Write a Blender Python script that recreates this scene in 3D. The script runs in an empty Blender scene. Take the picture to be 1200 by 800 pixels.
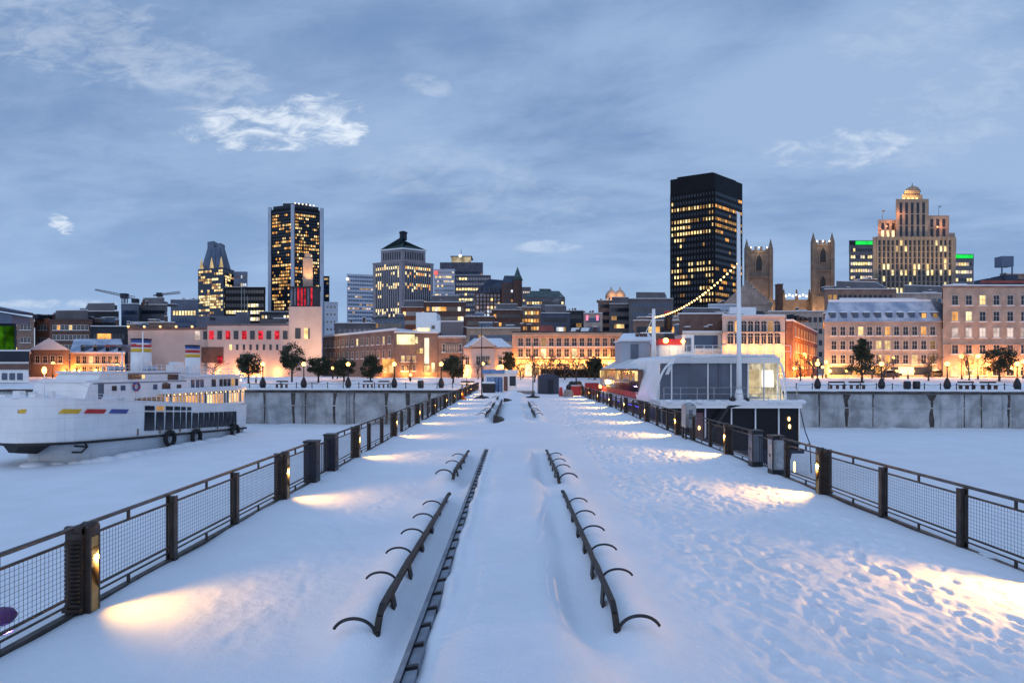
import bpy, math, random
import numpy as np
R = math.radians
PI = math.pi
scene = bpy.context.scene
COL = scene.collection
random.seed(7)

# ------------------------------------------------------------------ camera, sky, sun, exposure
EYE = 2.95
FPX, CX, HY = 700.0, 604.0, 432.0          # focal length, vanishing point and horizon of the photograph, in its pixels
cam_d = bpy.data.cameras.new('camera')
cam_d.lens, cam_d.sensor_width = 21.0, 36.0
cam_d.shift_x, cam_d.shift_y = -4 / 1200, 32 / 1200
cam_d.clip_start, cam_d.clip_end = 0.1, 6000
cam = bpy.data.objects.new('camera', cam_d)
cam.location = (0, 0, EYE)
cam.rotation_euler = (R(90), 0, 0)
COL.objects.link(cam)
scene.camera = cam

scene.view_settings.view_transform = 'Standard'
scene.view_settings.look = 'None'
scene.view_settings.exposure = 0.0
scene.view_settings.gamma = 1.0
scene.view_settings.use_curve_mapping = False
scene.render.engine = 'CYCLES'
scene.cycles.use_denoising = True
scene.cycles.max_bounces = 5
scene.cycles.diffuse_bounces = 3
scene.cycles.glossy_bounces = 2
scene.cycles.transparent_max_bounces = 8
scene.cycles.sample_clamp_indirect = 4.0
scene.cycles.caustics_reflective = False
scene.cycles.caustics_refractive = False

SUN_EL, SUN_AZ = 16.0, 192.0               # a soft glow behind the clouds, behind the camera and to its left
world = bpy.data.worlds.new('World')
scene.world = world
world.use_nodes = True


class NT:
    """short hand for node graphs"""
    def __init__(s, tree):
        s.t = tree
        s.n = tree.nodes
        s.n.clear()

    def new(s, typ, **kw):
        n = s.n.new(typ)
        for k, v in kw.items():
            setattr(n, k, v)
        return n

    def put(s, sock, v):
        if hasattr(v, 'is_output'):
            s.t.links.new(v, sock)
        elif v is not None:
            sock.default_value = v

    def m(s, op, a, b=None, c=None, clamp=False):
        n = s.new('ShaderNodeMath', operation=op, use_clamp=clamp)
        for i, v in enumerate((a, b, c)):
            s.put(n.inputs[i], v)
        return n.outputs[0]

    def ramp(s, v, a, b, lo=0.0, hi=1.0, smooth=True):
        n = s.new('ShaderNodeMapRange', interpolation_type='SMOOTHSTEP' if smooth else 'LINEAR')
        for i, x in enumerate((v, a, b, lo, hi)):
            s.put(n.inputs[i], x)
        return n.outputs[0]

    def mix(s, f, a, b, mode='MIX'):
        n = s.new('ShaderNodeMix', data_type='RGBA', blend_type=mode)
        s.put(n.inputs[0], f)
        s.put(n.inputs[6], tuple(a) + (1,) if isinstance(a, (tuple, list)) and len(a) == 3 else a)
        s.put(n.inputs[7], tuple(b) + (1,) if isinstance(b, (tuple, list)) and len(b) == 3 else b)
        return n.outputs[2]

    def noise(s, vec, scale, detail=4.0, rough=0.55, dist=0.0):
        n = s.new('ShaderNodeTexNoise')
        s.put(n.inputs['Vector'], vec)
        n.inputs['Scale'].default_value = scale
        n.inputs['Detail'].default_value = detail
        n.inputs['Roughness'].default_value = rough
        n.inputs['Distortion'].default_value = dist
        return n.outputs['Fac']

    def xyz(s, x, y, z=0.0):
        n = s.new('ShaderNodeCombineXYZ')
        for i, v in enumerate((x, y, z)):
            s.put(n.inputs[i], v)
        return n.outputs[0]

    def sep(s, v):
        n = s.new('ShaderNodeSeparateXYZ')
        s.put(n.inputs[0], v)
        return n.outputs

    def vmul(s, v, k):
        n = s.new('ShaderNodeVectorMath', operation='MULTIPLY')
        s.put(n.inputs[0], v)
        n.inputs[1].default_value = k
        return n.outputs[0]


def build_sky():
    g = NT(world.node_tree)
    out = g.new('ShaderNodeOutputWorld')
    sky = g.new('ShaderNodeTexSky', sky_type='NISHITA', sun_disc=False)
    sky.sun_elevation, sky.sun_rotation = R(SUN_EL), R(SUN_AZ)
    sky.air_density, sky.dust_density, sky.ozone_density = 1.0, 1.5, 2.0
    b1 = g.new('ShaderNodeBackground')
    g.put(b1.inputs[0], sky.outputs[0])
    b1.inputs[1].default_value = 0.008
    d = g.new('ShaderNodeTexCoord').outputs['Generated']
    x, y, z = g.sep(d)
    zc = g.m('MAXIMUM', z, 0.0)
    k = g.m('DIVIDE', 1.0, g.m('ADD', zc, 0.16))
    px, py = g.m('MULTIPLY', x, k), g.m('MULTIPLY', y, k)
    big = g.noise(g.xyz(px, g.m('MULTIPLY', py, 1.3), 3.1), 0.55, 3.0, 0.5, 0.4)
    mid = g.noise(g.xyz(g.m('ADD', px, g.m('MULTIPLY', py, 0.35)), g.m('MULTIPLY', py, 1.45), 7.7), 1.25, 8.0, 0.60, 0.35)
    fine = g.noise(g.xyz(g.m('ADD', px, g.m('MULTIPLY', py, 0.5)), g.m('MULTIPLY', py, 1.7), 1.2), 4.2, 7.0, 0.64, 0.4)
    cl = g.m('ADD', g.m('MULTIPLY', big, 0.5), g.m('ADD', g.m('MULTIPLY', mid, 0.42), g.m('MULTIPLY', fine, 0.18)))
    t = g.ramp(cl, 0.44, 0.66)
    deck = g.mix(t, (0.176, 0.290, 0.515), (0.330, 0.462, 0.690))
    # lighter air towards the horizon, lightest to the left of the view
    hz = g.ramp(z, 0.02, 0.34, 1.0, 0.0)
    hz = g.m('MULTIPLY', hz, g.ramp(x, -0.9, 0.75, 0.85, 0.50))
    deck = g.mix(hz, deck, (0.322, 0.478, 0.750))
    low = g.m('MULTIPLY', g.ramp(z, 0.0, 0.10, 0.65, 0.0), g.ramp(x, -0.75, 0.05, 1.0, 0.15))
    deck = g.mix(low, deck, (0.52, 0.62, 0.82))
    # thin breaks in the cloud, fixed directions in the sky
    yy = g.m('MAXIMUM', y, 0.02)
    u, v = g.m('DIVIDE', x, yy), g.m('DIVIDE', z, yy)
    fr = g.m('GREATER_THAN', y, 0.05)
    wisp = g.noise(g.xyz(g.m('MULTIPLY', g.m('SUBTRACT', u, g.m('MULTIPLY', v, 0.8)), 6.0), g.m('MULTIPLY', v, 13.0), 0.4), 2.3, 8.0, 0.66, 0.8)
    wisp2 = g.noise(g.xyz(g.m('MULTIPLY', g.m('ADD', u, g.m('MULTIPLY', v, 0.9)), 8.0), g.m('MULTIPLY', v, 20.0), 5.4), 1.6, 6.0, 0.6, 0.6)
    wv = g.m('ADD', g.m('MULTIPLY', wisp, 0.6), g.m('MULTIPLY', wisp2, 0.55))
    tot = None
    for (bx, by, ax, ay, tilt, s, th, soft) in BREAKS:
        u0, v0 = (bx - CX) / FPX, (HY - by) / FPX
        du, dv = g.m('SUBTRACT', u, u0), g.m('SUBTRACT', v, v0)
        dv = g.m('SUBTRACT', dv, g.m('MULTIPLY', du, tilt))
        r2 = g.m('ADD', g.m('POWER', g.m('ABSOLUTE', g.m('DIVIDE', du, ax / FPX)), 2.0), g.m('POWER', g.m('ABSOLUTE', g.m('DIVIDE', dv, ay / FPX)), 2.0))
        mk = g.ramp(r2, 0.0, 1.0, 1.0, 0.0)
        mk = g.m('MULTIPLY', g.ramp(g.m('ADD', g.m('MULTIPLY', mk, 0.42), g.m('ADD', 0.575, g.m('MULTIPLY', g.m('SUBTRACT', wv, 0.575), 1.7))), th, th + soft), g.ramp(mk, 0.0, 0.5))
        mk = g.m('MULTIPLY', mk, s)
        tot = mk if tot is None else g.m('MAXIMUM', tot, mk)
    tot = g.m('MULTIPLY', tot, fr)
    deck = g.mix(tot, deck, (0.80, 0.87, 0.96))
    # the overcast is brightest overhead (outside the view)
    zen = g.ramp(z, 0.54, 0.85, 1.0, 1.62)
    b2 = g.new('ShaderNodeBackground')
    g.put(b2.inputs[0], deck)
    g.put(b2.inputs[1], zen)
    add = g.new('ShaderNodeAddShader')
    g.put(add.inputs[0], b1.outputs[0])
    g.put(add.inputs[1], b2.outputs[0])
    g.put(out.inputs[0], add.outputs[0])


#          centre x,y   half width, half height, tilt, strength, threshold
BREAKS = [(325, 144, 155, 48, 0.06, .85, 0.79, .38),
          (400, 152, 48, 30, 0.0, .95, 0.80, .32),
          (225, 95, 200, 70, -0.40, 0.34, 0.74, .55),
          (70, 40, 240, 85, -0.15, 0.32, 0.74, .55),
          (72, 263, 26, 17, -0.3, .9, 0.84, .28),
          (985, 176, 120, 36, 0.12, 0.52, 0.76, .46),
          (1120, 130, 170, 90, 0.35, 0.17, 0.78, .50),
          (640, 289, 60, 11, 0.0, 0.34, 0.80, .34),
          (495, 98, 46, 20, -0.2, 0.26, 0.78, .46),
          (70, 356, 130, 9, 0.0, 0.40, 0.78, .34),
          (560, 215, 200, 60, -0.2, 0.16, 0.74, .50),
          (1090, 30, 170, 70, 0.3, 0.14, 0.78, .50)]
build_sky()

sun_d = bpy.data.lights.new('sun', 'SUN')
sun_d.energy, sun_d.angle, sun_d.color = 0.36, R(35), (1.0, 0.88, 0.82)
sun = bpy.data.objects.new('sun', sun_d)
_az, _el = R(SUN_AZ), R(SUN_EL + 4)
from mathutils import Vector
_dir = Vector((math.sin(_az) * math.cos(_el), math.cos(_az) * math.cos(_el), math.sin(_el)))
sun.rotation_euler = (-_dir).to_track_quat('-Z', 'Y').to_euler()
COL.objects.link(sun)


# ------------------------------------------------------------------ materials
def mat(name, col, rough=0.7, var=0.18, scale=1.5, bump=0.0, bscale=20.0, metal=0.0, col2=None, streak=0.0, spec=0.5):
    m = bpy.data.materials.new(name)
    m.use_nodes = True
    g = NT(m.node_tree)
    out = g.new('ShaderNodeOutputMaterial')
    p = g.new('ShaderNodeBsdfPrincipled')
    pos = g.new('ShaderNodeNewGeometry').outputs['Position']
    n = g.noise(pos, scale, 5.0, 0.6)
    c2 = col2 or tuple(c * (1 - var) for c in col)
    c1 = tuple(min(1, c * (1 + var * 0.5)) for c in col)
    c = g.mix(g.ramp(n, 0.32, 0.68), c1, c2)
    if streak:
        sx, sy, sz = g.sep(pos)
        st = g.noise(g.xyz(sx, sy, g.m('MULTIPLY', sz, 0.08)), scale * 1.6, 5.0, 0.65)
        c = g.mix(g.m('MULTIPLY', g.ramp(st, 0.48, 0.72), streak), c, tuple(x * 0.35 for x in col))
    g.put(p.inputs['Base Color'], c)
    p.inputs['Metallic'].default_value = metal
    p.inputs['Specular IOR Level'].default_value = spec
    g.put(p.inputs['Roughness'], g.ramp(n, 0.2, 0.8, max(0.02, rough - 0.08), min(1, rough + 0.08)))
    if bump:
        b = g.new('ShaderNodeBump')
        b.inputs['Strength'].default_value = bump
        b.inputs['Distance'].default_value = 0.05
        g.put(b.inputs['Height'], g.noise(pos, bscale, 4.0, 0.6))
        g.put(p.inputs['Normal'], b.outputs[0])
    g.put(out.inputs[0], p.outputs[0])
    return m


def lit(name, col, strength, light=False, patch=0.55, scale=0.35):
    """something that gives off light: a lamp or a lit window (with curtains and furniture showing as a patchy glow)"""
    m = bpy.data.materials.new(name)
    m.use_nodes = True
    g = NT(m.node_tree)
    out = g.new('ShaderNodeOutputMaterial')
    e = g.new('ShaderNodeEmission')
    e.inputs[0].default_value = tuple(col) + (1,)
    if patch:
        pos = g.new('ShaderNodeNewGeometry').outputs['Position']
        n = g.noise(pos, scale, 3.0, 0.6)
        g.put(e.inputs[1], g.ramp(n, 0.30, 0.70, strength * (1 - patch), strength * (1 + patch)))
    else:
        e.inputs[1].default_value = strength
    g.put(out.inputs[0], e.outputs[0])
    m.cycles.emission_sampling = 'FRONT' if light else 'NONE'
    return m


def snow_mat(name, fine=1.0, col=(0.80, 0.82, 0.86), trampled=False):
    m = bpy.data.materials.new(name)
    m.use_nodes = True
    g = NT(m.node_tree)
    out = g.new('ShaderNodeOutputMaterial')
    p = g.new('ShaderNodeBsdfPrincipled')
    pos = g.new('ShaderNodeNewGeometry').outputs['Position']
    n = g.noise(pos, 0.35, 4.0, 0.6)
    g.put(p.inputs['Base Color'], g.mix(g.ramp(n, 0.3, 0.7), col, tuple(c * 0.93 for c in col)))
    p.inputs['Roughness'].default_value = 0.75
    p.inputs['Specular IOR Level'].default_value = 0.25
    h = g.m('ADD', g.m('MULTIPLY', g.noise(pos, 4.0, 6.0, 0.68), 0.9), g.m('MULTIPLY', g.noise(pos, 45.0, 4.0, 0.65), 0.22))
    b = g.new('ShaderNodeBump')
    b.inputs['Strength'].default_value = 0.55 * fine
    b.inputs['Distance'].default_value = 0.06
    g.put(b.inputs['Height'], h)
    g.put(p.inputs['Normal'], b.outputs[0])
    g.put(out.inputs[0], p.outputs[0])
    return m


def steam_mat():
    m = bpy.data.materials.new('steam')
    m.use_nodes = True
    g = NT(m.node_tree)
    out = g.new('ShaderNodeOutputMaterial')
    v = g.new('ShaderNodeVolumePrincipled')
    v.inputs['Color'].default_value = (0.95, 0.96, 1, 1)
    pos = g.new('ShaderNodeNewGeometry').outputs['Position']
    g.put(v.inputs['Density'], g.ramp(g.noise(pos, 0.16, 5.0, 0.65), 0.45, 0.66, 0.0, 0.32))
    g.put(out.inputs['Volume'], v.outputs[0])
    return m


M = {}
M['snow'] = snow_mat('packed_snow', 1.0)
M['roof_snow'] = snow_mat('roof_snow', 0.6, (0.78, 0.80, 0.84))
M['ice_snow'] = snow_mat('ice_snow', 0.7, (0.80, 0.82, 0.86))
M['bronze'] = mat('weathered_bronze', (0.055, 0.045, 0.04), 0.45, 0.3, 6, metal=0.4)
M['iron'] = mat('dark_iron', (0.022, 0.024, 0.032), 0.45, 0.3, 8, metal=0.3)
M['steel'] = mat('brushed_steel', (0.42, 0.42, 0.42), 0.32, 0.2, 8, metal=0.9)
M['brass'] = mat('brass_lamp_face', (0.42, 0.27, 0.10), 0.35, 0.25, 6, metal=0.8)
M['rail_metal'] = mat('handrail_metal', (0.11, 0.10, 0.095), 0.35, 0.25, 5, metal=0.7)
M['wire'] = mat('galvanised_wire', (0.06, 0.065, 0.075), 0.5, 0.2, 9, metal=0.4)
M['wood_dark'] = mat('dark_bench_wood', (0.016, 0.013, 0.012), 0.55, 0.5, 7, bump=0.3, bscale=40)
M['grey_metal'] = mat('grey_metal', (0.16, 0.18, 0.22), 0.45, 0.2, 3, metal=0.4)
M['concrete'] = mat('sea_wall_concrete', (0.40, 0.42, 0.44), 0.9, 0.4, 0.45, bump=0.5, bscale=5, streak=0.7)
M['stain'] = mat('wet_dark_concrete', (0.075, 0.065, 0.06), 0.8, 0.5, 1.2)
M['pier_side'] = mat('pier_side_concrete', (0.12, 0.12, 0.13), 0.9, 0.3, 1.0, streak=0.5)
M['pink_stone'] = mat('pinkish_limestone', (0.60, 0.45, 0.39), 0.85, 0.10, 0.25, streak=0.12)
M['grey_stone'] = mat('grey_limestone', (0.38, 0.305, 0.27), 0.85, 0.22, 0.5, streak=0.15)
M['tan_stone'] = mat('tan_stone', (0.42, 0.31, 0.245), 0.85, 0.22, 0.4, streak=0.18)
M['warm_stone'] = mat('warm_stone', (0.48, 0.33, 0.24), 0.85, 0.18, 0.5, streak=0.12)
M['brown_stone'] = mat('brown_stone', (0.235, 0.15, 0.12), 0.85, 0.25, 0.5, streak=0.15)
M['brick'] = mat('red_brick', (0.26, 0.095, 0.06), 0.85, 0.25, 0.7, streak=0.15)
M['dark_brick'] = mat('dark_brick', (0.115, 0.06, 0.048), 0.85, 0.25, 0.7, streak=0.15)
M['deco_stone'] = mat('art_deco_limestone', (0.27, 0.225, 0.185), 0.85, 0.18, 0.3, streak=0.18)
M['church_stone'] = mat('church_limestone', (0.175, 0.145, 0.125), 0.9, 0.25, 0.35, streak=0.2)
M['black_steel'] = mat('black_steel_cladding', (0.006, 0.007, 0.011), 0.5, 0.2, 0.2, spec=0.15)
M['dark_clad'] = mat('dark_cladding', (0.02, 0.026, 0.042), 0.5, 0.3, 0.15, spec=0.25)
M['navy_clad'] = mat('navy_cladding', (0.03, 0.045, 0.085), 0.5, 0.3, 0.2)
M['blue_clad'] = mat('blue_grey_cladding', (0.085, 0.115, 0.18), 0.5, 0.25, 0.1)
M['pale_clad'] = mat('pale_concrete_cladding', (0.40, 0.45, 0.54), 0.7, 0.12, 0.08)  # pale blue-grey: distance haze of the far slab towers put into the colour
M['grey_clad'] = mat('grey_concrete', (0.125, 0.12, 0.135), 0.8, 0.2, 0.2)
M['frosted_metal'] = mat('frosted_metal', (0.24, 0.27, 0.32), 0.6, 0.35, 2.5, metal=0.2)
M['granite'] = mat('grey_pink_granite', (0.25, 0.23, 0.26), 0.6, 0.18, 0.15)
M['copper'] = mat('green_copper', (0.055, 0.095, 0.10), 0.6, 0.3, 0.4)
M['slate'] = mat('blue_slate', (0.11, 0.145, 0.20), 0.6, 0.3, 0.6)
M['slate_snowy'] = mat('snow_dusted_slate', (0.17, 0.22, 0.31), 0.7, 0.5, 0.35, col2=(0.52, 0.56, 0.64))
M['dark_roof'] = mat('dark_roofing', (0.03, 0.032, 0.04), 0.75, 0.3, 0.5)
M['red_roof'] = mat('red_metal_roof', (0.28, 0.06, 0.045), 0.6, 0.3, 0.5)
M['brown_roof'] = mat('brown_metal_roof', (0.15, 0.08, 0.065), 0.6, 0.25, 0.5)
M['white_paint'] = mat('white_paint', (0.84, 0.85, 0.86), 0.4, 0.06, 0.6, streak=0.10)
M['cream'] = mat('cream_paint', (0.66, 0.62, 0.55), 0.7, 0.12, 0.6)
M['black_paint'] = mat('black_paint', (0.012, 0.012, 0.016), 0.45, 0.2, 2)


def plated(name, col):
    """painted steel plating: faint seams, weld lines and rust weeping down from them"""
    m = bpy.data.materials.new(name)
    m.use_nodes = True
    g = NT(m.node_tree)
    out = g.new('ShaderNodeOutputMaterial')
    p = g.new('ShaderNodeBsdfPrincipled')
    pos = g.new('ShaderNodeNewGeometry').outputs['Position']
    x, y, z = g.sep(pos)
    along_ = g.m('ADD', g.m('MULTIPLY', y, 0.97), g.m('MULTIPLY', x, 0.25))
    fz = g.m('ABSOLUTE', g.m('SUBTRACT', g.m('FRACT', g.m('DIVIDE', g.m('ADD', z, 20.0), 1.05)), 0.5))
    fy = g.m('ABSOLUTE', g.m('SUBTRACT', g.m('FRACT', g.m('DIVIDE', g.m('ADD', along_, 50.0), 2.6)), 0.5))
    seam = g.m('MAXIMUM', g.ramp(fz, 0.470, 0.495), g.ramp(fy, 0.486, 0.498))
    base = g.mix(g.ramp(g.noise(pos, 0.7, 5.0, 0.6), 0.3, 0.7), col, tuple(c * 0.90 for c in col))
    c = g.mix(g.m('MULTIPLY', seam, 0.22), base, (0.20, 0.20, 0.22))
    st = g.noise(g.xyz(g.m('MULTIPLY', x, 2.2), g.m('MULTIPLY', y, 2.2), g.m('MULTIPLY', z, 0.22)), 1.0, 6.0, 0.7)
    c = g.mix(g.m('MULTIPLY', g.ramp(st, 0.60, 0.80), 0.45), c, (0.27, 0.19, 0.13))
    g.put(p.inputs['Base Color'], c)
    p.inputs['Roughness'].default_value = 0.42
    b = g.new('ShaderNodeBump')
    b.inputs['Strength'].default_value = 0.5
    b.inputs['Distance'].default_value = 0.03
    g.put(b.inputs['Height'], g.m('SUBTRACT', g.noise(pos, 0.9, 2.0, 0.5), g.m('MULTIPLY', seam, 0.4)))
    g.put(p.inputs['Normal'], b.outputs[0])
    g.put(out.inputs[0], p.outputs[0])
    return m


M['hull_white'] = plated('white_hull_plating', (0.84, 0.85, 0.86))
M['rubber'] = mat('black_rubber', (0.015, 0.015, 0.017), 0.8, 0.3, 6)
M['red_paint'] = mat('red_paint', (0.50, 0.03, 0.035), 0.5, 0.2, 2)
M['yellow_paint'] = mat('yellow_paint', (0.70, 0.42, 0.03), 0.5, 0.12, 2)
M['blue_paint'] = mat('blue_paint', (0.05, 0.09, 0.32), 0.5, 0.2, 2)
M['kiosk_blue'] = mat('faded_blue_paint', (0.12, 0.25, 0.50), 0.6, 0.2, 2)
M['navy_paint'] = mat('navy_hull_paint', (0.018, 0.022, 0.055), 0.4, 0.3, 1, streak=0.3)
M['orange'] = mat('orange_plastic', (0.75, 0.17, 0.03), 0.6, 0.1, 3)
M['purple'] = mat('purple_plastic', (0.09, 0.02, 0.14), 0.4, 0.2, 5)
M['trunk'] = mat('dark_bark', (0.055, 0.042, 0.034), 0.9, 0.4, 4)
M['twig'] = mat('bare_twigs', (0.085, 0.06, 0.05), 0.9, 0.3, 3)
M['leaf'] = mat('dark_evergreen', (0.028, 0.042, 0.020), 0.7, 0.5, 1.3)
M['leaf_olive'] = mat('olive_evergreen', (0.050, 0.052, 0.020), 0.7, 0.5, 1.3)
M['bark_hedge'] = mat('brown_hedge', (0.06, 0.045, 0.03), 0.9, 0.5, 1.5)
M['canvas'] = mat('snowy_canvas', (0.60, 0.63, 0.66), 0.8, 0.15, 1.0)
M['glass'] = mat('dark_glass', (0.018, 0.024, 0.038), 0.12, 0.3, 0.3, spec=0.6)
M['black_glass'] = mat('black_glass', (0.010, 0.010, 0.014), 0.25, 0.3, 0.5, spec=0.25)
M['ship_glass'] = mat('smoked_ship_glass', (0.10, 0.115, 0.16), 0.12, 0.2, 0.6, spec=0.6)
M['glass_blue'] = mat('blue_glass', (0.045, 0.08, 0.15), 0.15, 0.3, 0.1, spec=0.8)
M['frame'] = mat('pale_window_frame', (0.45, 0.40, 0.36), 0.6, 0.1, 2)
M['frame_dark'] = mat('dark_window_frame', (0.05, 0.045, 0.045), 0.6, 0.1, 2)
M['steam'] = steam_mat()

W = {   # lit panes
    'warm': lit('window_warm', (1.0, 0.70, 0.30), 1.25),
    'yellow': lit('window_yellow', (1.0, 0.82, 0.42), 1.35),
    'orange': lit('window_orange', (1.0, 0.45, 0.12), 1.1),
    'white': lit('window_white', (1.0, 0.92, 0.75), 1.25),
    'dim': lit('window_dim', (0.75, 0.42, 0.17), 0.55),
    'pink': lit('window_pale', (1.0, 0.80, 0.72), 0.75),
    'red': lit('window_red', (1.0, 0.04, 0.07), 0.62, scale=0.9, patch=.8),
    'green': lit('window_green', (0.12, 0.50, 0.02), 0.22, scale=0.3, patch=0.8),
    'neon_green': lit('neon_green', (0.02, 1.0, 0.12), 0.9, patch=0.2),
    'neon_pink': lit('neon_pink', (1.0, 0.25, 0.40), 1.5, patch=0.1),
    'neon_red': lit('neon_red', (1.0, 0.08, 0.06), 2.5, patch=0.0),
    'blue': lit('window_blue', (0.08, 0.16, 1.0), 0.6),
    'cool': lit('window_cool', (0.72, 0.83, 1.0), 0.9),
    'dark': M['glass'],
    'bluepane': M['glass_blue'],
}
M['globe'] = lit('lamp_globe', (1.0, 0.50, 0.12), 6.5, light=True, patch=0)
M['bulb'] = lit('small_warm_bulb', (1.0, 0.60, 0.20), 6.0, patch=0)
M['bulb_hot'] = lit('wall_lamp_glow', (1.0, 0.50, 0.12), 7.0, patch=0)
M['slot'] = lit('lamp_slot', (1.0, 0.70, 0.32), 9.0, patch=0)
M['purple_lamp'] = lit('purple_lamp', (0.30, 0.08, 1.0), 3.0, patch=0)
M['white_lamp'] = lit('white_lamp', (1.0, 0.90, 0.72), 5.0, patch=0)


# ------------------------------------------------------------------ pixel of the photograph -> place in the world
def X_(px, Y):
    return (px - CX) / FPX * Y


def Z_(py, Y):
    return EYE + (HY - py) / FPX * Y


# ------------------------------------------------------------------ objects
def tag(o, label=None, cat=None, group=None, kind=None):
    if label: o['label'] = label
    if cat: o['category'] = cat
    if group: o['group'] = group
    if kind: o['kind'] = kind
    return o


def thing(name, label, cat, loc=(0, 0, 0), rz=0.0, group=None, kind=None):
    o = bpy.data.objects.new(name, None)
    o.empty_display_size = 0.3
    COL.objects.link(o)
    o.location = loc
    o.rotation_euler = (0, 0, rz)
    return tag(o, label, cat, group, kind)


def wloc(o):
    v = Vector((0, 0, 0))
    while o is not None:
        v += Vector(o.location)
        o = o.parent
    return v


class MB:
    def __init__(s):
        s.v, s.f, s.mi, s.sm = [], [], [], []

    def add(s, vs, fs, m=0, smooth=False):
        b = len(s.v)
        s.v += [tuple(p) for p in vs]
        for f in fs:
            s.f.append(tuple(i + b for i in f))
            s.mi.append(m)
            s.sm.append(smooth)
        return s

    def box(s, x0, x1, y0, y1, z0, z1, m=0):
        vs = [(x0, y0, z0), (x1, y0, z0), (x1, y1, z0), (x0, y1, z0), (x0, y0, z1), (x1, y0, z1), (x1, y1, z1), (x0, y1, z1)]
        return s.add(vs, [(3, 2, 1, 0), (4, 5, 6, 7), (0, 1, 5, 4), (1, 2, 6, 5), (2, 3, 7, 6), (3, 0, 4, 7)], m)

    def prism(s, poly, z0, z1, m=0, top=None):
        """poly anticlockwise; top: another polygon for a tapering prism"""
        n = len(poly)
        t = top or poly
        vs = [(p[0], p[1], z0) for p in poly] + [(p[0], p[1], z1) for p in t]
        fs = [tuple(range(n - 1, -1, -1)), tuple(range(n, 2 * n))]
        fs += [(i, (i + 1) % n, n + (i + 1) % n, n + i) for i in range(n)]
        return s.add(vs, fs, m)

    def hull(s, bottom, top, m=0):
        n = len(bottom)
        fs = [tuple(range(n - 1, -1, -1)), tuple(range(n, 2 * n))]
        fs += [(i, (i + 1) % n, n + (i + 1) % n, n + i) for i in range(n)]
        return s.add(list(bottom) + list(top), fs, m)

    def bar(s, a, b, w, h, m=0, up=(0, 0, 1)):
        a, b = Vector(a), Vector(b)
        d = (b - a).normalized()
        u = Vector(up)
        if abs(d.dot(u)) > 0.98:
            u = Vector((0, 1, 0))
        sx = d.cross(u).normalized() * (w / 2)
        sz = sx.cross(d).normalized() * (h / 2)
        vs = [a - sx - sz, a + sx - sz, a + sx + sz, a - sx + sz, b - sx - sz, b + sx - sz, b + sx + sz, b - sx + sz]
        return s.add(vs, [(0, 1, 2, 3), (7, 6, 5, 4), (1, 0, 4, 5), (2, 1, 5, 6), (3, 2, 6, 7), (0, 3, 7, 4)], m)

    def tube(s, pts, r, n=8, m=0, smooth=True):
        pts = [Vector(p) for p in pts]
        rs = r if isinstance(r, (list, tuple)) else [r] * len(pts)
        ref = None
        vs = []
        for i, p in enumerate(pts):
            d = (pts[min(i + 1, len(pts) - 1)] - pts[max(i - 1, 0)]).normalized()
            if ref is None:
                ref = Vector((0, 0, 1)) if abs(d.z) < 0.9 else Vector((1, 0, 0))
            a = d.cross(ref).normalized()
            b = a.cross(d).normalized()
            ref = b
            for k in range(n):
                t = 2 * PI * k / n
                vs.append(p + (a * math.cos(t) + b * math.sin(t)) * rs[i])
        L = len(pts)
        fs = [(i * n + k, (i + 1) * n + k, (i + 1) * n + (k + 1) % n, i * n + (k + 1) % n) for i in range(L - 1) for k in range(n)]
        fs += [tuple(range(n)), tuple(range(L * n - 1, (L - 1) * n - 1, -1))]
        return s.add(vs, fs, m, smooth)

    def lathe(s, prof, c=(0, 0, 0), n=14, m=0, smooth=True):
        vs = [(c[0] + r * math.cos(2 * PI * k / n), c[1] + r * math.sin(2 * PI * k / n), c[2] + z) for r, z in prof for k in range(n)]
        L = len(prof)
        fs = [(i * n + k, i * n + (k + 1) % n, (i + 1) * n + (k + 1) % n, (i + 1) * n + k) for i in range(L - 1) for k in range(n)]
        fs += [tuple(range(n - 1, -1, -1)), tuple(range((L - 1) * n, L * n))]
        return s.add(vs, fs, m, smooth)

    def ball(s, c, r, m=0, n=12, k=7, squash=1.0):
        return s.lathe([(max(1e-3, r * math.sin(PI * i / k)), -r * squash * math.cos(PI * i / k)) for i in range(k + 1)], c, n, m)

    def mesh(s, name, mats, off=(0, 0, 0)):
        me = bpy.data.meshes.new(name)
        me.from_pydata([(p[0] - off[0], p[1] - off[1], p[2] - off[2]) for p in s.v], [], s.f)
        for mm in (mats if isinstance(mats, (list, tuple)) else [mats]):
            me.materials.append(mm)
        me.polygons.foreach_set('material_index', s.mi)
        me.polygons.foreach_set('use_smooth', s.sm)
        me.update()
        return me

    def build(s, name, mats, parent=None, world=True, loc=None):
        """world=True: vertices are world coordinates (parent chain unrotated)"""
        off = wloc(parent) if (parent is not None and world) else Vector((0, 0, 0))
        if parent is None and loc is not None:
            off = Vector(loc)
        o = bpy.data.objects.new(name, s.mesh(name, mats, off))
        if parent is None and loc is not None:
            o.location = loc
        COL.objects.link(o)
        o.parent = parent
        return o


def inst(name, me, parent, loc, rz=0.0, scale=None):
    o = bpy.data.objects.new(name, me)
    COL.objects.link(o)
    o.parent = parent
    o.location = loc
    o.rotation_euler = (0, 0, rz)
    if scale: o.scale = scale
    return o


def dup(root, loc, rz=0.0, label=None, scale=None):
    r = root.copy()
    COL.objects.link(r)
    r.location = loc
    r.rotation_euler = (0, 0, rz)
    if scale: r.scale = scale
    if label: r['label'] = label
    for ch in list(root.children):
        c = ch.copy()
        COL.objects.link(c)
        c.parent = r
        for gch in list(ch.children):
            d = gch.copy()
            COL.objects.link(d)
            d.parent = c
    return r


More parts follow.
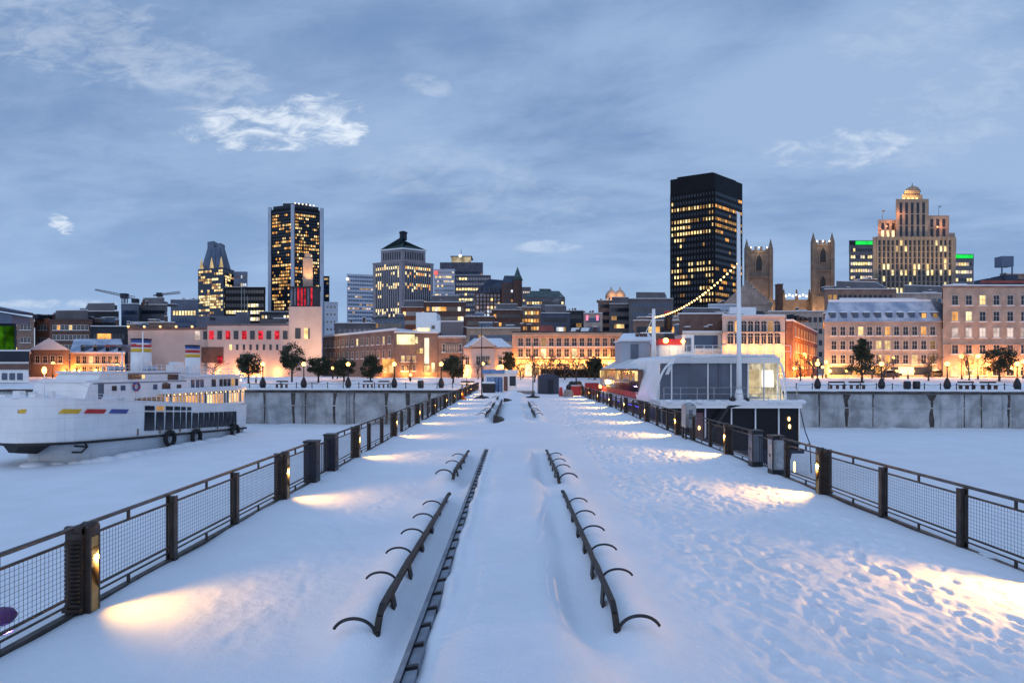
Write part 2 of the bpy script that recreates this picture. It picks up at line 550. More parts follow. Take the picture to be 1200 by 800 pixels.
def lamp(name, kind, loc, parent, energy, color, size=0.1, aim=None, cone=None, blend=0.6):
    d = bpy.data.lights.new(name, kind)
    d.energy, d.color = energy, color
    if kind in ('POINT', 'SPOT'):
        d.shadow_soft_size = size
    if kind == 'SPOT' and cone:
        d.spot_size, d.spot_blend = R(cone), blend
    o = bpy.data.objects.new(name, d)
    COL.objects.link(o)
    o.parent = parent
    o.location = Vector(loc) - (wloc(parent) if parent else Vector((0, 0, 0)))
    if aim is not None:
        o.rotation_euler = (Vector(aim) - Vector(loc)).to_track_quat('-Z', 'Y').to_euler()
    return o


# ------------------------------------------------------------------ value noise for the snow surface
def vnoise(x, y, seed=0):
    xi, yi = np.floor(x).astype(np.int64), np.floor(y).astype(np.int64)
    fx, fy = x - xi, y - yi
    fx, fy = fx * fx * (3 - 2 * fx), fy * fy * (3 - 2 * fy)

    def h(a, b):
        n = (a * 374761393 + b * 668265263 + seed * 974634721) & 0x7fffffff
        n = ((n ^ (n >> 13)) * 1274126177) & 0x7fffffff
        return ((n ^ (n >> 16)) & 0xffff) / 65535.0
    return (h(xi, yi) * (1 - fx) + h(xi + 1, yi) * fx) * (1 - fy) + (h(xi, yi + 1) * (1 - fx) + h(xi + 1, yi + 1) * fx) * fy


def fbm(x, y, oct=4, seed=0):
    a, s, t = 0.5, 0.0, 0.0
    for i in range(oct):
        s = s + a * vnoise(x * 2 ** i, y * 2 ** i, seed + i)
        t += a
        a *= 0.5
    return s / t


def grid_obj(name, xs, ys, zf, m, skirt=None):
    Xg, Yg = np.meshgrid(xs, ys)
    Zg = zf(Xg, Yg)
    nx, ny = len(xs), len(ys)
    co = np.stack([Xg, Yg, Zg], -1).reshape(-1, 3)
    i = np.arange(nx * ny).reshape(ny, nx)
    q = np.stack([i[:-1, :-1], i[:-1, 1:], i[1:, 1:], i[1:, :-1]], -1).reshape(-1, 4)
    me = bpy.data.meshes.new(name)
    me.from_pydata(co.tolist(), [], q.tolist())
    me.materials.append(m)
    me.polygons.foreach_set('use_smooth', [True] * len(q))
    me.update()
    o = bpy.data.objects.new(name, me)
    COL.objects.link(o)
    return o
# ------------------------------------------------------------------ ground, ice, quay wall, pier
ICE = -5.0
XL, XR = -5.28, 7.30            # the two fences


def wall_y(x):
    return 83.1 - 0.0675 * x


def ice_z(x, y):
    z = ICE + 0.10 * (fbm(x * 0.12, y * 0.12, 4, 3) - 0.5) + 0.22 * (fbm(x * 0.02, y * 0.03, 3, 9) - 0.5)
    # broken, piled snow along the hull on the left and at the foot of the wall
    d = np.abs(y - (wall_y(x) - 0.6))
    z = z + 0.35 * np.exp(-(d / 0.8) ** 2) * fbm(x * 0.8, y * 0.8, 3, 5)
    return z


ice_x = np.concatenate([np.linspace(-900, -90, 18)[:-1], np.arange(-90, 92, 1.0), np.linspace(92, 900, 18)[1:]])
ice_y = np.concatenate([np.linspace(-500, -12, 12)[:-1], np.arange(-12, 90, 0.8), np.linspace(90, 3500, 14)[1:]])
tag(grid_obj('river_ice', ice_x, ice_y, ice_z, M['ice_snow']), kind='structure')


def land_z(x, y):
    t = np.clip((y - wall_y(x) - 8) / 24, 0, 1)
    t = t * t * (3 - 2 * t)
    b = 0.14 + 1.05 * t + 0.35 * (fbm(x * 0.10, y * 0.14, 4, 21) - 0.5) * np.clip((y - wall_y(x) - 4) / 6, 0, 1)
    return np.where(y > 126, 1.15, b)


def build_land():
    # rows follow the edge of the quay
    xs = np.concatenate([np.linspace(-900, -110, 12)[:-1], np.arange(-110, 122, 1.0), np.linspace(122, 900, 12)[1:]])
    dy = np.concatenate([[0.0, 0.35, 0.7], np.arange(1.2, 46, 0.8), np.linspace(48, 3600, 14)])
    Xg, D = np.meshgrid(xs, dy)
    Yg = wall_y(Xg) + D
    Zg = land_z(Xg, Yg) - 0.10 * np.exp(-(D / 0.25) ** 2) + 0.04 * (fbm(Xg * 1.3, Yg * 1.3, 2, 4) - 0.5)
    ny, nx = Xg.shape
    co = np.stack([Xg, Yg, Zg], -1).reshape(-1, 3)
    i = np.arange(nx * ny).reshape(ny, nx)
    q = np.stack([i[:-1, :-1], i[:-1, 1:], i[1:, 1:], i[1:, :-1]], -1).reshape(-1, 4)
    me = bpy.data.meshes.new('snowy_ground')
    me.from_pydata(co.tolist(), [], q.tolist())
    me.materials.append(M['snow'])
    me.polygons.foreach_set('use_smooth', [True] * len(q))
    o = bpy.data.objects.new('snowy_ground', me)
    COL.objects.link(o)
    tag(o, kind='structure')
    # the street in front of the houses, trodden brown snow
    s = MB()
    s.box(-260, 260, 119, 125.5, 0.9, 1.16)
    tag(s.build('street', mat('slushy_street', (0.30, 0.27, 0.25), 0.6, 0.35, 0.6)), kind='structure')


build_land()

rnd = random.Random(3)


def sea_wall(x0, x1, label, seams, ladders):
    """concrete quay wall with a cap, dark seams and rusty run-off below the cap"""
    t = thing('sea_wall', label, 'wall', ((x0 + x1) / 2, wall_y((x0 + x1) / 2), ICE))
    w = MB()
    a, b = (x0, wall_y(x0)), (x1, wall_y(x1))
    w.hull([(a[0], a[1], ICE - 1), (b[0], b[1], ICE - 1), (b[0], b[1] + 3, ICE - 1), (a[0], a[1] + 3, ICE - 1)],
           [(a[0], a[1], -0.42), (b[0], b[1], -0.42), (b[0], b[1] + 3, -0.42), (a[0], a[1] + 3, -0.42)])
    w.build('wall_face', M['concrete'], t)
    c = MB()
    c.hull([(a[0], a[1] - .18, -0.42), (b[0], b[1] - .18, -0.42), (b[0], b[1] + 3, -0.42), (a[0], a[1] + 3, -0.42)],
           [(a[0], a[1] - .18, -0.10), (b[0], b[1] - .18, -0.10), (b[0], b[1] + 3, -0.10), (a[0], a[1] + 3, -0.10)])
    c.build('coping', M['stain'], t)
    # snow lying on the coping, its lip uneven
    n = int((x1 - x0) / 0.7)
    top, bot = [], []
    sn = MB()
    for i in range(n + 1):
        x = x0 + (x1 - x0) * i / n
        y = wall_y(x)
        lip = -0.26 - 0.07 * rnd.random()
        z = 0.12 + 0.05 * rnd.random()
        sn.v += [(x, y + 3.2, z), (x, y - .1, z), (x, y + lip, z - .05), (x, y + lip - .01, z - .18 - .06 * rnd.random()), (x, y - .05, -0.09)]
    for i in range(n):
        for k in range(4):
            sn.f.append((i * 5 + k, i * 5 + k + 1, (i + 1) * 5 + k + 1, (i + 1) * 5 + k))
            sn.mi.append(0)
            sn.sm.append(True)
    sn.build('snow_cap', M['roof_snow'], t)
    for x, wd in seams:
        s = MB()
        y = wall_y(x)
        k = 5
        pts = []
        for side in (-1, 1):
            for i in range(k + 1):
                zz = ICE + 0.2 + (-0.5 - ICE - 0.2) * (i / k if side < 0 else 1 - i / k)
                widen = (1 + 1.0 * max(0, (i / k if side < 0 else 1 - i / k) - 0.72) * 3) * (0.5 + rnd.random())
                pts.append((x + side * wd / 2 * widen * (0.8 + 0.4 * rnd.random()), zz))
        nn = len(pts)
        s.add([(p[0], wall_y(p[0]) - 0.022, p[1]) for p in pts] + [(p[0], wall_y(p[0]) + 0.1, p[1]) for p in pts],
              [tuple(range(nn - 1, -1, -1))] + [(i, (i + 1) % nn, nn + (i + 1) % nn, nn + i) for i in range(nn)])
        s.build('wall_seam', M['stain'], t)
    lg = MB()
    lg.hull([(a[0], a[1] - .07, -2.35), (b[0], b[1] - .07, -2.35), (b[0], b[1] + .1, -2.35), (a[0], a[1] + .1, -2.35)],
            [(a[0], a[1] - .07, -2.20), (b[0], b[1] - .07, -2.20), (b[0], b[1] + .1, -2.20), (a[0], a[1] + .1, -2.20)])
    lg.build('ledge', M['concrete'], t)
    for x in ladders:
        l = MB()
        y = wall_y(x) - 0.16
        for dx in (-.22, .22):
            l.bar((x + dx, y, ICE + .1), (x + dx, y, 0.5), .06, .06)
        for i in range(14):
            l.bar((x - .22, y, ICE + .4 + i * .36), (x + .22, y, ICE + .4 + i * .36), .04, .04)
        l.build('ladder', M['grey_metal'], t)
    return t


def ux(px):
    """x on the quay wall seen at pixel column px"""
    k = (px - CX) / FPX
    return k * 83.1 / (1 + 0.0675 * k)


sea_wall(-150, XL - 0.9, 'long grey concrete quay wall stained with rust behind the white ferry', [(ux(p), w * .5) for p, w in ((310, .35), (344, .75), (358, .3), (392, .7), (415, .3), (453, .65), (478, .6), (503, .55), (250, .6), (180, .6))], [ux(408)])
sea_wall(XR + 0.9, 150, 'snow-capped concrete quay wall at the right beyond the glazed ship', [(ux(p), w * .5) for p, w in ((960, .3), (992, .8), (1023, .25), (1092, .95), (1130, .22), (1150, .28), (1182, .45), (1240, .7), (905, .6))], [])


# -------- the pier deck under snow
BENCH_R = [(1.06, 6.3, 13.1), (1.03, 14.4, 19.4)]
BENCH_L = [(-1.44, 6.25, 12.8), (-1.53, 14.9, 19.2)]
FAR_R = [(1.06, 33.0, 40.0), (1.03, 41.5, 48.0)]
FAR_L = [(-1.44, 33.0, 40.0), (-1.50, 41.5, 47.0), (-1.5, 52, 57)]


def along(y, a, b, s=0.8):
    return 1 / (1 + np.exp(-(y - a) / (s / 4))) / (1 + np.exp((y - b) / (s / 4)))


def deck_z(x, y):
    z = 0.10 * (fbm(x * 0.35, y * 0.22, 3, 11) - 0.5) + 0.02 * (fbm(x * 1.7, y * 1.4, 3, 12) - 0.5)
    med = along(y, -30, 20.6, 2.6) + along(y, 31.6, 50, 1.2) + along(y, 51.5, 75, 2.0)
    swell = 0.75 + 0.5 * fbm(y * 0.22, y * 0 + 2.0, 2, 31)
    z = z + 0.27 * np.exp(-((x - 0.02) / 0.86) ** 4) * med * swell
    z = z + 0.13 * np.exp(-((x - 0.1) / 2.6) ** 2) * (1 - 0.5 * med)
    for bx, a, b in BENCH_R + FAR_R:
        on = along(y, a - 0.3, b + 0.4, 0.9)
        wob = 0.25 + 1.0 * vnoise(y * 0.62 + 3.3, y * 0, 41)
        z = z - 0.18 * np.exp(-((x - bx + 0.34) / 0.22) ** 2) * on * wob
        z = z + 0.19 * np.exp(-((x - bx - 0.22) / 0.34) ** 2) * on * (.75 + .4 * vnoise(y * .9, y * 0 + 4, 45))
    for bx, a, b in BENCH_L + FAR_L:
        on = along(y, a - 0.3, b + 0.4, 0.9)
        wob = 0.35 + 0.6 * vnoise(y * 0.7 + 1.3, y * 0, 43)
        z = z - 0.13 * np.exp(-((x - bx - 0.22) / 0.13) ** 2) * on * wob
        z = z + 0.19 * np.exp(-((x - bx + 0.22) / 0.34) ** 2) * on * (.75 + .4 * vnoise(y * .9, y * 0 + 8, 47))
    # snow lapping raggedly over the median rail
    z = z + (0.08 + 0.12 * fbm(y * 1.6, y * 0 + 3.0, 3, 33)) * np.exp(-((x + 0.81 + 0.06 * vnoise(y * 2.2, y * 0, 35)) / 0.10) ** 2) * along(y, 6.3, 20.8, 3)
    # drift banked along both fences
    z = z + 0.06 * np.exp(-((x - XL) / 0.5) ** 2) * fbm(y * 0.6, y * 0, 3, 7) + 0.06 * np.exp(-((x - XR) / 0.5) ** 2) * fbm(y * 0.5, y * 0 + 5, 3, 8)
    # trodden snow on the right-hand walk, scuffed along the direction people walk
    edge = 2.35 + 0.55 * (fbm(y * 0.5, y * 0 + 9, 3, 17) - 0.5) + 0.02 * np.clip(y - 10, -5, 40)
    m = 1 / (1 + np.exp(-(x - edge) / 0.16)) / (1 + np.exp((x - 6.75) / 0.10))
    u, v = x * 0.93 + y * 0.36, -x * 0.36 + y * 0.93
    f1 = fbm(u * 7.2, v * 3.3, 3, 51)
    f2 = fbm(u * 11.0, v * 6.5, 2, 57)
    patch = np.clip(0.35 + 1.3 * fbm(u * 0.5, v * 0.35, 3, 58), 0.3, 1.15)
    holes = np.clip((f1 - 0.52) * 5.5, -0.4, 1.0) * patch
    z = z - m * (0.026 * holes + 0.036 * (f2 - 0.5) * patch + 0.02)
    # lighter scuffs on the left-hand walk
    ml = np.exp(-((x + 3.3) / 1.0) ** 2)
    g1 = fbm(x * 4.5 + y * 1.2, y * 2.8, 3, 61)
    z = z - ml * 0.018 * np.clip((g1 - 0.5) * 4, -0.4, 1)
    # wind ripples, very shallow
    z = z + 0.006 * (fbm(x * 1.5 + y * 3.0, y * 5.5 - x * 2.0, 3, 71) - 0.5)
    return z


deck_x = np.arange(XL - 0.45, XR + 0.46, 0.034)
_y, deck_y = -8.0, []
while _y < 84.5:
    deck_y.append(_y)
    _y += 0.036 if 4.5 < _y < 14 else (0.16 if _y < 4.5 else 0.036 + (_y - 14) * 0.0042)
deck_y.append(84.5)
deck_y = np.array(deck_y)


def trodden_deck(Xg, Yg):
    """the snow surface with boot prints pressed into the right-hand walk"""
    Z = deck_z(Xg, Yg)
    r = random.Random(77)
    prints = []
    for tr in range(13):
        x, y = r.uniform(2.7, 6.3), r.uniform(2, 5)
        head, s = r.gauss(0, .10), 1
        while y < 42:
            head = max(-.35, min(.35, head + r.gauss(0, .05)))
            x += math.sin(head) * .68
            y += math.cos(head) * .68
            if x < 2.7 or x > 6.5: head = -head; x = max(2.7, min(6.5, x))
            prints.append((x + s * .11, y, head + r.gauss(0, .12), r.uniform(.018, .042)))
            s = -s
    for k in range(150):
        prints.append((r.uniform(2.6, 6.5), r.uniform(4, 30), r.uniform(-.9, .9), r.uniform(.012, .03)))
    for tr in range(2):                              # two lone tracks on the left
        x, y, head, s = (-2.6, -4.1)[tr], 4.0, (.05, -.03)[tr], 1
        while False:
            x += math.sin(head) * .7; y += .7
            prints.append((x + s * .11, y, head, .03)); s = -s
    for (px, py, a, d) in prints:
        i0, i1 = np.searchsorted(deck_x, [px - .32, px + .32])
        j0, j1 = np.searchsorted(deck_y, [py - .36, py + .36])
        if i1 <= i0 or j1 <= j0: continue
        dx, dy = Xg[j0:j1, i0:i1] - px, Yg[j0:j1, i0:i1] - py
        u, v = dx * math.cos(a) - dy * math.sin(a), dx * math.sin(a) + dy * math.cos(a)
        q = np.sqrt((u / (.062 + .012 * (v > 0))) ** 2 + (v / .155) ** 2)
        Z[j0:j1, i0:i1] += -d / (1 + np.exp((q - 1) * 9)) + d * .30 * np.exp(-((q - 1.35) / .25) ** 2)
    return Z


tag(grid_obj('snowy_pier_deck', deck_x, deck_y, trodden_deck, M['snow']), kind='structure')


def dz(x, y):
    return float(deck_z(np.array([float(x)]), np.array([float(y)]))[0])


p_ = MB()
p_.box(XL - 0.44, XR + 0.44, -8, 84.3, ICE - 1, -0.16)
tag(p_.build('pier', M['pier_side']), kind='structure')


# -------- fences
BAY_H = 1.05


def panel_mesh(L, side):
    """wire mesh panel running along +y; materials: 0 frame, 1 wire"""
    b = MB()
    y0, y1 = 0.07, L - 0.07
    for z, t in ((0.90, 0.028), (0.235, 0.028), (0.155, 0.022)):
        b.box(-t / 2, t / 2, y0, y1, z - t / 2, z + t / 2)
    for y in (y0, y1):
        b.box(-0.012, 0.012, y - 0.012, y + 0.012, 0.155, 0.90)
    for y in (L * 0.5,):
        b.box(-0.016, 0.016, y - 0.016, y + 0.016, 0.915, 1.03)
        b.box(-0.016, 0.016, y - 0.016, y + 0.016, 0.05, 0.145)
    n = int((y1 - y0) / 0.058)
    for i in range(1, n):
        y = y0 + (y1 - y0) * i / n
        b.box(-0.0016, 0.0016, y - 0.0016, y + 0.0016, 0.24, 0.89, 1)
    k = 11
    for i in range(1, k):
        z = 0.24 + 0.65 * i / k
        b.box(0.002, 0.0052, y0, y1, z - 0.0016, z + 0.0016, 1)
    return b.mesh('mesh_panel', [M['bronze'], M['wire']])


def post_mesh():
    b = MB()
    b.box(-0.055, 0.055, -0.012, 0.012, -0.25, 1.0)
    b.box(-0.065, -0.045, -0.05, 0.05, -0.25, 1.0)
    b.box(0.045, 0.065, -0.05, 0.05, -0.25, 1.0)
    b.box(-0.075, 0.075, -0.06, 0.06, -0.1, 0.03)
    return b.mesh('fence_post', [M['bronze']])


def light_post_mesh(side):
    """twin post: dark ribbed plate outside and, facing the walk, a rounded housing with a lamp recess"""
    b = MB()
    i = -side                        # towards the walk
    b.box(-0.10, 0.10, 0.015, 0.055, -0.25, 1.04)
    for k in range(16):
        b.box(-0.085, 0.085, -0.02, 0.014, 0.12 + k * 0.05, 0.145 + k * 0.05)
    b.box(-0.11, 0.11, -0.03, 0.013, 0.05, 0.09)
    x0, x1 = sorted((i * 0.03, i * 0.17))
    # housing cheeks and back
    b.box(x0, x1, 0.058, 0.085, -0.25, 1.03)
    b.box(x0, x1, 0.205, 0.232, -0.25, 1.03)
    b.box(min(i * 0.03, i * 0.055), max(i * 0.03, i * 0.055), 0.086, 0.204, -0.25, 1.03)
    # rounded cap
    b.tube([(x0, 0.145, 1.01), (x1, 0.145, 1.01)], 0.088, 12)
    b.tube([(-0.10, 0.035, 1.02), (0.10, 0.035, 1.02)], 0.05, 10)
    return b.mesh('light_post', [M['bronze']])


def face_mesh(side):
    """the lamp face: plate with a tilted, hollowed reflector"""
    b = MB()
    i = -side
    xo, xi = i * 0.168, i * 0.07

    def q(pts):
        b.add(pts, [(0, 1, 2, 3)] if i > 0 else [(3, 2, 1, 0)])
    q([(xo, 0.086, -0.2), (xo, 0.204, -0.2), (xo, 0.204, 0.28), (xo, 0.086, 0.28)])
    q([(xo, 0.086, 0.28), (xo, 0.204, 0.28), (xi, 0.204, 0.52), (xi, 0.086, 0.52)])
    q([(xi, 0.086, 0.52), (xi, 0.204, 0.52), (xi, 0.204, 0.72), (xi, 0.086, 0.72)])
    q([(xi, 0.086, 0.72), (xi, 0.204, 0.72), (xo, 0.204, 0.80), (xo, 0.086, 0.80)])
    q([(xo, 0.086, 0.80), (xo, 0.204, 0.80), (xo, 0.204, 0.92), (xo, 0.086, 0.92)])
    return b.mesh('lamp_face', [M['brass']])


def slot_mesh(side):
    b = MB()
    i = -side
    x = i * 0.084
    pts = [(x, 0.09, 0.52), (x, 0.20, 0.52), (x, 0.20, 0.72), (x, 0.09, 0.72)]
    b.add(pts + [(p[0] - i * 0.01, p[1], p[2]) for p in pts], [(0, 1, 2, 3), (7, 6, 5, 4), (0, 4, 5, 1), (2, 6, 7, 3), (1, 5, 6, 2), (3, 7, 4, 0)])
    return b.mesh('lamp_slot', [M['slot']])


def cabinet_mesh(side, bright):
    b = MB()
    b.box(-0.16, 0.16, -0.17, 0.17, -0.2, 1.06)
    b.box(-0.18, 0.18, -0.19, 0.19, 1.06, 1.10)
    b.box(-0.14, 0.14, -0.175, -0.171, 0.16, 0.98, 1)
    i = -side
    b.box(min(i * .161, i * .166), max(i * .161, i * .166), -0.14, 0.14, 0.16, 0.98, 1)
    b.box(min(i * .166, i * .18), max(i * .166, i * .18), -0.02, 0.02, 0.5, 0.58, 0)
    return b.mesh('gate_cabinet', [M['iron'], M['steel'] if bright and side > 0 else (M['grey_metal'] if side > 0 else M['dark_clad'])])


def fence(X, side, ys_first, step, n, light_mod, gap, label):
    t = thing('mesh_fence', label, 'fence', (X, ys_first, 0))
    pm, lm, fm, sm, pan = post_mesh(), light_post_mesh(side), face_mesh(side), slot_mesh(side), panel_mesh(step, side)
    ys = [ys_first + step * k for k in range(n)]
    runs, cur = [], [ys[0]]
    for k, y in enumerate(ys):
        is_l = k % 3 == light_mod
        inside = gap and gap[0] < y < gap[1]
        if not inside:
            rl = (0, y - ys_first, 0)
            if is_l:
                o = inst('light_post', lm, t, rl)
                inst('lamp_face', fm, o, (0, 0, 0))
                inst('lamp_slot', sm, o, (0, 0, 0))
                L = Vector((X - side * 0.108, y + 0.145, 0.63))
                near = y < 40
                lamp('post_lamp', 'SPOT', L, t, (175 if side < 0 else 560) if near else (260 if side < 0 else 620), (1.0, 0.49, 0.09), 0.025,
                     (X - side * (3.0 if side < 0 else 3.8), y + 0.145 + (1.0 if side < 0 else .85), 0.0), 140, 1.0)
            else:
                inst('fence_post', pm, t, rl)
        if k < n - 1:
            mid = y + step / 2
            if not (gap and gap[0] - 0.3 < mid < gap[1] + 0.3):
                inst('mesh_panel', pan, t, (0, y - ys_first, 0))
    segs = [(ys[0], ys[-1])] if not gap else [(ys[0], gap[0]), (gap[1], ys[-1])]
    for a, b in segs:
        h = MB()
        h.tube([(X, a, 1.045), (X, b, 1.045)], 0.027, 10)
        h.build('handrail', M['rail_metal'], t)
        kx = MB()
        kx.box(X - 0.045, X + 0.045, a, b, -0.06, 0.055)
        kx.build('kerb_rail', M['bronze'], t)
    if gap:
        for k, y in enumerate((gap[0] + 0.2, gap[1] - 0.2)):
            inst('gate_cabinet', cabinet_mesh(side, (k == 0) == (side > 0)), t, (-side * 0.02, y - ys_first, 0))
        g = MB()
        g.box(X - .02, X + .02, gap[0] + .4, gap[1] - .4, .9, .94)
        g.box(X - .02, X + .02, gap[0] + .4, gap[1] - .4, .1, .14)
        for i in range(9):
            y = gap[0] + .45 + (gap[1] - gap[0] - .9) * i / 8
            g.box(X - .01, X + .01, y - .01, y + .01, .14, .9)
        g.build('gate', M['iron'], t)
    return t


fence(XL, -1, 7.12 - 2.06 * 4, 2.06, 43, 1, (15.25, 17.25), 'bronze wire-mesh fence along the left edge of the pier')
fence(XR, 1, 7.66 - 2.1 * 3, 2.1, 39, 0, (16.5, 18.3), 'bronze wire-mesh fence along the right edge of the pier')


# -------- benches drowned in snow
def bench(X, side, y0, y1, arms, label, z, droop=0.33):
    """z: height of the top rail over the snow beside it, near end and far end"""
    t = thing('bench', label, 'bench', (X, y0, 0), 0, 'benches half buried in the snow of the pier')
    i = side                                        # arms stick out away from the middle of the pier
    r = random.Random(int(y0 * 10) + side)

    def top(y):
        f = (y - y0) / (y1 - y0)
        return z[0] + (z[1] - z[0]) * f + .04 * math.exp(-((f - .15) / .3) ** 2)

    bk = MB()
    n = 16
    pts = [(X + 0.012 * (r.random() - .5), y0 + .22 + (y1 - y0 - .22) * k / n) for k in range(n + 1)]
    pts = [(x, y, top(y) + .010 * (r.random() - .5)) for x, y in pts]
    zt = top(y0)
    pts = [(X + i * .03, y0, zt - droop), (X + i * .015, y0 + 0.03, zt - droop * .62), (X + i * .005, y0 + .10, zt - droop * .22)] + pts
    pts.append((X - i * .03, y1 + .06, pts[-1][2] + .025))
    for a, b in zip(pts[:-1], pts[1:]):
        bk.bar(a, b, 0.062, 0.05)
    for a, b in zip(pts[2:-2], pts[3:-1]):
        for q in (.062, .118):
            bk.bar((a[0] + i * (.006 + q * .22), a[1], a[2] - q), (b[0] + i * (.006 + q * .22), b[1], b[2] - q), 0.026, 0.05)
    bk.build('backrest', M['wood_dark'], t)
    m = int((y1 - y0) / 0.95)
    for k in range(m):                              # broad brackets behind the slats
        y = y0 + 0.75 + (y1 - y0 - 1.0) * k / max(1, m - 1)
        zz = top(y)
        s = MB()
        s.hull([(X - i * .045 - .012, y - .085, zz - .30), (X - i * .045 + .012, y - .085, zz - .30), (X - i * .045 + .012, y + .085, zz - .34), (X - i * .045 - .012, y + .085, zz - .34)],
               [(X - .034, y - .10, zz - .012), (X - .012, y - .10, zz - .012), (X - .012, y + .10, zz - .012), (X - .034, y + .10, zz - .012)])
        s.build('bracket', M['wood_dark'], t)
    for k in range(arms):
        f = k / (arms - 1) if arms > 1 else 0
        y = y0 + 0.03 + (y1 - y0 - 0.9) * f
        zb = top(y) - (droop * .80 if k == 0 else .10)
        s = MB()
        w, h = (0.46, 0.20) if k == 0 else (0.40, 0.15)
        arc = [(X + i * (0.03 + w * (1 - math.cos(a)) / 2), y, zb + h * math.sin(a) ** .9) for a in [PI * 0.02 + PI * 0.84 * j / 14 for j in range(15)]]
        s.tube(arc, 0.0145 if k else .018, 10)
        s.build('armrest', M['iron'], t)
    return t


bench(1.06, 1, 6.3, 13.1, 6, 'long dark bench at the near right, six curved armrests standing out of the snow', (0.37, 0.24))
bench(1.03, 1, 14.4, 19.4, 4, 'shorter snow-buried bench just beyond the near right-hand bench', (0.36, 0.28), .2)
bench(-1.44, -1, 6.25, 12.8, 6, 'long dark bench at the near left beside the grey median rail', (0.36, 0.25))
bench(-1.53, -1, 14.9, 19.2, 3, 'shorter snow-buried bench just beyond the near left-hand bench', (0.36, 0.28), .2)
bench(1.06, 1, 33.0, 40.0, 4, 'buried bench to the right of the dark median hatch, mid pier', (0.48, 0.32), .25)
bench(1.03, 1, 41.5, 48.0, 3, 'farthest buried bench on the right of the median', (0.44, 0.32), .25)
bench(-1.62, -1, 33.0, 40.0, 4, 'buried bench to the left of the dark median hatch, mid pier', (0.48, 0.32), .25)
bench(-1.60, -1, 41.5, 47.0, 3, 'buried bench on the left beyond the first far bench', (0.44, 0.32), .25)
bench(-1.60, -1, 52.0, 57.0, 2, 'farthest tiny bench on the left near the blue kiosk', (0.42, 0.32), .2)


# -------- the rail of the median
def median_rail(X, y0, y1, label, z):
    t = thing('median_rail', label, 'rail', (X, y0, 0))
    a, b = MB(), MB()
    n = int((y1 - y0) / 0.45)
    r = random.Random(5)
    a.hull([(X - .10, y0, z - .30), (X - .06, y0, z - .30), (X - .06, y1, z - .30), (X - .10, y1, z - .30)],
           [(X - .075, y0, z + .01), (X - .015, y0, z + .03), (X - .015, y1, z + .03), (X - .075, y1, z + .01)])
    a.build('edge_strip', M['frosted_metal'], t)
    for i in range(n):
        y = y0 + (y1 - y0) * i / n
        w = 0.092 + 0.02 * r.random() - 0.06 * (i / n)
        b.hull([(X - .008, y + .02, z - .2), (X + w, y + .02, z - .2), (X + w, y + .41, z - .2), (X - .008, y + .41, z - .2)],
               [(X - .008, y + .02, z - .005), (X + w, y + .02, z + .012), (X + w, y + .41, z + .012), (X - .008, y + .41, z - .005)])
        b.hull([(X - .008, y - .03, z - .2), (X + w, y - .03, z - .2), (X + w, y + .015, z - .2), (X - .008, y + .015, z - .2)],
               [(X - .008, y - .03, z + .022), (X + w, y - .03, z + .04), (X + w, y + .015, z + .04), (X - .008, y + .015, z + .022)], 1)
    b.build('slab', [M['frosted_metal'], M['iron']], t)
    return t


median_rail(-0.99, 3.2, 20.4, 'long grey slotted rail running up the middle of the near pier', 0.215)
median_rail(-1.10, 31.7, 49.5, 'far stretch of dark rail beyond the gap in the median', 0.42)
h_ = MB()
h_.hull([(-1.16, 31.62, -.05), (-0.28, 31.62, -.05), (-0.2, 32.4, -.05), (-1.16, 32.4, -.05)], [(-1.13, 31.74, .47), (-0.95, 31.74, .45), (-0.72, 32.3, .36), (-1.13, 32.3, .47)])
h_.bar((-1.15, 31.60, .0), (-1.13, 31.70, .50), .06, .06)
tag(h_.build('median_hatch', M['iron'], None, loc=(-0.7, 31.7, 0)), 'dark triangular hatch at the near end of the far median', 'hatch')
h_ = MB()
h_.hull([(-1.05, 51.1, -.05), (0.2, 51.1, -.05), (0.2, 51.9, -.05), (-1.05, 51.9, -.05)], [(-1.0, 51.3, .42), (-0.75, 51.3, .42), (-0.4, 51.8, .3), (-1.0, 51.8, .42)])
tag(h_.build('median_hatch', M['iron'], None, loc=(-0.4, 51.3, 0)), 'small dark hatch farther up the median near the kiosk', 'hatch')


def thin_pole(px, yb, ytop, label):
    Y = EYE * FPX / (yb - HY)
    x = X_(px, Y)
    t = thing('thin_pole', label, 'pole', (x, Y, 0), 0, 'slender poles on the pier')
    b = MB()
    b.tube([(x, Y, 0), (x, Y, Z_(ytop, Y))], [.055, .035], 8)
    b.build('shaft', M['iron'], t)
    b = MB()
    for a in range(4):
        dx, dy = math.cos(a * PI / 2 + .5) * .75, math.sin(a * PI / 2 + .5) * .75
        b.bar((x, Y, .22), (x + dx, Y + dy, .10), .14, .14)
    b.lathe([(.3, 0), (.3, .14), (.16, .34), (.07, .42)], (x, Y, 0), 10)
    b.build('foot', M['iron'], t)


thin_pole(564.5, 467, 381, 'taller slender dark pole left of the median')
thin_pole(624.5, 466.5, 402, 'slender dark pole right of the median near the dark shed')


# -------- things at the land end of the pier
def box_pts(px0, px1, y):
    return X_(px0, y), X_(px1, y)


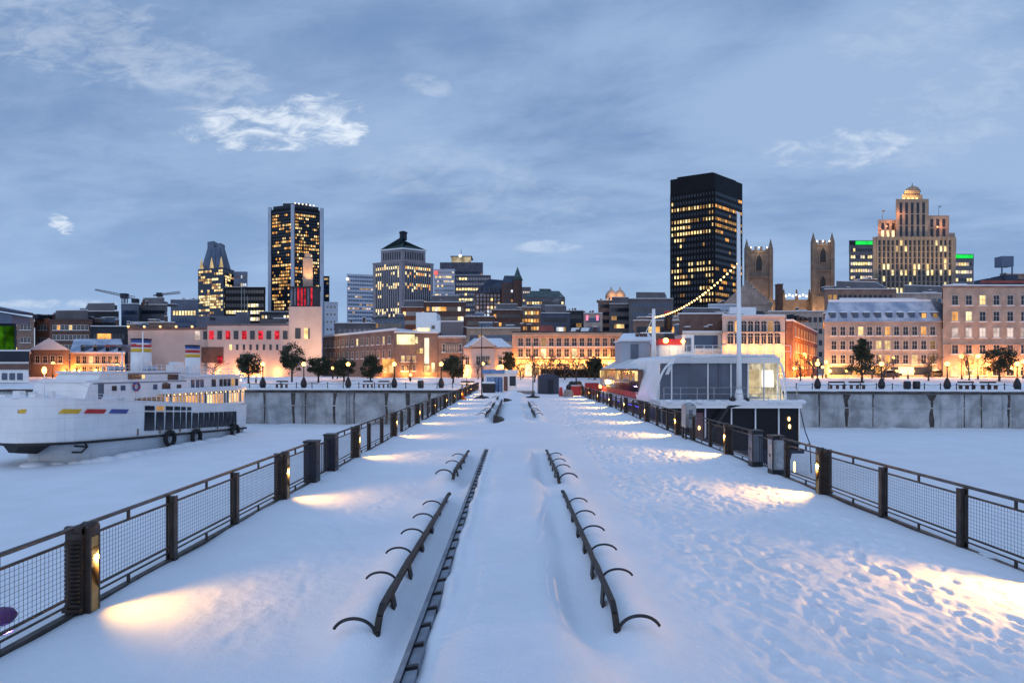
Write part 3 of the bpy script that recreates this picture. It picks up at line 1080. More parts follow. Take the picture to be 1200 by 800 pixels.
Y = 77.0
t = thing('kiosk', 'small white kiosk with a faded blue roof at the end of the pier', 'kiosk', (X_(587, Y), Y, 0))
x0, x1 = box_pts(567.5, 605.5, Y)
b = MB()
b.box(x0, x1, Y, Y + 4, 0, 2.35)
b.build('wall', M['white_paint'], t)
b = MB()
b.box(x0 - .25, x0 + (x1 - x0) * .62, Y - .35, Y + 4.2, 2.36, 2.85)
b.build('roof', M['kiosk_blue'], t)
b = MB()
b.box(x0 + (x1 - x0) * .62 + .02, x1 + .15, Y - .2, Y + 4.2, 2.36, 2.78)
b.build('parapet', M['white_paint'], t)
b = MB()
b.box(x0 + (x1 - x0) * .60, x0 + (x1 - x0) * .72, Y - .03, Y, 0.1, 1.95)
b.build('door', M['brown_roof'], t)
b = MB()
b.box(x0 + (x1 - x0) * .78, x0 + (x1 - x0) * .97, Y - .03, Y, .75, 2.0, 0)
b.box(x0 + (x1 - x0) * .77, x0 + (x1 - x0) * .98, Y - .08, Y, .62, .74, 1)
b.build('window', [M['glass'], M['white_paint']], t)
b = MB()
b.box(x0 + .3, x0 + (x1 - x0) * .55, Y - .06, Y, .3, 1.9)
b.build('blue_panel', M['kiosk_blue'], t)

Y = 73.0
x0, x1 = box_pts(565.5, 579.5, Y)
t = thing('storage_bin', 'low black storage bin with snow on top in front of the kiosk', 'bin', (x0, Y, 0))
b = MB()
b.hull([(x0, Y, 0), (x1, Y, 0), (x1, Y + 1.3, 0), (x0, Y + 1.3, 0)], [(x0 - .05, Y - .05, 1.15), (x1 + .05, Y - .05, 1.15), (x1 + .05, Y + 1.35, 1.15), (x0 - .05, Y + 1.35, 1.15)])
b.build('body', M['black_paint'], t)
b = MB()
b.hull([(x0 - .08, Y - .08, 1.16), (x1 + .08, Y - .08, 1.16), (x1 + .08, Y + 1.4, 1.16), (x0 - .08, Y + 1.4, 1.16)], [(x0 + .05, Y + .1, 1.36), (x1 - .05, Y + .1, 1.36), (x1 - .05, Y + 1.2, 1.36), (x0 + .05, Y + 1.2, 1.36)])
b.build('snow_cover', M['roof_snow'], t)
x0, x1 = box_pts(580, 588.5, Y + 1)
t = thing('barrier', 'blue panelled barrier between the black bin and the kiosk door', 'barrier', (x0, Y, 0))
b = MB()
b.box(x0, x1, Y + 1, Y + 1.12, .1, 1.75)
b.build('panel', M['kiosk_blue'], t)
b = MB()
for f in (0, .5, 1):
    xx = x0 + (x1 - x0) * f
    b.box(xx - .04, xx + .04, Y + .9, Y + 1.0, 0, 1.85)
b.build('frame', M['iron'], t)

Y = 70.0
x0, x1 = box_pts(631, 655, Y)
t = thing('shed', 'dark navy shed with a curved roof standing on the pier end', 'shed', (x0, Y, 0))
b = MB()
b.box(x0, x1, Y, Y + 3.2, 0, 1.95)
b.build('wall', M['navy_clad'], t)
b = MB()
n = 10
prof = [(x0 - .06 + (x1 - x0 + .12) * k / n, 1.96 + .42 * math.sin(PI * (0.08 + .84 * k / n))) for k in range(n + 1)]
b.add([(p[0], Y - .08, p[1]) for p in prof] + [(p[0], Y + 3.3, p[1]) for p in prof] + [(prof[0][0], Y - .08, 1.955), (prof[-1][0], Y - .08, 1.955)],
      [(k, k + 1, n + 2 + k, n + 1 + k) for k in range(n)] + [tuple([2 * n + 2] + [2 * n + 3] + list(range(n, -1, -1)))])
b.build('roof', M['navy_clad'], t)
b = MB()
b.box(x0 + 1.1, x0 + 1.75, Y - .035, Y, .1, 1.7)
b.build('door', M['dark_clad'], t)
b = MB()
b.box(X_(606, 68), X_(627, 68), 68, 69.2, 0.05, .42)
b.box(X_(607, 68), X_(626, 68), 68.1, 69.1, .43, .58, 1)
tag(b.build('snowy_platform', [M['grey_metal'], M['roof_snow']], None, loc=(X_(616, 68), 68.6, 0)), 'low snow-topped platform left of the navy shed', 'platform')


def red_barrier(px0, px1, y, zt, label):
    x0, x1 = box_pts(px0, px1, y)
    t = thing('barrier', label, 'barrier', ((x0 + x1) / 2, y, 0), 0, 'red barriers where the pier meets the quay')
    b = MB()
    b.hull([(x0, y - .3, 0), (x1, y - .3, 0), (x1, y + .3, 0), (x0, y + .3, 0)], [(x0 + .05, y - .18, zt), (x1 - .05, y - .18, zt), (x1 - .05, y + .18, zt), (x0 + .05, y + .18, zt)])
    b.build('body', M['red_paint'], t)
    b = MB()
    b.box(x0 + .04, x1 - .04, y - .2, y + .2, zt + .003, zt + .09)
    b.build('snow_cover', M['roof_snow'], t)


red_barrier(685, 702, 68.0, 1.35, 'long red barrier at the right-hand side of the pier end')
red_barrier(669, 681, 66.5, 1.05, 'middle red barrier beside the dark heap')
red_barrier(655, 659.5, 64.5, .95, 'narrow red barrier right beside the navy shed')
b = MB()
x0, x1 = box_pts(660, 672, 63.5)
b.hull([(x0, 63.2, 0), (x1, 63.2, 0), (x1, 64.4, 0), (x0, 64.4, 0)], [(x0 + .15, 63.3, .62), (x1 - .1, 63.3, .55), (x1 - .2, 64.2, .7), (x0 + .2, 64.2, .72)])
tag(b.build('stone_block', M['grey_stone'], None, loc=(x0, 63.8, 0)), 'grey block with snow around it in front of the red barriers', 'block')
b = MB()
for k in range(7):
    b.ball((X_(667 + k * 2.2, 70) + .1 * (k % 2), 70 + .3 * (k % 3), .75 + .35 * (k % 2)), .42, n=7, k=5)
b.box(X_(666, 70), X_(681, 70), 69.7, 70.7, 0, .8)
tag(b.build('tarpaulin_heap', M['black_paint'], None, loc=(X_(672, 70), 70, 0)), 'dark lumpy heap under a tarpaulin behind the red barriers', 'heap')
# orange cone by the left fence
b = MB()
b.box(-.36, .36, -.36, .36, 0, .07)
b.lathe([(.30, .07), (.06, .80), (.05, .84)], (0, 0, 0), 14)
o = b.build('traffic_cone', M['orange'], None)
o.location = (X_(541.5, 57), 57, dz(-5, 57) + .02)
tag(o, 'orange traffic cone against the far left fence', 'cone')

# silver pedestal standing outside the right-hand fence
Y = 25.2
x = X_(806.5, Y)
t = thing('service_pedestal', 'tall silver service pedestal on dark legs at the right fence', 'pedestal', (x, Y, 0))
b = MB()
b.box(x - .20, x + .24, Y - .3, Y + .3, .50, 1.42)
b.lathe([(.26, 0), (.24, .05), (.12, .10), (.02, .12)], (x + .02, Y, 1.42), 12)
b.build('box', M['steel'], t)
b = MB()
for dx in (-.16, .18):
    b.box(x + dx - .035, x + dx + .035, Y - .25, Y - .18, 0, .5)
    b.box(x + dx - .035, x + dx + .035, Y + .18, Y + .25, 0, .5)
b.build('leg', M['iron'], t)
b = MB()
b.box(x + .241, x + .25, Y - .12, Y + .05, .75, 1.25)
b.box(x - .06, x + .10, Y - .306, Y - .301, 0.85, 1.25)
b.build('door_panel', M['grey_metal'], t)

# violet floodlights hung outside the fences, washing the ice
for (x, y, z, lab, e) in ((-5.74, 6.72, 0.17, 'dark purple floodlight with a round head outside the left fence', 26), (8.1, 12.6, -.35, 'violet floodlight below the right fence', 60)):
    t = thing('floodlight', lab, 'floodlight', (x, y, z))
    b = MB()
    sgn = -1 if x < 0 else 1
    b.tube([(x - .55, y - .12, z - .06), (x - .02, y, z), (x + .05, y + .02, z + .005), (x + .1, y + .03, z + .01)], [.10, .105, .085, .03], 14)
    b.build('housing', M['purple'], t)
    b = MB()
    b.bar((x - .3, y, z - .08), (x - .3 - sgn * .12, y, z - .75), .05, .05)
    b.build('bracket', M['iron'], t)
    lamp('flood', 'SPOT', (x, y, z - .14), t, e, (0.32, 0.12, 1.0), .05, (x + sgn * 1.6, y + .8, ICE), 95, .8)
# ------------------------------------------------------------------ white ferry frozen in on the left
class Frame:
    """ship coordinates: u from the stem aft, v to the visible side, z up"""
    def __init__(s, ox, oy, ax, ay):
        l = math.hypot(ax, ay)
        s.o, s.a, s.n = (ox, oy), (ax / l, ay / l), (ay / l, -ax / l)

    def __call__(s, u, v, z):
        return (s.o[0] + s.a[0] * u + s.n[0] * v, s.o[1] + s.a[1] * u + s.n[1] * v, z)


F = Frame(-40.0, 50.1, .15, .989)


def fbox(b, fr, u0, u1, v0, v1, z0, z1, m=0, rake=0.0):
    """v1 > v0; rake leans the forward end aft at the top"""
    bot = [fr(u0, v0, z0), fr(u0, v1, z0), fr(u1, v1, z0), fr(u1, v0, z0)]
    top = [fr(u0 + rake, v0, z1), fr(u0 + rake, v1, z1), fr(u1, v1, z1), fr(u1, v0, z1)]
    b.hull(bot, top, m)


def loft(b, fr, us, hw, zb, zt, m=0, flare=1.0):
    """a hull band between zb(u) and zt(u) with half width hw(u) at the top and hw(u)*flare at the bottom"""
    n = len(us)
    vs = []
    for u in us:
        w = hw(u)
        vs += [fr(u, w, zt(u)), fr(u, w * flare, zb(u)), fr(u, -w * flare, zb(u)), fr(u, -w, zt(u))]
    fs = []
    for i in range(n - 1):
        for k in range(4):
            fs.append((i * 4 + k, (i + 1) * 4 + k, (i + 1) * 4 + (k + 1) % 4, i * 4 + (k + 1) % 4))
    fs += [(3, 2, 1, 0), ((n - 1) * 4, (n - 1) * 4 + 1, (n - 1) * 4 + 2, (n - 1) * 4 + 3)]
    b.add(vs, fs, m)


def rub(u): return -2.92 - .045 * (u + 4)
def sheer(u): return .72 - .080 * (u + 4)


def half(u):
    t = min(1, max(0, (u + 2.55) / 4.6))
    w = 3.8 * (1 - (1 - t) ** 2.3) ** .60
    if u > 20:
        w *= 1 - .10 * ((u - 20) / 4) ** 2
    return max(.35, w)


def half_low(u):
    t = min(1, max(0, (u + .35) / 4.2))
    return max(.25, 3.6 * (1 - (1 - t) ** 2.0) ** .75 * (1 if u < 20 else 1 - .14 * ((u - 20) / 4) ** 2))


ferry = thing('ferry', 'white passenger ferry with two striped funnels locked in the river ice', 'ferry', F(8, 0, ICE))
us_u = [-2.45, -2.3, -2.0, -1.6, -1.0, 0, 1.5, 3, 5, 7, 10, 13, 16, 19, 21, 22.5, 24]
us_l = [-.3, .1, .6, 1.2, 2, 3, 4.2, 5.6, 7.5, 10, 13, 16, 19, 21, 22.5, 24]
b = MB()
loft(b, F, us_u, half, lambda u: rub(u), sheer, 0, .97)
hull = b.build('hull', M['hull_white'], ferry)
b = MB()
loft(b, F, us_l, lambda u: min(half_low(u), half(u) * .96), lambda u: ICE - .6, lambda u: rub(u) - .22, 0, .90)
b.build('lower_hull', plated('grey_white_hull', (0.66, 0.70, 0.74)), ferry)
b = MB()
loft(b, F, us_u, lambda u: half(u) + .07, lambda u: rub(u) - .215, lambda u: rub(u) - .002, 0, 1.0)
b.build('rubbing_strake', M['black_paint'], ferry)
b = MB()
loft(b, F, [-2.3, -1.9, -1.4, -.8], lambda u: half(u) * .70, lambda u: rub(u) - .5 - .14 * (u + 4.3), lambda u: rub(u) - .22, 0, .35)
b.build('bow_underside', M['black_paint'], ferry)
b = MB()
loft(b, F, us_u, lambda u: half(u) + .03, lambda u: sheer(u) + .003, lambda u: sheer(u) + .10, 0, 1.0)
b.build('deck_snow', M['roof_snow'], ferry)


def side_patch(u0, u1, z0, z1, slant, m, name, parent, proud=.03, k=6):
    b = MB()
    for i in range(k):
        a, c = u0 + (u1 - u0) * i / k, u0 + (u1 - u0) * (i + 1) / k
        pa, pc = half(a) + proud, half(c) + proud
        qa, qc = half(a + slant) + proud, half(c + slant) + proud
        da, dc = sheer(a) - .72, sheer(c) - .72
        bot = [F(a, pa, z0 + da), F(c, pc, z0 + dc), F(c, pc - .3, z0 + dc), F(a, pa - .3, z0 + da)]
        top = [F(a + slant, qa, z1 + da), F(c + slant, qc, z1 + dc), F(c + slant, qc - .3, z1 + dc), F(a + slant, qa - .3, z1 + da)]
        b.hull(bot, top)
    return b.build(name, m, parent)


def u_at(px):
    """u of the ferry's visible side at pixel column px"""
    lo, hi = -2.42, 24
    for _ in range(40):
        mid = (lo + hi) / 2
        p = F(mid, half(mid), 0)
        if CX + FPX * p[0] / p[1] < px: lo = mid
        else: hi = mid
    return lo


def z_at(px, py):
    u = u_at(px)
    return Z_(py, F(u, half(u), 0)[1])


for (p0, p1, m, nm) in ((68, 96, 'yellow_paint', 'yellow_stripe'), (99, 125, 'red_paint', 'red_stripe'), (128, 151, 'blue_paint', 'blue_stripe'), (14, 31, 'yellow_paint', 'yellow_stripe'), (5, 12.5, 'red_paint', 'red_stripe')):
    u0, u1 = u_at(p0), u_at(p1)
    d0 = sheer(u0) - .72
    zz0, zz1 = z_at(p0, 484.2) - d0, z_at(p0, 479.4) - d0
    sl = min(.28, .25 * (u1 - u0))
    side_patch(u0, u1 - sl, zz0, zz1, sl, M[m], nm, ferry)

# saloon windows in the hull side
for k, (p0, p1) in enumerate(((170, 181), (183.5, 192), (194.5, 202.5), (204.5, 211), (212.5, 217.5), (219.5, 224), (226, 232), (233.5, 238.5), (239.8, 244.8), (246, 250.6), (251.8, 256), (257.2, 261.3), (262.5, 266.6), (267.6, 271.6), (272.6, 277))):
    u0, u1 = u_at(p0), u_at(p1)
    d0 = sheer(u0) - .72
    pb = 504.5 - (p0 - 170) * .055
    pt = 482.5 if k < 6 else 483.5 - (p0 - 226) * .035
    o = side_patch(u0, u1, z_at(p0, pb) - d0, z_at(p0, pt) - d0, 0, M['glass'], 'window', hull, .025, 2)
    if k < 6:
        side_patch(u0, u1, z_at(p0, 480.6) - d0, z_at(p0, 475.2 + .3 * k) - d0, 0, W['dim'] if k == 1 else M['glass'], 'window', hull, .025, 2)
# tyre fenders
for px, py in ((197, 513.5), (228, 511.5), (273.5, 505)):
    u = u_at(px)
    c = F(u, half(u) + .22, z_at(px, py))
    b = MB()
    a_, n_ = Vector((F.a[0], F.a[1], 0)), Vector((F.n[0], F.n[1], 0))
    pts = [Vector(c) + a_ * math.cos(t) * .62 + Vector((0, 0, 1)) * math.sin(t) * .68 for t in [2 * PI * i / 18 for i in range(19)]]
    b.tube(pts, .21, 8)
    b.build('tyre_fender', M['rubber'], ferry)
# anchor in its hawse
b = MB()
c = F(1.35, half_low(1.35) + .12, -3.75)
b.tube([F(1.0, half_low(1.0) + .12, -3.62), F(1.7, half_low(1.7) + .1, -3.75)], .06, 8)
b.tube([F(.9, half_low(.9) + .10, -4.12), F(1.35, half_low(1.35) + .16, -4.18), F(1.72, half_low(1.72) + .1, -3.75), F(1.6, half_low(1.6) + .1, -3.45)], .07, 8)
b.build('anchor', M['iron'], ferry)

# superstructure
b = MB()
fbox(b, F, 1.6, 14.2, -2.7, 2.7, .15, 1.75, 0, .7)
fbox(b, F, 3.4, 15.0, -2.2, 2.2, 1.75, 2.55, 0, .6)
house = b.build('deckhouse', M['hull_white'], ferry)
b = MB()
fbox(b, F, 3.8, 15.1, -2.35, 2.35, 2.553, 2.72)
fbox(b, F, 2.2, 4.0, -2.4, 2.4, 1.753, 1.95)
b.build('snow_cover', M['roof_snow'], ferry)


def fwin(b, fr, u0, u1, v, z0, z1, m=0, t=.05):
    fbox(b, fr, u0, u1, v - .1, v + t, z0, z1, m)


for (u0, u1, v, z0, z1, key) in ((7.0, 8.6, 2.2, 1.95, 2.4, 'dark'), (12.2, 13.7, 2.2, 1.8, 2.35, 'dark'), (4.6, 5.1, 2.7, .95, 1.4, 'dark'), (5.6, 6.1, 2.7, .95, 1.4, 'bluepane'), (9.6, 10.1, 2.7, .9, 1.4, 'bluepane'), (10.8, 11.9, 2.7, .9, 1.45, 'dark'), (8.75, 9.05, 2.2, 2.0, 2.35, 'warm'), (12.9, 13.5, 2.7, .5, 1.3, 'dark')):
    b = MB()
    fwin(b, F, u0, u1, v, z0, z1)
    b.build('window', W[key], house)
# lifebuoy on the deckhouse side
b = MB()
c = F(7.35, 2.82, 1.25)
a_ = Vector((F.a[0], F.a[1], 0))
ring = [Vector(c) + a_ * math.cos(t) * .36 + Vector((0, 0, 1)) * math.sin(t) * .36 for t in [2 * PI * i / 20 for i in range(21)]]
for i in range(4):
    b.tube(ring[i * 5:i * 5 + 4], .085, 8, 0)
    b.tube(ring[i * 5 + 3:i * 5 + 6], .09, 8, 1)
b.build('lifebuoy', [M['blue_paint'], M['red_paint']], ferry)
# rails, doors, rafts and rubbing marks that break up the white paint
b = MB()
for k in range(17):
    u = 4.2 + k * .66
    b.bar(F(u, 2.1, 2.7), F(u, 2.1, 3.35), .035, .035)
for h in (3.02, 3.35):
    b.bar(F(4.2, 2.1, h), F(14.8, 2.1, h), .03, .03)
b.build('railing', M['white_paint'], ferry)
for k, u in enumerate((5.3, 6.2, 9.6, 10.5)):
    b = MB()
    b.tube([F(u, 1.7, 2.98), F(u + .7, 1.7, 2.98)], .24, 10)
    b.build('raft_canister', M['pale_clad'], ferry)
for u0, u1, z0, z1 in ((3.1, 3.7, .2, 1.6), (11.0, 11.55, .2, 1.55)):
    b = MB()
    fwin(b, F, u0, u1, 2.7, z0, z1, 0, .03)
    b.build('door', M['slate'], house)
b = MB()
for u in (6.4, 9.2, 12.0, 15.0, 18.0, 21.0):
    fbox(b, F, u, u + .05, half(u) - .2, half(u) + .03, rub(u) + .1, rub(u) + .75)
b.build('rust_streak', mat('rust_marks', (.30, .20, .14), .8, .3, 3), ferry)
b = MB()
for k in range(13):
    u = 2.6 + k * .9
    fbox(b, F, u, u + .9, 2.66, 2.74, 1.62, 1.70)
fbox(b, F, 7.0, 14.0, 2.16, 2.26, 2.44, 2.52)
b.build('moulding', M['blue_clad'], ferry)
# low gear and snow heaps on the fore deck
r = random.Random(12)
b = MB()
for k in range(26):
    u = -2.2 + r.random() * 11
    v = -1.5 + r.random() * 4.4
    if u < 1.6 or v > 2.75:
        v = min(v, half(u) - .4)
        fbox(b, F, u, u + .3 + r.random() * .8, v - .3, v + .1 + r.random() * .3, sheer(u) + .05, sheer(u) + .25 + r.random() * .5)
b.build('deck_gear', M['white_paint'], ferry)
b = MB()
for k in range(18):
    u = -2.6 + r.random() * 11
    v = -1.2 + r.random() * 3.6
    v = min(v, half(u) - .5)
    b.ball(F(u, v, sheer(u) + .08), .45 + .55 * r.random(), 0, 10, 6, .42)
b.build('snow_heap', M['roof_snow'], ferry)
b = MB()
for k in range(15):
    u = 2.0 + k * .62
    b.bar(F(u, half(u) - .1, sheer(u)), F(u, half(u) - .1, sheer(u) + .55), .035, .035)
for h in (.3, .55):
    for k in range(14):
        u = 2.0 + k * .62
        b.bar(F(u, half(u) - .1, sheer(u) + h), F(u + .62, half(u + .62) - .1, sheer(u + .62) + h), .03, .03)
b.build('railing', M['white_paint'], ferry)

# glazed promenade with warm light, aft
b = MB()
fbox(b, F, 10.2, 23.6, -3.5, 3.45, -1.25, -1.0)
fbox(b, F, 10.2, 23.8, -3.6, 3.6, .42, .58)
for k in range(28):
    u = 10.3 + 13.1 * k / 27
    fbox(b, F, u, u + .1, 3.36, 3.46, -1.0, .42)
fbox(b, F, 10.4, 23.4, -1.4, -1.2, -1.0, .42)
prom = b.build('promenade', M['white_paint'], ferry)
r = random.Random(4)
for k in range(27):
    u = 10.4 + 13.1 * k / 27
    key = r.choice(['orange', 'orange', 'dark', 'dim', 'orange', 'dim', 'warm'])
    b = MB()
    fbox(b, F, u + .02, u + .36, 3.30, 3.35, -.98, .10 if key != 'dark' else .4)
    b.build('window', W[key], prom)
b = MB()
for k in range(16):
    b.ball(F(10.7 + k * .83, 3.50, .30), .05, n=6, k=4)
b.build('light_string', M['bulb'], prom)
b = MB()
fbox(b, F, 10.3, 23.7, -3.5, 3.55, .583, .74)
for k in range(12):
    b.ball(F(11 + k * 1.1, 2.6, .7), .75, 0, 10, 6, .3)
b.build('snow_cover', M['roof_snow'], ferry)

# after cabin on top, with rails
b = MB()
fbox(b, F, 14.3, 24.0, -2.6, 2.6, .6, 2.05)
cab = b.build('after_cabin', M['hull_white'], ferry)
for (u0, u1, key) in ((15.2, 15.7, 'bluepane'), (16.0, 16.5, 'bluepane'), (16.7, 17.2, 'bluepane'), (18.6, 19.3, 'dark'), (20.0, 20.55, 'dark'), (20.75, 21.3, 'dark'), (21.5, 22.05, 'dark'), (22.25, 22.8, 'dim'), (23.0, 23.5, 'dark')):
    b = MB()
    fwin(b, F, u0, u1, 2.6, .85, 1.75)
    b.build('window', W[key], cab)
b = MB()
fbox(b, F, 14.2, 24.3, -2.8, 2.85, 2.053, 2.25)
b.build('snow_cover', M['roof_snow'], ferry)
b = MB()
for k in range(17):
    u = 15.0 + k * .56
    b.bar(F(u, 2.6, 2.25), F(u, 2.6, 2.95), .04, .04)
for h in (2.6, 2.95):
    b.bar(F(15, 2.6, h), F(24, 2.6, h), .04, .04)
b.build('railing', M['white_paint'], ferry)
# funnels: white, then yellow, red, thin white and navy bands
for (u, r_, zb, zt) in ((11.2, .92, 2.6, 5.9), (18.9, .78, 2.15, 5.55)):
    H = zt - zb
    b = MB()
    x, y, _ = F(u, 0, 0)
    lv = [(0, .62, 0), (.62, .735, 1), (.735, .765, 0), (.765, .875, 2), (.875, .90, 0), (.90, 1.0, 3)]
    for a, c, m in lv:
        b.lathe([(r_ * (1.02 - .05 * a), H * a), (r_ * (1.02 - .05 * c), H * c - .002)], (x, y, zb), 24, m)
    b.lathe([(r_ * 1.05, H), (r_ * 1.05, H + .12), (r_ * .8, H + .14)], (x, y, zb), 24, 4)
    b.build('funnel', [M['white_paint'], M['yellow_paint'], M['red_paint'], M['blue_paint'], M['black_paint']], ferry)
# masts and small gear
b = MB()
x, y, _ = F(10.0, 1.2, 0)
b.tube([(x, y, 2.6), (x, y, 6.7)], [.09, .05], 8)
b.bar((x - .6, y, 5.4), (x + .6, y, 5.4), .06, .06)
x, y, _ = F(9.2, -.4, 0)
b.tube([(x, y, 2.6), (x, y, 4.6)], [.07, .05], 8)
b.build('mast', M['white_paint'], ferry)
b = MB()
for (u, v, w, h) in ((13.2, 1.2, .8, .9), (14.6, .4, 1.0, 1.2), (16.4, 1.0, .9, .7)):
    fbox(b, F, u, u + w, v, v + w, 2.5, 2.5 + h)
b.build('ventilator', M['white_paint'], ferry)
# warm lamps: cluster at the stern, one on the fore deck mast
b = MB()
x, y, z = F(24.4, 1.8, 0)
for k in range(5):
    b.ball((x + .25 * k - .5, y, 1.55 + .18 * (k % 2)), .13, n=8, k=6)
b.build('lamp_cluster', lit('stern_lamps', (1, .62, .25), 9, light=True, patch=0), ferry)
b = MB()
x, y, _ = F(-.6, 1.2, 0)
b.tube([(x, y, .3), (x, y, 2.55)], [.05, .035], 8)
b.build('deck_lamp_pole', M['white_paint'], ferry)
b = MB()
b.lathe([(.07, 0), (.14, .1), (.17, .3), (.12, .5), (.04, .58)], (x, y, 2.55), 10)
b.build('deck_lamp', M['bulb_hot'], ferry)
lamp('stern_glow', 'POINT', F(24.0, 4.2, .2), ferry, 40, (1, .55, .2), .3)

# snow pushed up in a ridge along the ferry's waterline
b = MB()
r = random.Random(8)
for k in range(44):
    u = -1 + 26 * k / 43
    w = half_low(u) if u < 24 else half_low(24)
    b.ball(F(u, w + .35 + .3 * r.random(), ICE - .06), .5 + .55 * r.random(), 0, 10, 6, .42)
tag(b.build('ice_ridge', M['ice_snow'], None, loc=F(10, 4, ICE)), kind='stuff', label='crumbled snow piled along the waterline of the white ferry')

# ------------------------------------------------------------------ glazed black and white ship moored on the right
G = Frame(15.6, 44.0, 0.0, 1.0)       # u runs away from us along the pier, v to the right
ship = thing('spa_ship', 'black-hulled ship with a white glazed deckhouse moored to the right of the pier', 'ship', (15.6, 50, ICE))


def gw(u):
    return 5.25


b = MB()
# hull: dark, narrower and rounded at the water
sec = [(-4.2, .28), (-4.9, -2.2), (-4.6, -3.6), (-3.6, ICE - .6)]
prof = sec + [(-p[0], p[1]) for p in reversed(sec)]
n = len(prof)
stn = [(-.2, 1.0, 0.0), (1.6, 1.08, 0), (4, 1.1, 0), (20, 1.1, 0), (30, 1.05, 0), (36, .8, 0), (40, .3, 0)]
vs = []
for u, k, dzz in stn:
    vs += [G(u, p[0] * k, p[1]) for p in prof]
fs = [(i * n + j, i * n + (j + 1) % n, (i + 1) * n + (j + 1) % n, (i + 1) * n + j) for i in range(len(stn) - 1) for j in range(n)]
fs += [tuple(range(n - 1, -1, -1)), tuple(range((len(stn) - 1) * n, len(stn) * n))]
b.add(vs, fs)
hull2 = b.build('hull', M['navy_paint'], ship)
# stern gallery: dark panels between white posts, under the overhanging balcony
b = MB()
fbox(b, G, -.35, 0.9, -4.95, 5.1, -2.95, .10)
b.build('stern_wall', M['black_glass'], ship)
for v in (-4.95, -3.35, -1.75, .15, 1.9, 3.6, 5.1):
    b = MB()
    b.bar(G(-.43, v, -2.95), G(-.43, v, .10), .09, .09)
    b.build('stern_post', M['white_paint'] if v > -3 else M['grey_metal'], ship)
b = MB()
fbox(b, G, -.42, -.352, -2.9, -1.9, -2.4, -.25)
b.build('brown_panel', M['brown_roof'], ship)
b = MB()
fbox(b, G, -.6, .9, -5.1, 5.4, -3.2, -2.953)
b.build('stern_ledge', M['navy_paint'], ship)
for (v, z, m) in ((-2.55, -.78, 'purple_lamp'), (4.35, -.70, 'bulb'), (4.4, -1.25, 'bulb'), (-3.2, -1.2, 'bulb'), (-2.2, -1.35, 'bulb'), (4.3, -4.05, 'bulb'), (4.75, -4.2, 'bulb')):
    b = MB()
    x, y, _ = G(-.44, v, z)
    h = .10 if m == 'purple_lamp' else (.16 if z > -3 else .42)
    b.lathe([(.02, -h), (.08, -h * .6), (.08, h * .6), (.02, h)], (x, y, z), 8)
    b.build('stern_lamp', M[m], ship)
lamp('stern_violet', 'POINT', G(-.9, -2.55, -.78), ship, 6, (.3, .1, 1), .1)
# balcony with snow
b = MB()
fbox(b, G, -1.1, 2.4, -5.25, 5.0, .12, .34)
b.build('balcony', M['white_paint'], ship)
b = MB()
r = random.Random(2)
fbox(b, G, -1.15, 2.2, -5.22, 4.97, .343, .62)
for k in range(40):
    b.ball(G(-1.0 + .3 * r.random(), -5 + 10.2 * r.random(), .55), .18 + .22 * r.random(), 0, 8, 5, .5)
b.build('snow_cover', M['roof_snow'], ship)
b = MB()
for k in range(9):
    v = -4.9 + 1.2 * k
    b.bar(G(-.95, v, .5), G(-.95, v, 1.6), .045, .045)
for h in (1.15, 1.6):
    b.bar(G(-.95, -4.9, h), G(-.95, 4.9, h), .03, .03)
b.build('railing', M['steel'], ship)
# white deckhouse: roof, raking quarter panels, glass across the stern
b = MB()
bot = [G(1.0, -3.72, 3.37), G(1.0, 4.30, 3.37), G(13.5, 4.30, 3.37), G(13.5, -4.5, 3.37)]
top = [G(.6, -3.55, 3.80), G(.6, 4.2, 3.80), G(13.5, 4.2, 3.80), G(13.5, -4.2, 3.80)]
b.hull(bot, top)
b.build('roof', M['white_paint'], ship)
b = MB()
bot = [G(.7, -3.6, 3.803), G(.7, 4.15, 3.803), G(13.4, 4.15, 3.803), G(13.4, -4.1, 3.803)]
top = [G(1.0, -3.3, 3.98), G(1.0, 3.9, 3.98), G(13.2, 3.9, 3.98), G(13.2, -3.8, 3.98)]
b.hull(bot, top)
for k in range(16):
    b.ball(G(1.0, -3.2 + k * .46, 3.92), .25 + .25 * r.random(), 0, 8, 5, .35)
b.build('roof_snow', M['roof_snow'], ship)
b = MB()   # left quarter panel, curving down to the deck
b.hull([G(1.6, -5.1, .34), G(7.0, -5.25, .34), G(7.0, -4.95, .34), G(1.6, -4.75, .34)], [G(1.3, -3.78, 3.60), G(13.4, -4.55, 3.60), G(13.4, -4.25, 3.60), G(1.3, -3.55, 3.60)])
b.build('quarter_panel', M['white_paint'], ship)
for va, vb in ((-5.02, -3.66), (4.86, 4.28)):
    b = MB()
    arc = [G(1.25 - .2 * math.sin(t * PI / 2), va + (vb - va) * t ** 1.6, .34 + 3.05 * math.sin(t * PI / 2)) for t in [i / 12 for i in range(13)]]
    b.tube(arc, .09, 8)
    b.build('corner_frame', M['white_paint'], ship)
b = MB()
b.hull([G(1.5, 4.42, .62), G(1.5, 4.85, .62), G(12, 4.85, .62), G(12, 4.42, .62)], [G(1.5, 4.22, 3.35), G(1.5, 4.28, 3.35), G(12, 4.28, 3.35), G(12, 4.22, 3.35)])
b.build('side_glass', lit('lit_side_glass', (1, .88, .62), .55, patch=.5, scale=1.0), ship)
b = MB()
fbox(b, G, 1.4, 1.46, -4.6, 2.05, .62, 3.365)
gl = b.build('stern_glass', M['ship_glass'], ship)
for v in (-3.75, -1.0, .75, 2.05, 3.25, 4.3):
    b = MB()
    b.bar(G(1.33, v, .62), G(1.33, v, 3.36), .09, .09)
    b.build('mullion', M['white_paint'], ship)
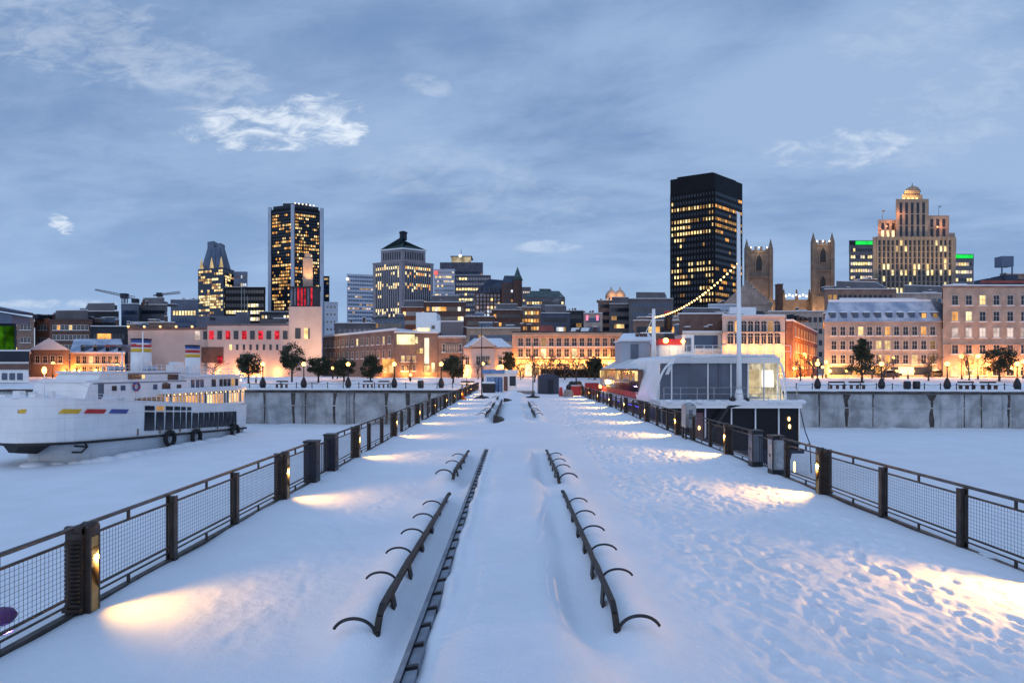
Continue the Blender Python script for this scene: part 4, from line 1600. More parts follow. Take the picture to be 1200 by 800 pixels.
for v in (-2.3, -.1, 1.3):
    b = MB()
    b.bar(G(1.36, v, .62), G(1.36, v, 3.36), .05, .05)
    b.build('mullion', M['grey_metal'], ship)
b = MB()
fbox(b, G, 2.3, 2.38, 2.1, 3.3, 1.0, 2.9)
b.build('lit_blind', lit('lit_blind', (1.0, .78, .45), .62, patch=.25, scale=1.2), ship)
b = MB()
fbox(b, G, 2.0, 2.08, 3.4, 4.3, 1.55, 2.85)
b.build('bright_window', lit('bright_window', (1, .93, .78), 1.3, patch=.15), ship)
lamp('cabin_glow', 'POINT', G(1.8, 3.8, 1.5), ship, 40, (1, .82, .5), .2)
# side gallery along the pier: dark warm-lit windows over a red band
b = MB()
fbox(b, G, 7.05, 30, -5.1, -4.7, .34, 2.9)
gal = b.build('side_gallery', M['brown_roof'], ship)
r = random.Random(6)
for k in range(20):
    u = 7.3 + k * 1.13
    key = r.choice(['dark', 'dim', 'dark', 'dim', 'warm', 'dark'])
    b = MB()
    fbox(b, G, u, u + 1.0, -5.16, -5.101, 1.9, 2.75)
    b.build('window', W[key], gal)
    b = MB()
    fbox(b, G, u, u + 1.0, -5.16, -5.101, .95, 1.85)
    b.build('window', M['glass'], gal)
b = MB()
fbox(b, G, 7.1, 29.5, -5.15, -5.103, .4, .88)
b.build('red_band', M['red_paint'], gal)
b = MB()   # pale canvas roof over the gallery
b.hull([G(9.5, -5.45, 2.95), G(28, -5.3, 2.95), G(28, -2, 2.95), G(9.5, -2, 2.95)], [G(12.5, -3.6, 3.9), G(27, -3.6, 3.9), G(27, -2.6, 3.9), G(12.5, -2.6, 3.9)])
b.build('awning', M['canvas'], ship)
b = MB()
fbox(b, G, 7.1, 30, -6.3, -5.16, .05, .33)
b.build('side_deck', M['roof_snow'], ship)
b = MB()
b.bar(G(30, -6.32, .0), G(2, -6.1, .0), .06, .06)
b.build('led_strip', lit('violet_strip', (.16, .10, 1), 1.6, patch=0), ship)
lamp('violet_wash', 'POINT', G(12, -6.0, 1.3), ship, 16, (.42, .25, 1), .04)
lamp('violet_wash', 'POINT', G(5, -6.1, 1.5), ship, 10, (.5, .32, 1), .04)
# upper works behind the roof: cabins, red wheelhouse, funnel
Y2 = 60.0


def gpx(px, Y): return X_(px, Y)


b = MB()
b.box(gpx(728, 64), gpx(762, 64), 64, 68, 2.9, Z_(400, 64))
b.build('upper_cabin', M['pale_clad'], ship)
b = MB()
b.box(gpx(739, 64), gpx(748, 64), 63.9, 63.995, Z_(420, 64), Z_(403, 64))
b.build('cabin_door', M['slate'], ship)
b = MB()
b.box(gpx(727, 64), gpx(763, 64), 63.8, 68.2, Z_(400, 64) + .003, Z_(398, 64))
b.build('cabin_roof', M['roof_snow'], ship)
b = MB()
b.box(gpx(771, Y2), gpx(798, Y2), Y2, Y2 + 3, Z_(404, Y2), Z_(397, Y2))
b.build('red_wheelhouse_band', M['red_paint'], ship)
b = MB()
b.box(gpx(773, Y2), gpx(800, Y2), Y2 + .1, Y2 + 3, 3.5, Z_(404, Y2) - .003)
b.box(gpx(800, Y2) + .01, gpx(814, Y2), Y2 + .2, Y2 + 3, 3.5, Z_(392, Y2))
b.build('wheelhouse', M['white_paint'], ship)
b = MB()
b.box(gpx(803, Y2), gpx(810, Y2), Y2 + .12, Y2 + .195, Z_(412, Y2), Z_(396, Y2))
b.build('window', M['slate'], ship)
b = MB()
b.ball((gpx(780, Y2), Y2 - .1, Z_(399, Y2)), .28, n=10, k=7)
b.ball((gpx(800, Y2), Y2 - .1, Z_(400, Y2)), .22, n=10, k=7)
b.build('deck_lamp', M['bulb_hot'], ship)
lamp('wheelhouse_glow', 'POINT', (gpx(790, Y2), Y2 - .9, 5.0), ship, 60, (1, .6, .25), .2)
b = MB()
b.hull([(gpx(779, Y2), Y2 + .5, Z_(397, Y2)), (gpx(793, Y2), Y2 + .5, Z_(397, Y2)), (gpx(793, Y2), Y2 + 1.5, Z_(397, Y2)), (gpx(779, Y2), Y2 + 1.5, Z_(397, Y2))],
       [(gpx(784, Y2), Y2 + .7, Z_(385, Y2)), (gpx(788, Y2), Y2 + .7, Z_(385, Y2)), (gpx(788, Y2), Y2 + 1.3, Z_(385, Y2)), (gpx(784, Y2), Y2 + 1.3, Z_(385, Y2))])
b.lathe([(.42, 0), (.42, 1.25), (.5, 1.3), (.5, 1.5), (.36, 1.55)], (gpx(786, Y2), Y2 + 1, Z_(386, Y2)), 12)
b.build('funnel', M['black_paint'], ship)
b = MB()
b.lathe([(.43, 1.56), (.43, 1.86), (.3, 1.95)], (gpx(786, Y2), Y2 + 1, Z_(386, Y2)), 12)
b.build('funnel_cap', M['red_paint'], ship)
# near mast, standing on the balcony
mx, my = X_(866, 43.3), 43.3
b = MB()
b.tube([(mx, my, .6), (mx, my, 5), (mx - .03, my, Z_(250, my))], [.20, .17, .12], 12)
b.lathe([(.34, 0), (.30, .4), (.22, .9)], (mx, my, .55), 12)
b.tube([(mx - .03, my, Z_(250, my)), (mx - .22, my, Z_(248.5, my))], [.10, .05], 8)
b.build('mast', M['white_paint'], ship)
b = MB()
b.tube([(mx, my - .2, .5), (mx + .3, my - .3, .45), (mx - .9, my - .4, .2), (mx - 1.8, my - .5, -1.1), (mx - 2.7, my - .55, -2.3)], .11, 8)
b.ball((mx - .55, my - .2, .72), .24, n=8, k=6)
b.ball((mx + .5, my - .2, .70), .20, n=8, k=6)
b.build('mooring_gear', M['black_paint'], ship)
# far mast with spreaders
Y3 = 59.0
m2x = X_(766, Y3)
b = MB()
b.tube([(m2x, Y3, 3.3), (m2x, Y3, Z_(362, Y3))], [.26, .16], 10)
for py, w in ((371, 1.1), (390, 1.9)):
    z = Z_(py, Y3)
    b.bar((m2x - w * .7, Y3, z), (m2x + w, Y3, z), .09, .09)
b.bar((m2x - .8, Y3, Z_(390, Y3)), (m2x, Y3, Z_(371, Y3)), .05, .05)
b.build('mast', M['white_paint'], ship)
# string of bulbs from the near mast down to the far one
A_, B_ = Vector((mx - .1, my, Z_(308, my))), Vector((m2x, Y3, Z_(371, Y3)))
b, w = MB(), MB()
pts = []
for k in range(33):
    f = k / 32
    p = A_.lerp(B_, f)
    p.z -= 3.1 * f * (1 - f)
    pts.append(p)
w.tube(pts, .018, 5)
for p in pts:
    b.ball((p.x, p.y, p.z - .07), .075, n=7, k=5)
w.build('wire', M['iron'], ship)
b.build('light_string', M['bulb'], ship)
# light rails on the roof edge, stays and boarding boom
b = MB()
for k in range(16):
    x = X_(775 + k * 10.2, 46)
    b.bar((x, 46.2, 3.8), (x, 46.2, 4.75), .035, .035)
for h in (4.3, 4.75):
    b.bar((X_(775, 46), 46.2, h), (X_(928, 46), 46.2, h), .03, .03)
b.build('roof_railing', M['white_paint'], ship)
b = MB()
for k in range(20):
    y = 52 + k * 1.2
    b.bar((11.2, y, .33), (11.2, y, .3 + .9), .03, .03)
b.build('side_railing', M['grey_metal'], ship)
b = MB()
b.tube([G(-.3, 5.2, .1), G(-.5, 5.5, -1.6), G(-.7, 5.75, -2.5)], .035, 6)
b.tube([G(-.3, 4.2, -2.55), G(-.7, 5.75, -2.5), G(-.7, 5.85, -4.6)], .04, 6)
b.build('boom', M['iron'], ship)
b = MB()
b.tube([G(1.5, -5.0, .25), G(2.5, -5.9, .05), G(5, -6.6, -.25), G(7.5, -7.6, -.1)], .07, 8)
b.build('mooring_rope', M['black_paint'], ship)
# ------------------------------------------------------------------ buildings
_proto = {}


def win_geo(kind, w, h):
    """one window in its own coordinates, looking towards -y: 0 pane, 1 frame, 2 sill"""
    b = MB()
    if kind == 'plain':
        b.box(-w / 2, w / 2, -.04, .10, 0, h, 0)
    elif kind == 'sash':
        f = min(.14, w * .12)
        b.box(-w / 2 + f, w / 2 - f, -.015, .10, f, h - f, 0)
        b.box(-w / 2, -w / 2 + f, -.10, .10, 0, h, 1)
        b.box(w / 2 - f, w / 2, -.10, .10, 0, h, 1)
        b.box(-w / 2 + f, w / 2 - f, -.10, .10, h - f, h, 1)
        b.box(-w / 2 + f, w / 2 - f, -.10, .10, 0, f, 1)
        b.box(-w / 2 + f, w / 2 - f, -.05, -.016, h * .52, h * .52 + .06, 1)
        b.box(-.025, .025, -.045, -.017, f, h - f, 1)
        b.box(-w / 2 - .12, w / 2 + .12, -.24, .10, -.14, -.003, 2)
    elif kind == 'arch':
        n = 8
        r = w / 2
        hs = h - r
        pts = [(-r, 0), (r, 0)] + [(r * math.cos(PI * i / n), hs + r * math.sin(PI * i / n)) for i in range(n + 1)]
        m = len(pts)
        b.add([(p[0], -.015, p[1]) for p in pts], [tuple(range(m))], 0)
        ro = r + .16
        outer = [(-ro, 0), (ro, 0)] + [(ro * math.cos(PI * i / n), hs + ro * math.sin(PI * i / n)) for i in range(n + 1)]
        vs = [(p[0], -.12, p[1]) for p in pts] + [(p[0], -.12, p[1]) for p in outer] + [(p[0], .02, p[1]) for p in pts] + [(p[0], .02, p[1]) for p in outer]
        fs = []
        for i in range(1, m):
            j = (i + 1) % m
            fs += [(i, m + i, m + j, j), (i, j, 2 * m + j, 2 * m + i), (m + j, m + i, 3 * m + i, 3 * m + j)]
        b.add(vs, fs, 1)
        b.box(-.03, .03, -.06, -.018, 0, hs + r * .9, 1)
        b.box(-r, r, -.055, -.02, hs - .04, hs + .04, 1)
        b.box(-ro - .1, ro + .1, -.26, .10, -.16, -.003, 2)
    return b


class Bld:
    def __init__(s, name, label, loc, cat='building', group=None, seed=1):
        s.t = thing(name, label, cat, loc, 0, group)
        s.w = []
        s.r = random.Random(seed)
        s.frame, s.sill = M['frame'], M['roof_snow']

    def part(s, name, b, m):
        return b.build(name, m, s.t)

    def facade(s, P0, P1, z0, z1, cols, rows, ww, wh, kind='plain', lit_=.3, keys=('warm', 'yellow'), dark='dark', mx=1.0, out=0.0, rowlit=None, indep=False):
        dx, dy = P1[0] - P0[0], P1[1] - P0[1]
        L = math.hypot(dx, dy)
        dx, dy = dx / L, dy / L
        nx, ny = dy, -dx
        rz = math.atan2(dy, dx)
        cw, ch = (L - 2 * mx) / cols, (z1 - z0) / rows
        for r in range(rows):
            p = rowlit(r, rows) if rowlit else lit_
            run = s.r.random() < p
            for c in range(cols):
                if s.r.random() < (.42 if kind == 'plain' and not indep else 1.0):
                    run = s.r.random() < p
                k = s.r.choice(keys) if run else dark
                a = mx + cw * (c + .5)
                s.w.append((P0[0] + dx * a + nx * out, P0[1] + dy * a + ny * out, z0 + ch * r + (ch - wh) / 2, rz, kind, ww if ww > 0 else cw + ww, wh, k))

    def finish(s):
        if not s.w:
            return s
        t = s.t
        tl = wloc(t)
        order = sorted(s.w, key=lambda q: -(q[5] * q[6]) / (q[0] ** 2 + q[1] ** 2) * (0.6 if q[7] in ('dark', 'bluepane') else 1.0))
        for q in order[:100]:
            key = (q[4], round(q[5], 2), round(q[6], 2), q[7], s.frame.name, s.sill.name)
            if key not in _proto:
                _proto[key] = win_geo(q[4], q[5], q[6]).mesh('window', [W[q[7]], s.frame, s.sill])
            inst('window', _proto[key], t, Vector((q[0], q[1], q[2])) - tl, q[3])
        rest = order[100:]
        if rest:
            keys = sorted({q[7] for q in rest})
            mats = [W[k] for k in keys] + [s.frame, s.sill]
            b = MB()
            for q in rest:
                g = win_geo(q[4], q[5], q[6])
                c, sn = math.cos(q[3]), math.sin(q[3])
                base = len(b.v)
                b.v += [(q[0] + p[0] * c - p[1] * sn, q[1] + p[0] * sn + p[1] * c, q[2] + p[2]) for p in g.v]
                b.f += [tuple(i + base for i in f) for f in g.f]
                b.mi += [keys.index(q[7]) if m == 0 else len(keys) + m - 1 for m in g.mi]
                b.sm += g.sm
            o = b.build('window', mats, t)
            o['kind'] = 'stuff'
        return s


def foot(pl, Yl, pr, Yr, depth):
    """plan from two front corners; the flanks run back along the lines of sight, as on wedge-shaped old-town plots"""
    return [(X_(pl, Yl), Yl), (X_(pr, Yr), Yr), (X_(pr, Yr + depth), Yr + depth), (X_(pl, Yl + depth), Yl + depth)]


def grow(poly, d):
    cx, cy = sum(p[0] for p in poly) / len(poly), sum(p[1] for p in poly) / len(poly)
    out = []
    for p in poly:
        l = math.hypot(p[0] - cx, p[1] - cy)
        out.append((cx + (p[0] - cx) * (l + d) / l, cy + (p[1] - cy) * (l + d) / l))
    return out


def corner_foot(pl, Yl, pm, Ym, pr, Yr):
    A, B_, C_ = (X_(pl, Yl), Yl), (X_(pm, Ym), Ym), (X_(pr, Yr), Yr)
    return [A, B_, C_, (A[0] + C_[0] - B_[0], A[1] + C_[1] - B_[1])]


G0 = 1.15


def block(label, pl, pr, py, Y, depth, wall, cols=0, rows=0, ww=1.2, wh=1.7, kind='sash', lit_=.2, keys=('warm',), dark='dark', Yr=None, z0=None, snow=True,
          name='building', win_z=None, side=None, group=None, seed=None, roof='dark_roof', cornice=None, mx=1.0, rowlit=None, finish=True, penthouse=False):
    """flat-roofed building whose front runs from pixel column pl to pr, top edge at pixel row py"""
    Yr = Yr or Y
    P = foot(pl, Y, pr, Yr, depth)
    zt = Z_(py, (Y + Yr) / 2)
    z0 = G0 if z0 is None else z0
    cx, cy = sum(p[0] for p in P) / 4, sum(p[1] for p in P) / 4
    B = Bld(name, label, (cx, cy, z0), group=group, seed=seed or int(pl * 7 + py))
    b = MB()
    b.prism(P, z0 - 1, zt)
    B.part('wall', b, M[wall])
    b = MB()
    b.prism(grow(P, .25), zt + .003, zt + .35, 0)
    b.prism(grow(P, .05), zt + .353, zt + .62, 1)
    B.part('roof', b, [M[cornice or wall], M['roof_snow'] if snow else M[roof]])
    if penthouse:
        b = MB()
        Q = grow(P, -min(depth, math.hypot(P[1][0] - P[0][0], P[1][1] - P[0][1])) * .30)
        b.prism(Q, zt + .62, zt + 3.6)
        b.prism(grow(Q, .1), zt + 3.603, zt + 3.8, 1)
        B.part('penthouse', b, [M['grey_clad'], M['roof_snow']])
    if Y < 330:
        rr = random.Random(int(pl * 3 + Y))
        W_ = P[1][0] - P[0][0]
        for k in range(rr.randint(2, 4)):              # chimneys, vents and lift housings
            b = MB()
            x = P[0][0] + W_ * rr.uniform(.06, .90)
            y = P[0][1] + depth * rr.uniform(.12, .45)
            if rr.random() < .55:
                w, h = rr.uniform(.5, .9), rr.uniform(1.4, 2.8)
                b.box(x, x + w, y, y + w, zt + .3, zt + h)
                b.box(x - .1, x + w + .1, y - .1, y + w + .1, zt + h + .003, zt + h + .18, 1)
                B.part('chimney', b, [M['dark_brick'], M['roof_snow']])
            else:
                w, h = min(W_ * .3, rr.uniform(2.0, 5.0)), rr.uniform(1.2, 2.4)
                b.box(x, min(x + w, P[1][0] - .2), y, y + 2.4, zt + .3, zt + h)
                b.box(x - .1, min(x + w, P[1][0] - .2) + .1, y - .1, y + 2.5, zt + h + .003, zt + h + .2, 1)
                B.part('roof_housing', b, [M[rr.choice(['slate', 'dark_clad', 'brown_stone', 'grey_clad'])], M['roof_snow']])
    if cols:
        a, c = win_z or (z0 + .8, zt - .5)
        B.facade(P[0], P[1], a, c, cols, rows, ww, wh, kind, lit_, keys, dark, mx, rowlit=rowlit)
        if side:
            if (P[0][0] + P[1][0]) < 0:
                B.facade(P[1], P[2], a, c, side, rows, ww, wh, kind, lit_, keys, dark, mx, rowlit=rowlit)
            else:
                B.facade(P[3], P[0], a, c, side, rows, ww, wh, kind, lit_, keys, dark, mx, rowlit=rowlit)
    B.P, B.zt, B.z0 = P, zt, z0
    if finish:
        B.finish()
    return B


def wall_lamp(B, P0, P1, f, z, energy=60, color=(1, .50, .16), out=.45, bulb=True, size=.25):
    dx, dy = P1[0] - P0[0], P1[1] - P0[1]
    L = math.hypot(dx, dy)
    nx, ny = dy / L, -dx / L
    x, y = P0[0] + dx * f + nx * out, P0[1] + dy * f + ny * out
    if bulb:
        b = MB()
        b.lathe([(.06, -.28), (.20, -.1), (.22, .15), (.10, .32), (.02, .36)], (x, y, z), 8)
        b.bar((x, y, z - .2), (x - nx * out, y - ny * out, z - .2), .05, .05, 1)
        o = b.build('wall_lamp', [M['bulb_hot'], M['iron']], B.t)
    lamp('wall_lamp_light', 'POINT', (x + nx * .55, y + ny * .55, z - .1), B.t, energy * 6.0, (1, color[1] * .80, color[2] * .55), size)


def gable_roof(P, z0, h, over=.4, along='x'):
    """roof on the four-cornered plan P (front left, front right, back right, back left)"""
    Q = grow(P, over)
    if along == 'x':
        r0 = ((Q[0][0] + Q[3][0]) / 2, (Q[0][1] + Q[3][1]) / 2)
        r1 = ((Q[1][0] + Q[2][0]) / 2, (Q[1][1] + Q[2][1]) / 2)
        vs = [(*Q[0], z0), (*Q[1], z0), (*Q[2], z0), (*Q[3], z0), (*r0, z0 + h), (*r1, z0 + h)]
        fs = [(0, 1, 5, 4), (2, 3, 4, 5), (3, 0, 4), (1, 2, 5), (3, 2, 1, 0)]
    else:
        r0 = ((Q[0][0] + Q[1][0]) / 2, (Q[0][1] + Q[1][1]) / 2)
        r1 = ((Q[3][0] + Q[2][0]) / 2, (Q[3][1] + Q[2][1]) / 2)
        vs = [(*Q[0], z0), (*Q[1], z0), (*Q[2], z0), (*Q[3], z0), (*r0, z0 + h), (*r1, z0 + h)]
        fs = [(0, 1, 4), (2, 3, 5), (1, 2, 5, 4), (3, 0, 4, 5), (3, 2, 1, 0)]
    return vs, fs


def hip_roof(P, z0, h, over=.4, ridge=.5):
    Q = grow(P, over)
    cx, cy = sum(p[0] for p in Q) / 4, sum(p[1] for p in Q) / 4
    r0 = ((Q[0][0] + Q[3][0]) / 2, (Q[0][1] + Q[3][1]) / 2)
    r1 = ((Q[1][0] + Q[2][0]) / 2, (Q[1][1] + Q[2][1]) / 2)
    r0 = (cx + (r0[0] - cx) * ridge, cy + (r0[1] - cy) * ridge)
    r1 = (cx + (r1[0] - cx) * ridge, cy + (r1[1] - cy) * ridge)
    vs = [(*Q[0], z0), (*Q[1], z0), (*Q[2], z0), (*Q[3], z0), (*r0, z0 + h), (*r1, z0 + h)]
    return vs, [(0, 1, 5, 4), (2, 3, 4, 5), (3, 0, 4), (1, 2, 5), (3, 2, 1, 0)]


# ================= front row, left to right
# green-lit glass hall at the left edge
Y = 108
B = Bld('glass_hall', 'modern hall at the left edge with a green-lit glass upper storey', (X_(-20, Y), Y, G0))
P = foot(-90, Y, 19, Y, 16)
b = MB(); b.prism(P, Z_(411, Y), Z_(380, Y)); B.part('upper_wall', b, M['dark_clad'])
b = MB()
x0, x1 = X_(-88, Y), X_(22, Y)
b.hull([(x0, Y - 1.5, Z_(379, Y)), (x1, Y - 1.5, Z_(379.5, Y)), (x1, Y + 2.5, Z_(379.5, Y)), (x0, Y + 2.5, Z_(379, Y))], [(x0, Y - 1.5, Z_(352, Y)), (x1, Y - 1.5, Z_(370, Y)), (x1, Y + 2.5, Z_(370, Y)), (x0, Y + 2.5, Z_(352, Y))])
B.part('roof', b, M['blue_clad'])
b = MB()
b.hull([(x0, Y - 1.2, Z_(350, Y)), (x1 + .8, Y - 1.2, Z_(368.5, Y)), (x1 + .8, Y + 2.3, Z_(368.5, Y)), (x0, Y + 2.3, Z_(350, Y))], [(x0, Y - 1.2, Z_(343, Y)), (x1 + .8, Y - 1.2, Z_(365.5, Y)), (x1 + .8, Y + 2.3, Z_(365.5, Y)), (x0, Y + 2.3, Z_(343, Y))])
B.part('roof_edge', b, M['navy_clad'])
for k in range(9):
    p0 = -84 + k * 11.3
    b = MB(); b.box(X_(p0, Y), X_(p0 + 10.4, Y), Y - .08, Y + .1, Z_(410, Y), Z_(382, Y)); B.part('window', b, W['green'])
b = MB(); b.prism(foot(-95, Y - 3, 33.5, Y - 3, 18), 0.5, Z_(424, Y)); B.part('lower_wall', b, M['white_paint'])
b = MB(); b.prism(grow(foot(-95, Y - 3, 33.5, Y - 3, 18), .3), Z_(424, Y) + .003, Z_(412, Y)); B.part('terrace_band', b, M['dark_clad'])
b = MB(); b.prism(grow(foot(-95, Y - 3, 33.5, Y - 3, 18), .5), Z_(412, Y) + .003, Z_(410.5, Y)); B.part('terrace_snow', b, M['roof_snow'])
b = MB(); b.box(X_(-95, 104.9), X_(33, 104.9), 104.85, 104.95, Z_(433, 105), Z_(426, 105)); B.part('brown_band', b, M['brown_roof'])
b = MB()
for k in range(3): b.box(X_(2 + k * 9, 104.9), X_(8 + k * 9, 104.9), 104.87, 104.97, Z_(445, 105), Z_(437, 105))
B.part('poster_panel', b, M['blue_clad'])

# stone house with the snowy gable, and its orange-lit neighbour with dormers
Y = 124
P = foot(34, Y, 81, Y, 22)
B = Bld('stone_house', 'dark stone warehouse with a low snowy gable right of the green-lit hall', (P[0][0] + 4, Y, G0), seed=31)
b = MB(); b.prism(P, 0, Z_(410, Y)); B.part('wall', b, M['brown_stone'])
b = MB(); vs, fs = gable_roof(P, Z_(410, Y) + .003, 2.5, .5, 'y'); b.add(vs, fs); B.part('roof', b, M['roof_snow'])
b = MB(); vs, fs = gable_roof(P, Z_(410, Y) - .1, 2.1, .25, 'y'); b.add(vs, fs); B.part('pediment', b, M['dark_brick'])
B.facade(P[0], P[1], 3.6, 6.2, 4, 1, 1.1, 1.6, 'sash', .1, ('dim',)); B.finish()
wall_lamp(B, P[0], P[1], .93, 2.4, 260, (1, .42, .10)); wall_lamp(B, P[1], P[2], .25, 2.4, 200, (1, .42, .10), bulb=False)
Y = 127
P = foot(82.5, Y, 146, Y, 16)
B = Bld('dormer_house', 'orange-lit stone building with dormers in a snowy roof behind the ferry', (P[0][0] + 6, Y, G0), seed=32)
b = MB(); b.prism(P, 0, Z_(414, Y)); B.part('wall', b, M['warm_stone'])
b = MB(); b.prism(grow(P, .35), Z_(414, Y) + .003, Z_(412.5, Y)); B.part('eaves', b, M['roof_snow'])
b = MB(); vs, fs = hip_roof(P, Z_(412.5, Y) + .003, 3.2, .2, .85); b.add(vs, fs); B.part('roof', b, M['slate_snowy'])
for k in range(4):
    px = 93 + k * 14.5
    b = MB(); x0, x1 = X_(px, Y), X_(px + 5, Y)
    b.box(x0, x1, Y + .4, Y + 3, Z_(412, Y), Z_(406, Y), 0)
    b.hull([(x0 - .15, Y + .2, Z_(406, Y)), (x1 + .15, Y + .2, Z_(406, Y)), (x1 + .15, Y + 4, Z_(406, Y)), (x0 - .15, Y + 4, Z_(406, Y))], [(x0 + .35, Y + .2, Z_(403.5, Y)), (x1 - .35, Y + .2, Z_(403.5, Y)), (x1 - .35, Y + 4, Z_(403.5, Y)), (x0 + .35, Y + 4, Z_(403.5, Y))], 1)
    d = B.part('dormer', b, [M['slate'], M['red_roof'] if k == 2 else M['slate']])
    b = MB(); b.box(x0 + .12, x1 - .12, Y + .34, Y + .398, Z_(411, Y), Z_(407, Y)); b.build('pane', M['glass'], d)
B.facade(P[0], P[1], 1.6, Z_(415.5, Y), 7, 2, 1.1, 1.7, 'sash', .15, ('warm', 'dim')); B.finish()
for f in (.10, .5, .9): wall_lamp(B, P[0], P[1], f, 2.6, 210 if f != .5 else 70, (1, .42, .10))

# long brown roofline behind
block('low brown brick block behind the snowy gables at far left', 20, 40, 374, 190, 20, 'brown_stone', 3, 4, lit_=.05, dark='dark', snow=False)
block('orange-lit brown block left of the dark chimneyed row', 41, 58, 374.5, 196, 20, 'brick', 3, 4, lit_=.25, keys=('dim', 'orange'), snow=False)
block('dark brown brick row with three lit windows behind the dormer house', 58, 108, 376, 188, 25, 'dark_brick', 9, 5, lit_=.10, keys=('orange', 'warm'), snow=False, penthouse=True)
block('dark block with one bright window row under the left crane', 96, 139, 366, 215, 24, 'dark_clad', 8, 4, 2.0, 1.5, 'plain', .25, ('warm', 'yellow'), penthouse=True)
block('stepped blue-grey flats behind the dark block', 94, 128, 362.5, 260, 20, 'slate', 8, 5, 1.6, 1.6, 'plain', .06, ('dim',))
block('blue-windowed block under the crane', 142, 163, 357, 240, 24, 'blue_clad', 5, 5, 2.2, 1.6, 'plain', .25, ('blue', 'cool', 'dim'), dark='bluepane')
block('grey concrete block with a lit roof edge right of the crane', 163, 196, 358, 250, 24, 'grey_clad', 6, 6, 1.6, 1.5, 'plain', .05, ('dim',), penthouse=True)
block('glassy flats with a curved corner and lit upper windows', 200, 232, 352, 300, 30, 'blue_clad', 8, 9, -.5, 2.2, 'plain', .2, ('warm', 'yellow'), dark='bluepane', rowlit=lambda r, n: .75 if r == 7 else .12)
block('black glass base block with yellow floors in front of the tall dark tower', 263, 311, 337, 430, 38, 'black_steel', 14, 12, -.35, 2.4, 'plain', .5, ('yellow', 'white'), rowlit=lambda r, n: .8 if 2 < r < 9 else .05, side=6)
block('pale green-lit round-topped block right of the setback tower', 274, 290, 319, 640, 25, 'blue_clad', 6, 12, -.5, 3.0, 'plain', .5, ('yellow', 'cool'), snow=False)
block('pale concrete block right of the tall dark tower', 380, 396, 354.5, 420, 25, 'pale_clad', 3, 9, 1.2, 1.4, 'plain', .0)
block('narrow dark tower peeping out behind the tall dark tower', 379, 386, 324, 720, 20, 'navy_clad', 4, 22, -.6, 2.2, 'plain', .45, ('warm', 'dim'))

# setback tower with a notched crown
Y = 640
B = Bld('skyscraper', 'office tower with a sloping notched crown at left', (X_(253, Y), Y, G0), seed=41)
P = corner_foot(232, Y + 14, 262, Y, 274.5, Y + 22)
b = MB(); b.prism(P, 0, Z_(313, Y)); B.part('shaft', b, M['navy_clad'])
Q = grow(P, -3.2)
T = grow(P, -9.5)
zb, zt = Z_(313, Y), Z_(283, Y)
b = MB(); b.prism(Q, zb + .01, zt - 4, 0, T)
mid = ((T[0][0] + T[1][0]) / 2, (T[0][1] + T[1][1]) / 2)
b.prism([T[0], mid, ((T[2][0] + T[3][0]) / 2, (T[2][1] + T[3][1]) / 2), T[3]], zt - 4.01, zt + 3)
b.prism([(mid[0] + 3, mid[1]), T[1], T[2], ((T[2][0] + T[3][0]) / 2 + 3, (T[2][1] + T[3][1]) / 2)], zt - 4.01, zt)
B.part('crown', b, M['blue_clad'])
for i in range(3):
    q0, q1, t0, t1 = Q[0], Q[1], T[0], T[1]
    a = .12 + i * .3
    b = MB()
    f = lambda s, z: ((q0[0] + (q1[0] - q0[0]) * s) * (1 - z) + (t0[0] + (t1[0] - t0[0]) * s) * z, (q0[1] + (q1[1] - q0[1]) * s) * (1 - z) + (t0[1] + (t1[1] - t0[1]) * s) * z - .5, zb + (zt - 4 - zb) * z)
    b.add([f(a, .1), f(a + .24, .1), f(a + .24, .92), f(a, .92)], [(0, 1, 2, 3)]); B.part('crown_pane', b, W['bluepane'])
B.facade(P[0], P[1], 20, Z_(315, Y), 11, 30, -.55, 2.3, 'plain', .45, ('warm', 'yellow', 'dim'), rowlit=lambda r, n: .6 if r > 10 else .35)
B.facade(P[1], P[2], 20, Z_(315, Y), 8, 30, -.55, 2.3, 'plain', .3, ('warm', 'dim', 'yellow'))
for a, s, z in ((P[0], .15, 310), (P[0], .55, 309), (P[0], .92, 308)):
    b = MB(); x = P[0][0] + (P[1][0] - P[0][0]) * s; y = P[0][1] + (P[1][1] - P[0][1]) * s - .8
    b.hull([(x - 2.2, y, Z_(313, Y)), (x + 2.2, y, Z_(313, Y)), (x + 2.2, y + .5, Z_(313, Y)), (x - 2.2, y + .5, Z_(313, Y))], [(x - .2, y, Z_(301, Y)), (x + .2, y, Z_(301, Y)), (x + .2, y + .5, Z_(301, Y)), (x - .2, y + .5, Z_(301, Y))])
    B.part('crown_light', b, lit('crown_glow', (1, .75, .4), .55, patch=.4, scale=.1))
B.finish()

# tall dark tower with pale corner piers
Y = 672
B = Bld('skyscraper', 'tallest dark office tower at left with pale corner piers', (X_(347, Y), Y, G0), seed=42)
P = corner_foot(317, Y + 12, 343.2, Y, 376.5, Y + 15)
zt = Z_(243, Y)
b = MB(); b.prism(P, 0, zt); B.part('shaft', b, M['black_steel'])
for k, p in enumerate(P[:3]):
    w = 1.7
    b = MB()
    x = p[0] + (-.6 if k == 0 else (.6 if k == 2 else 0))
    b.box(x - w, x + w, p[1] - w, p[1] + w, 0, zt + 3)
    B.part('corner_pier', b, M['pale_clad'])
b = MB(); b.prism(grow(P, -3), zt + .01, zt + 4); b.prism(grow(P, -14), zt + 4.01, zt + 8); B.part('roof_plant', b, M['dark_clad'])
def rl(r, n): return .06 if r in (n - 1, n // 2 - 4, n // 2 - 5) else (.55 if r > 6 else .35)
B.facade(P[0], P[1], 24, zt - 2, 11, 42, -.7, 2.2, 'plain', .5, ('warm', 'orange', 'dim'), rowlit=rl, mx=2.5)
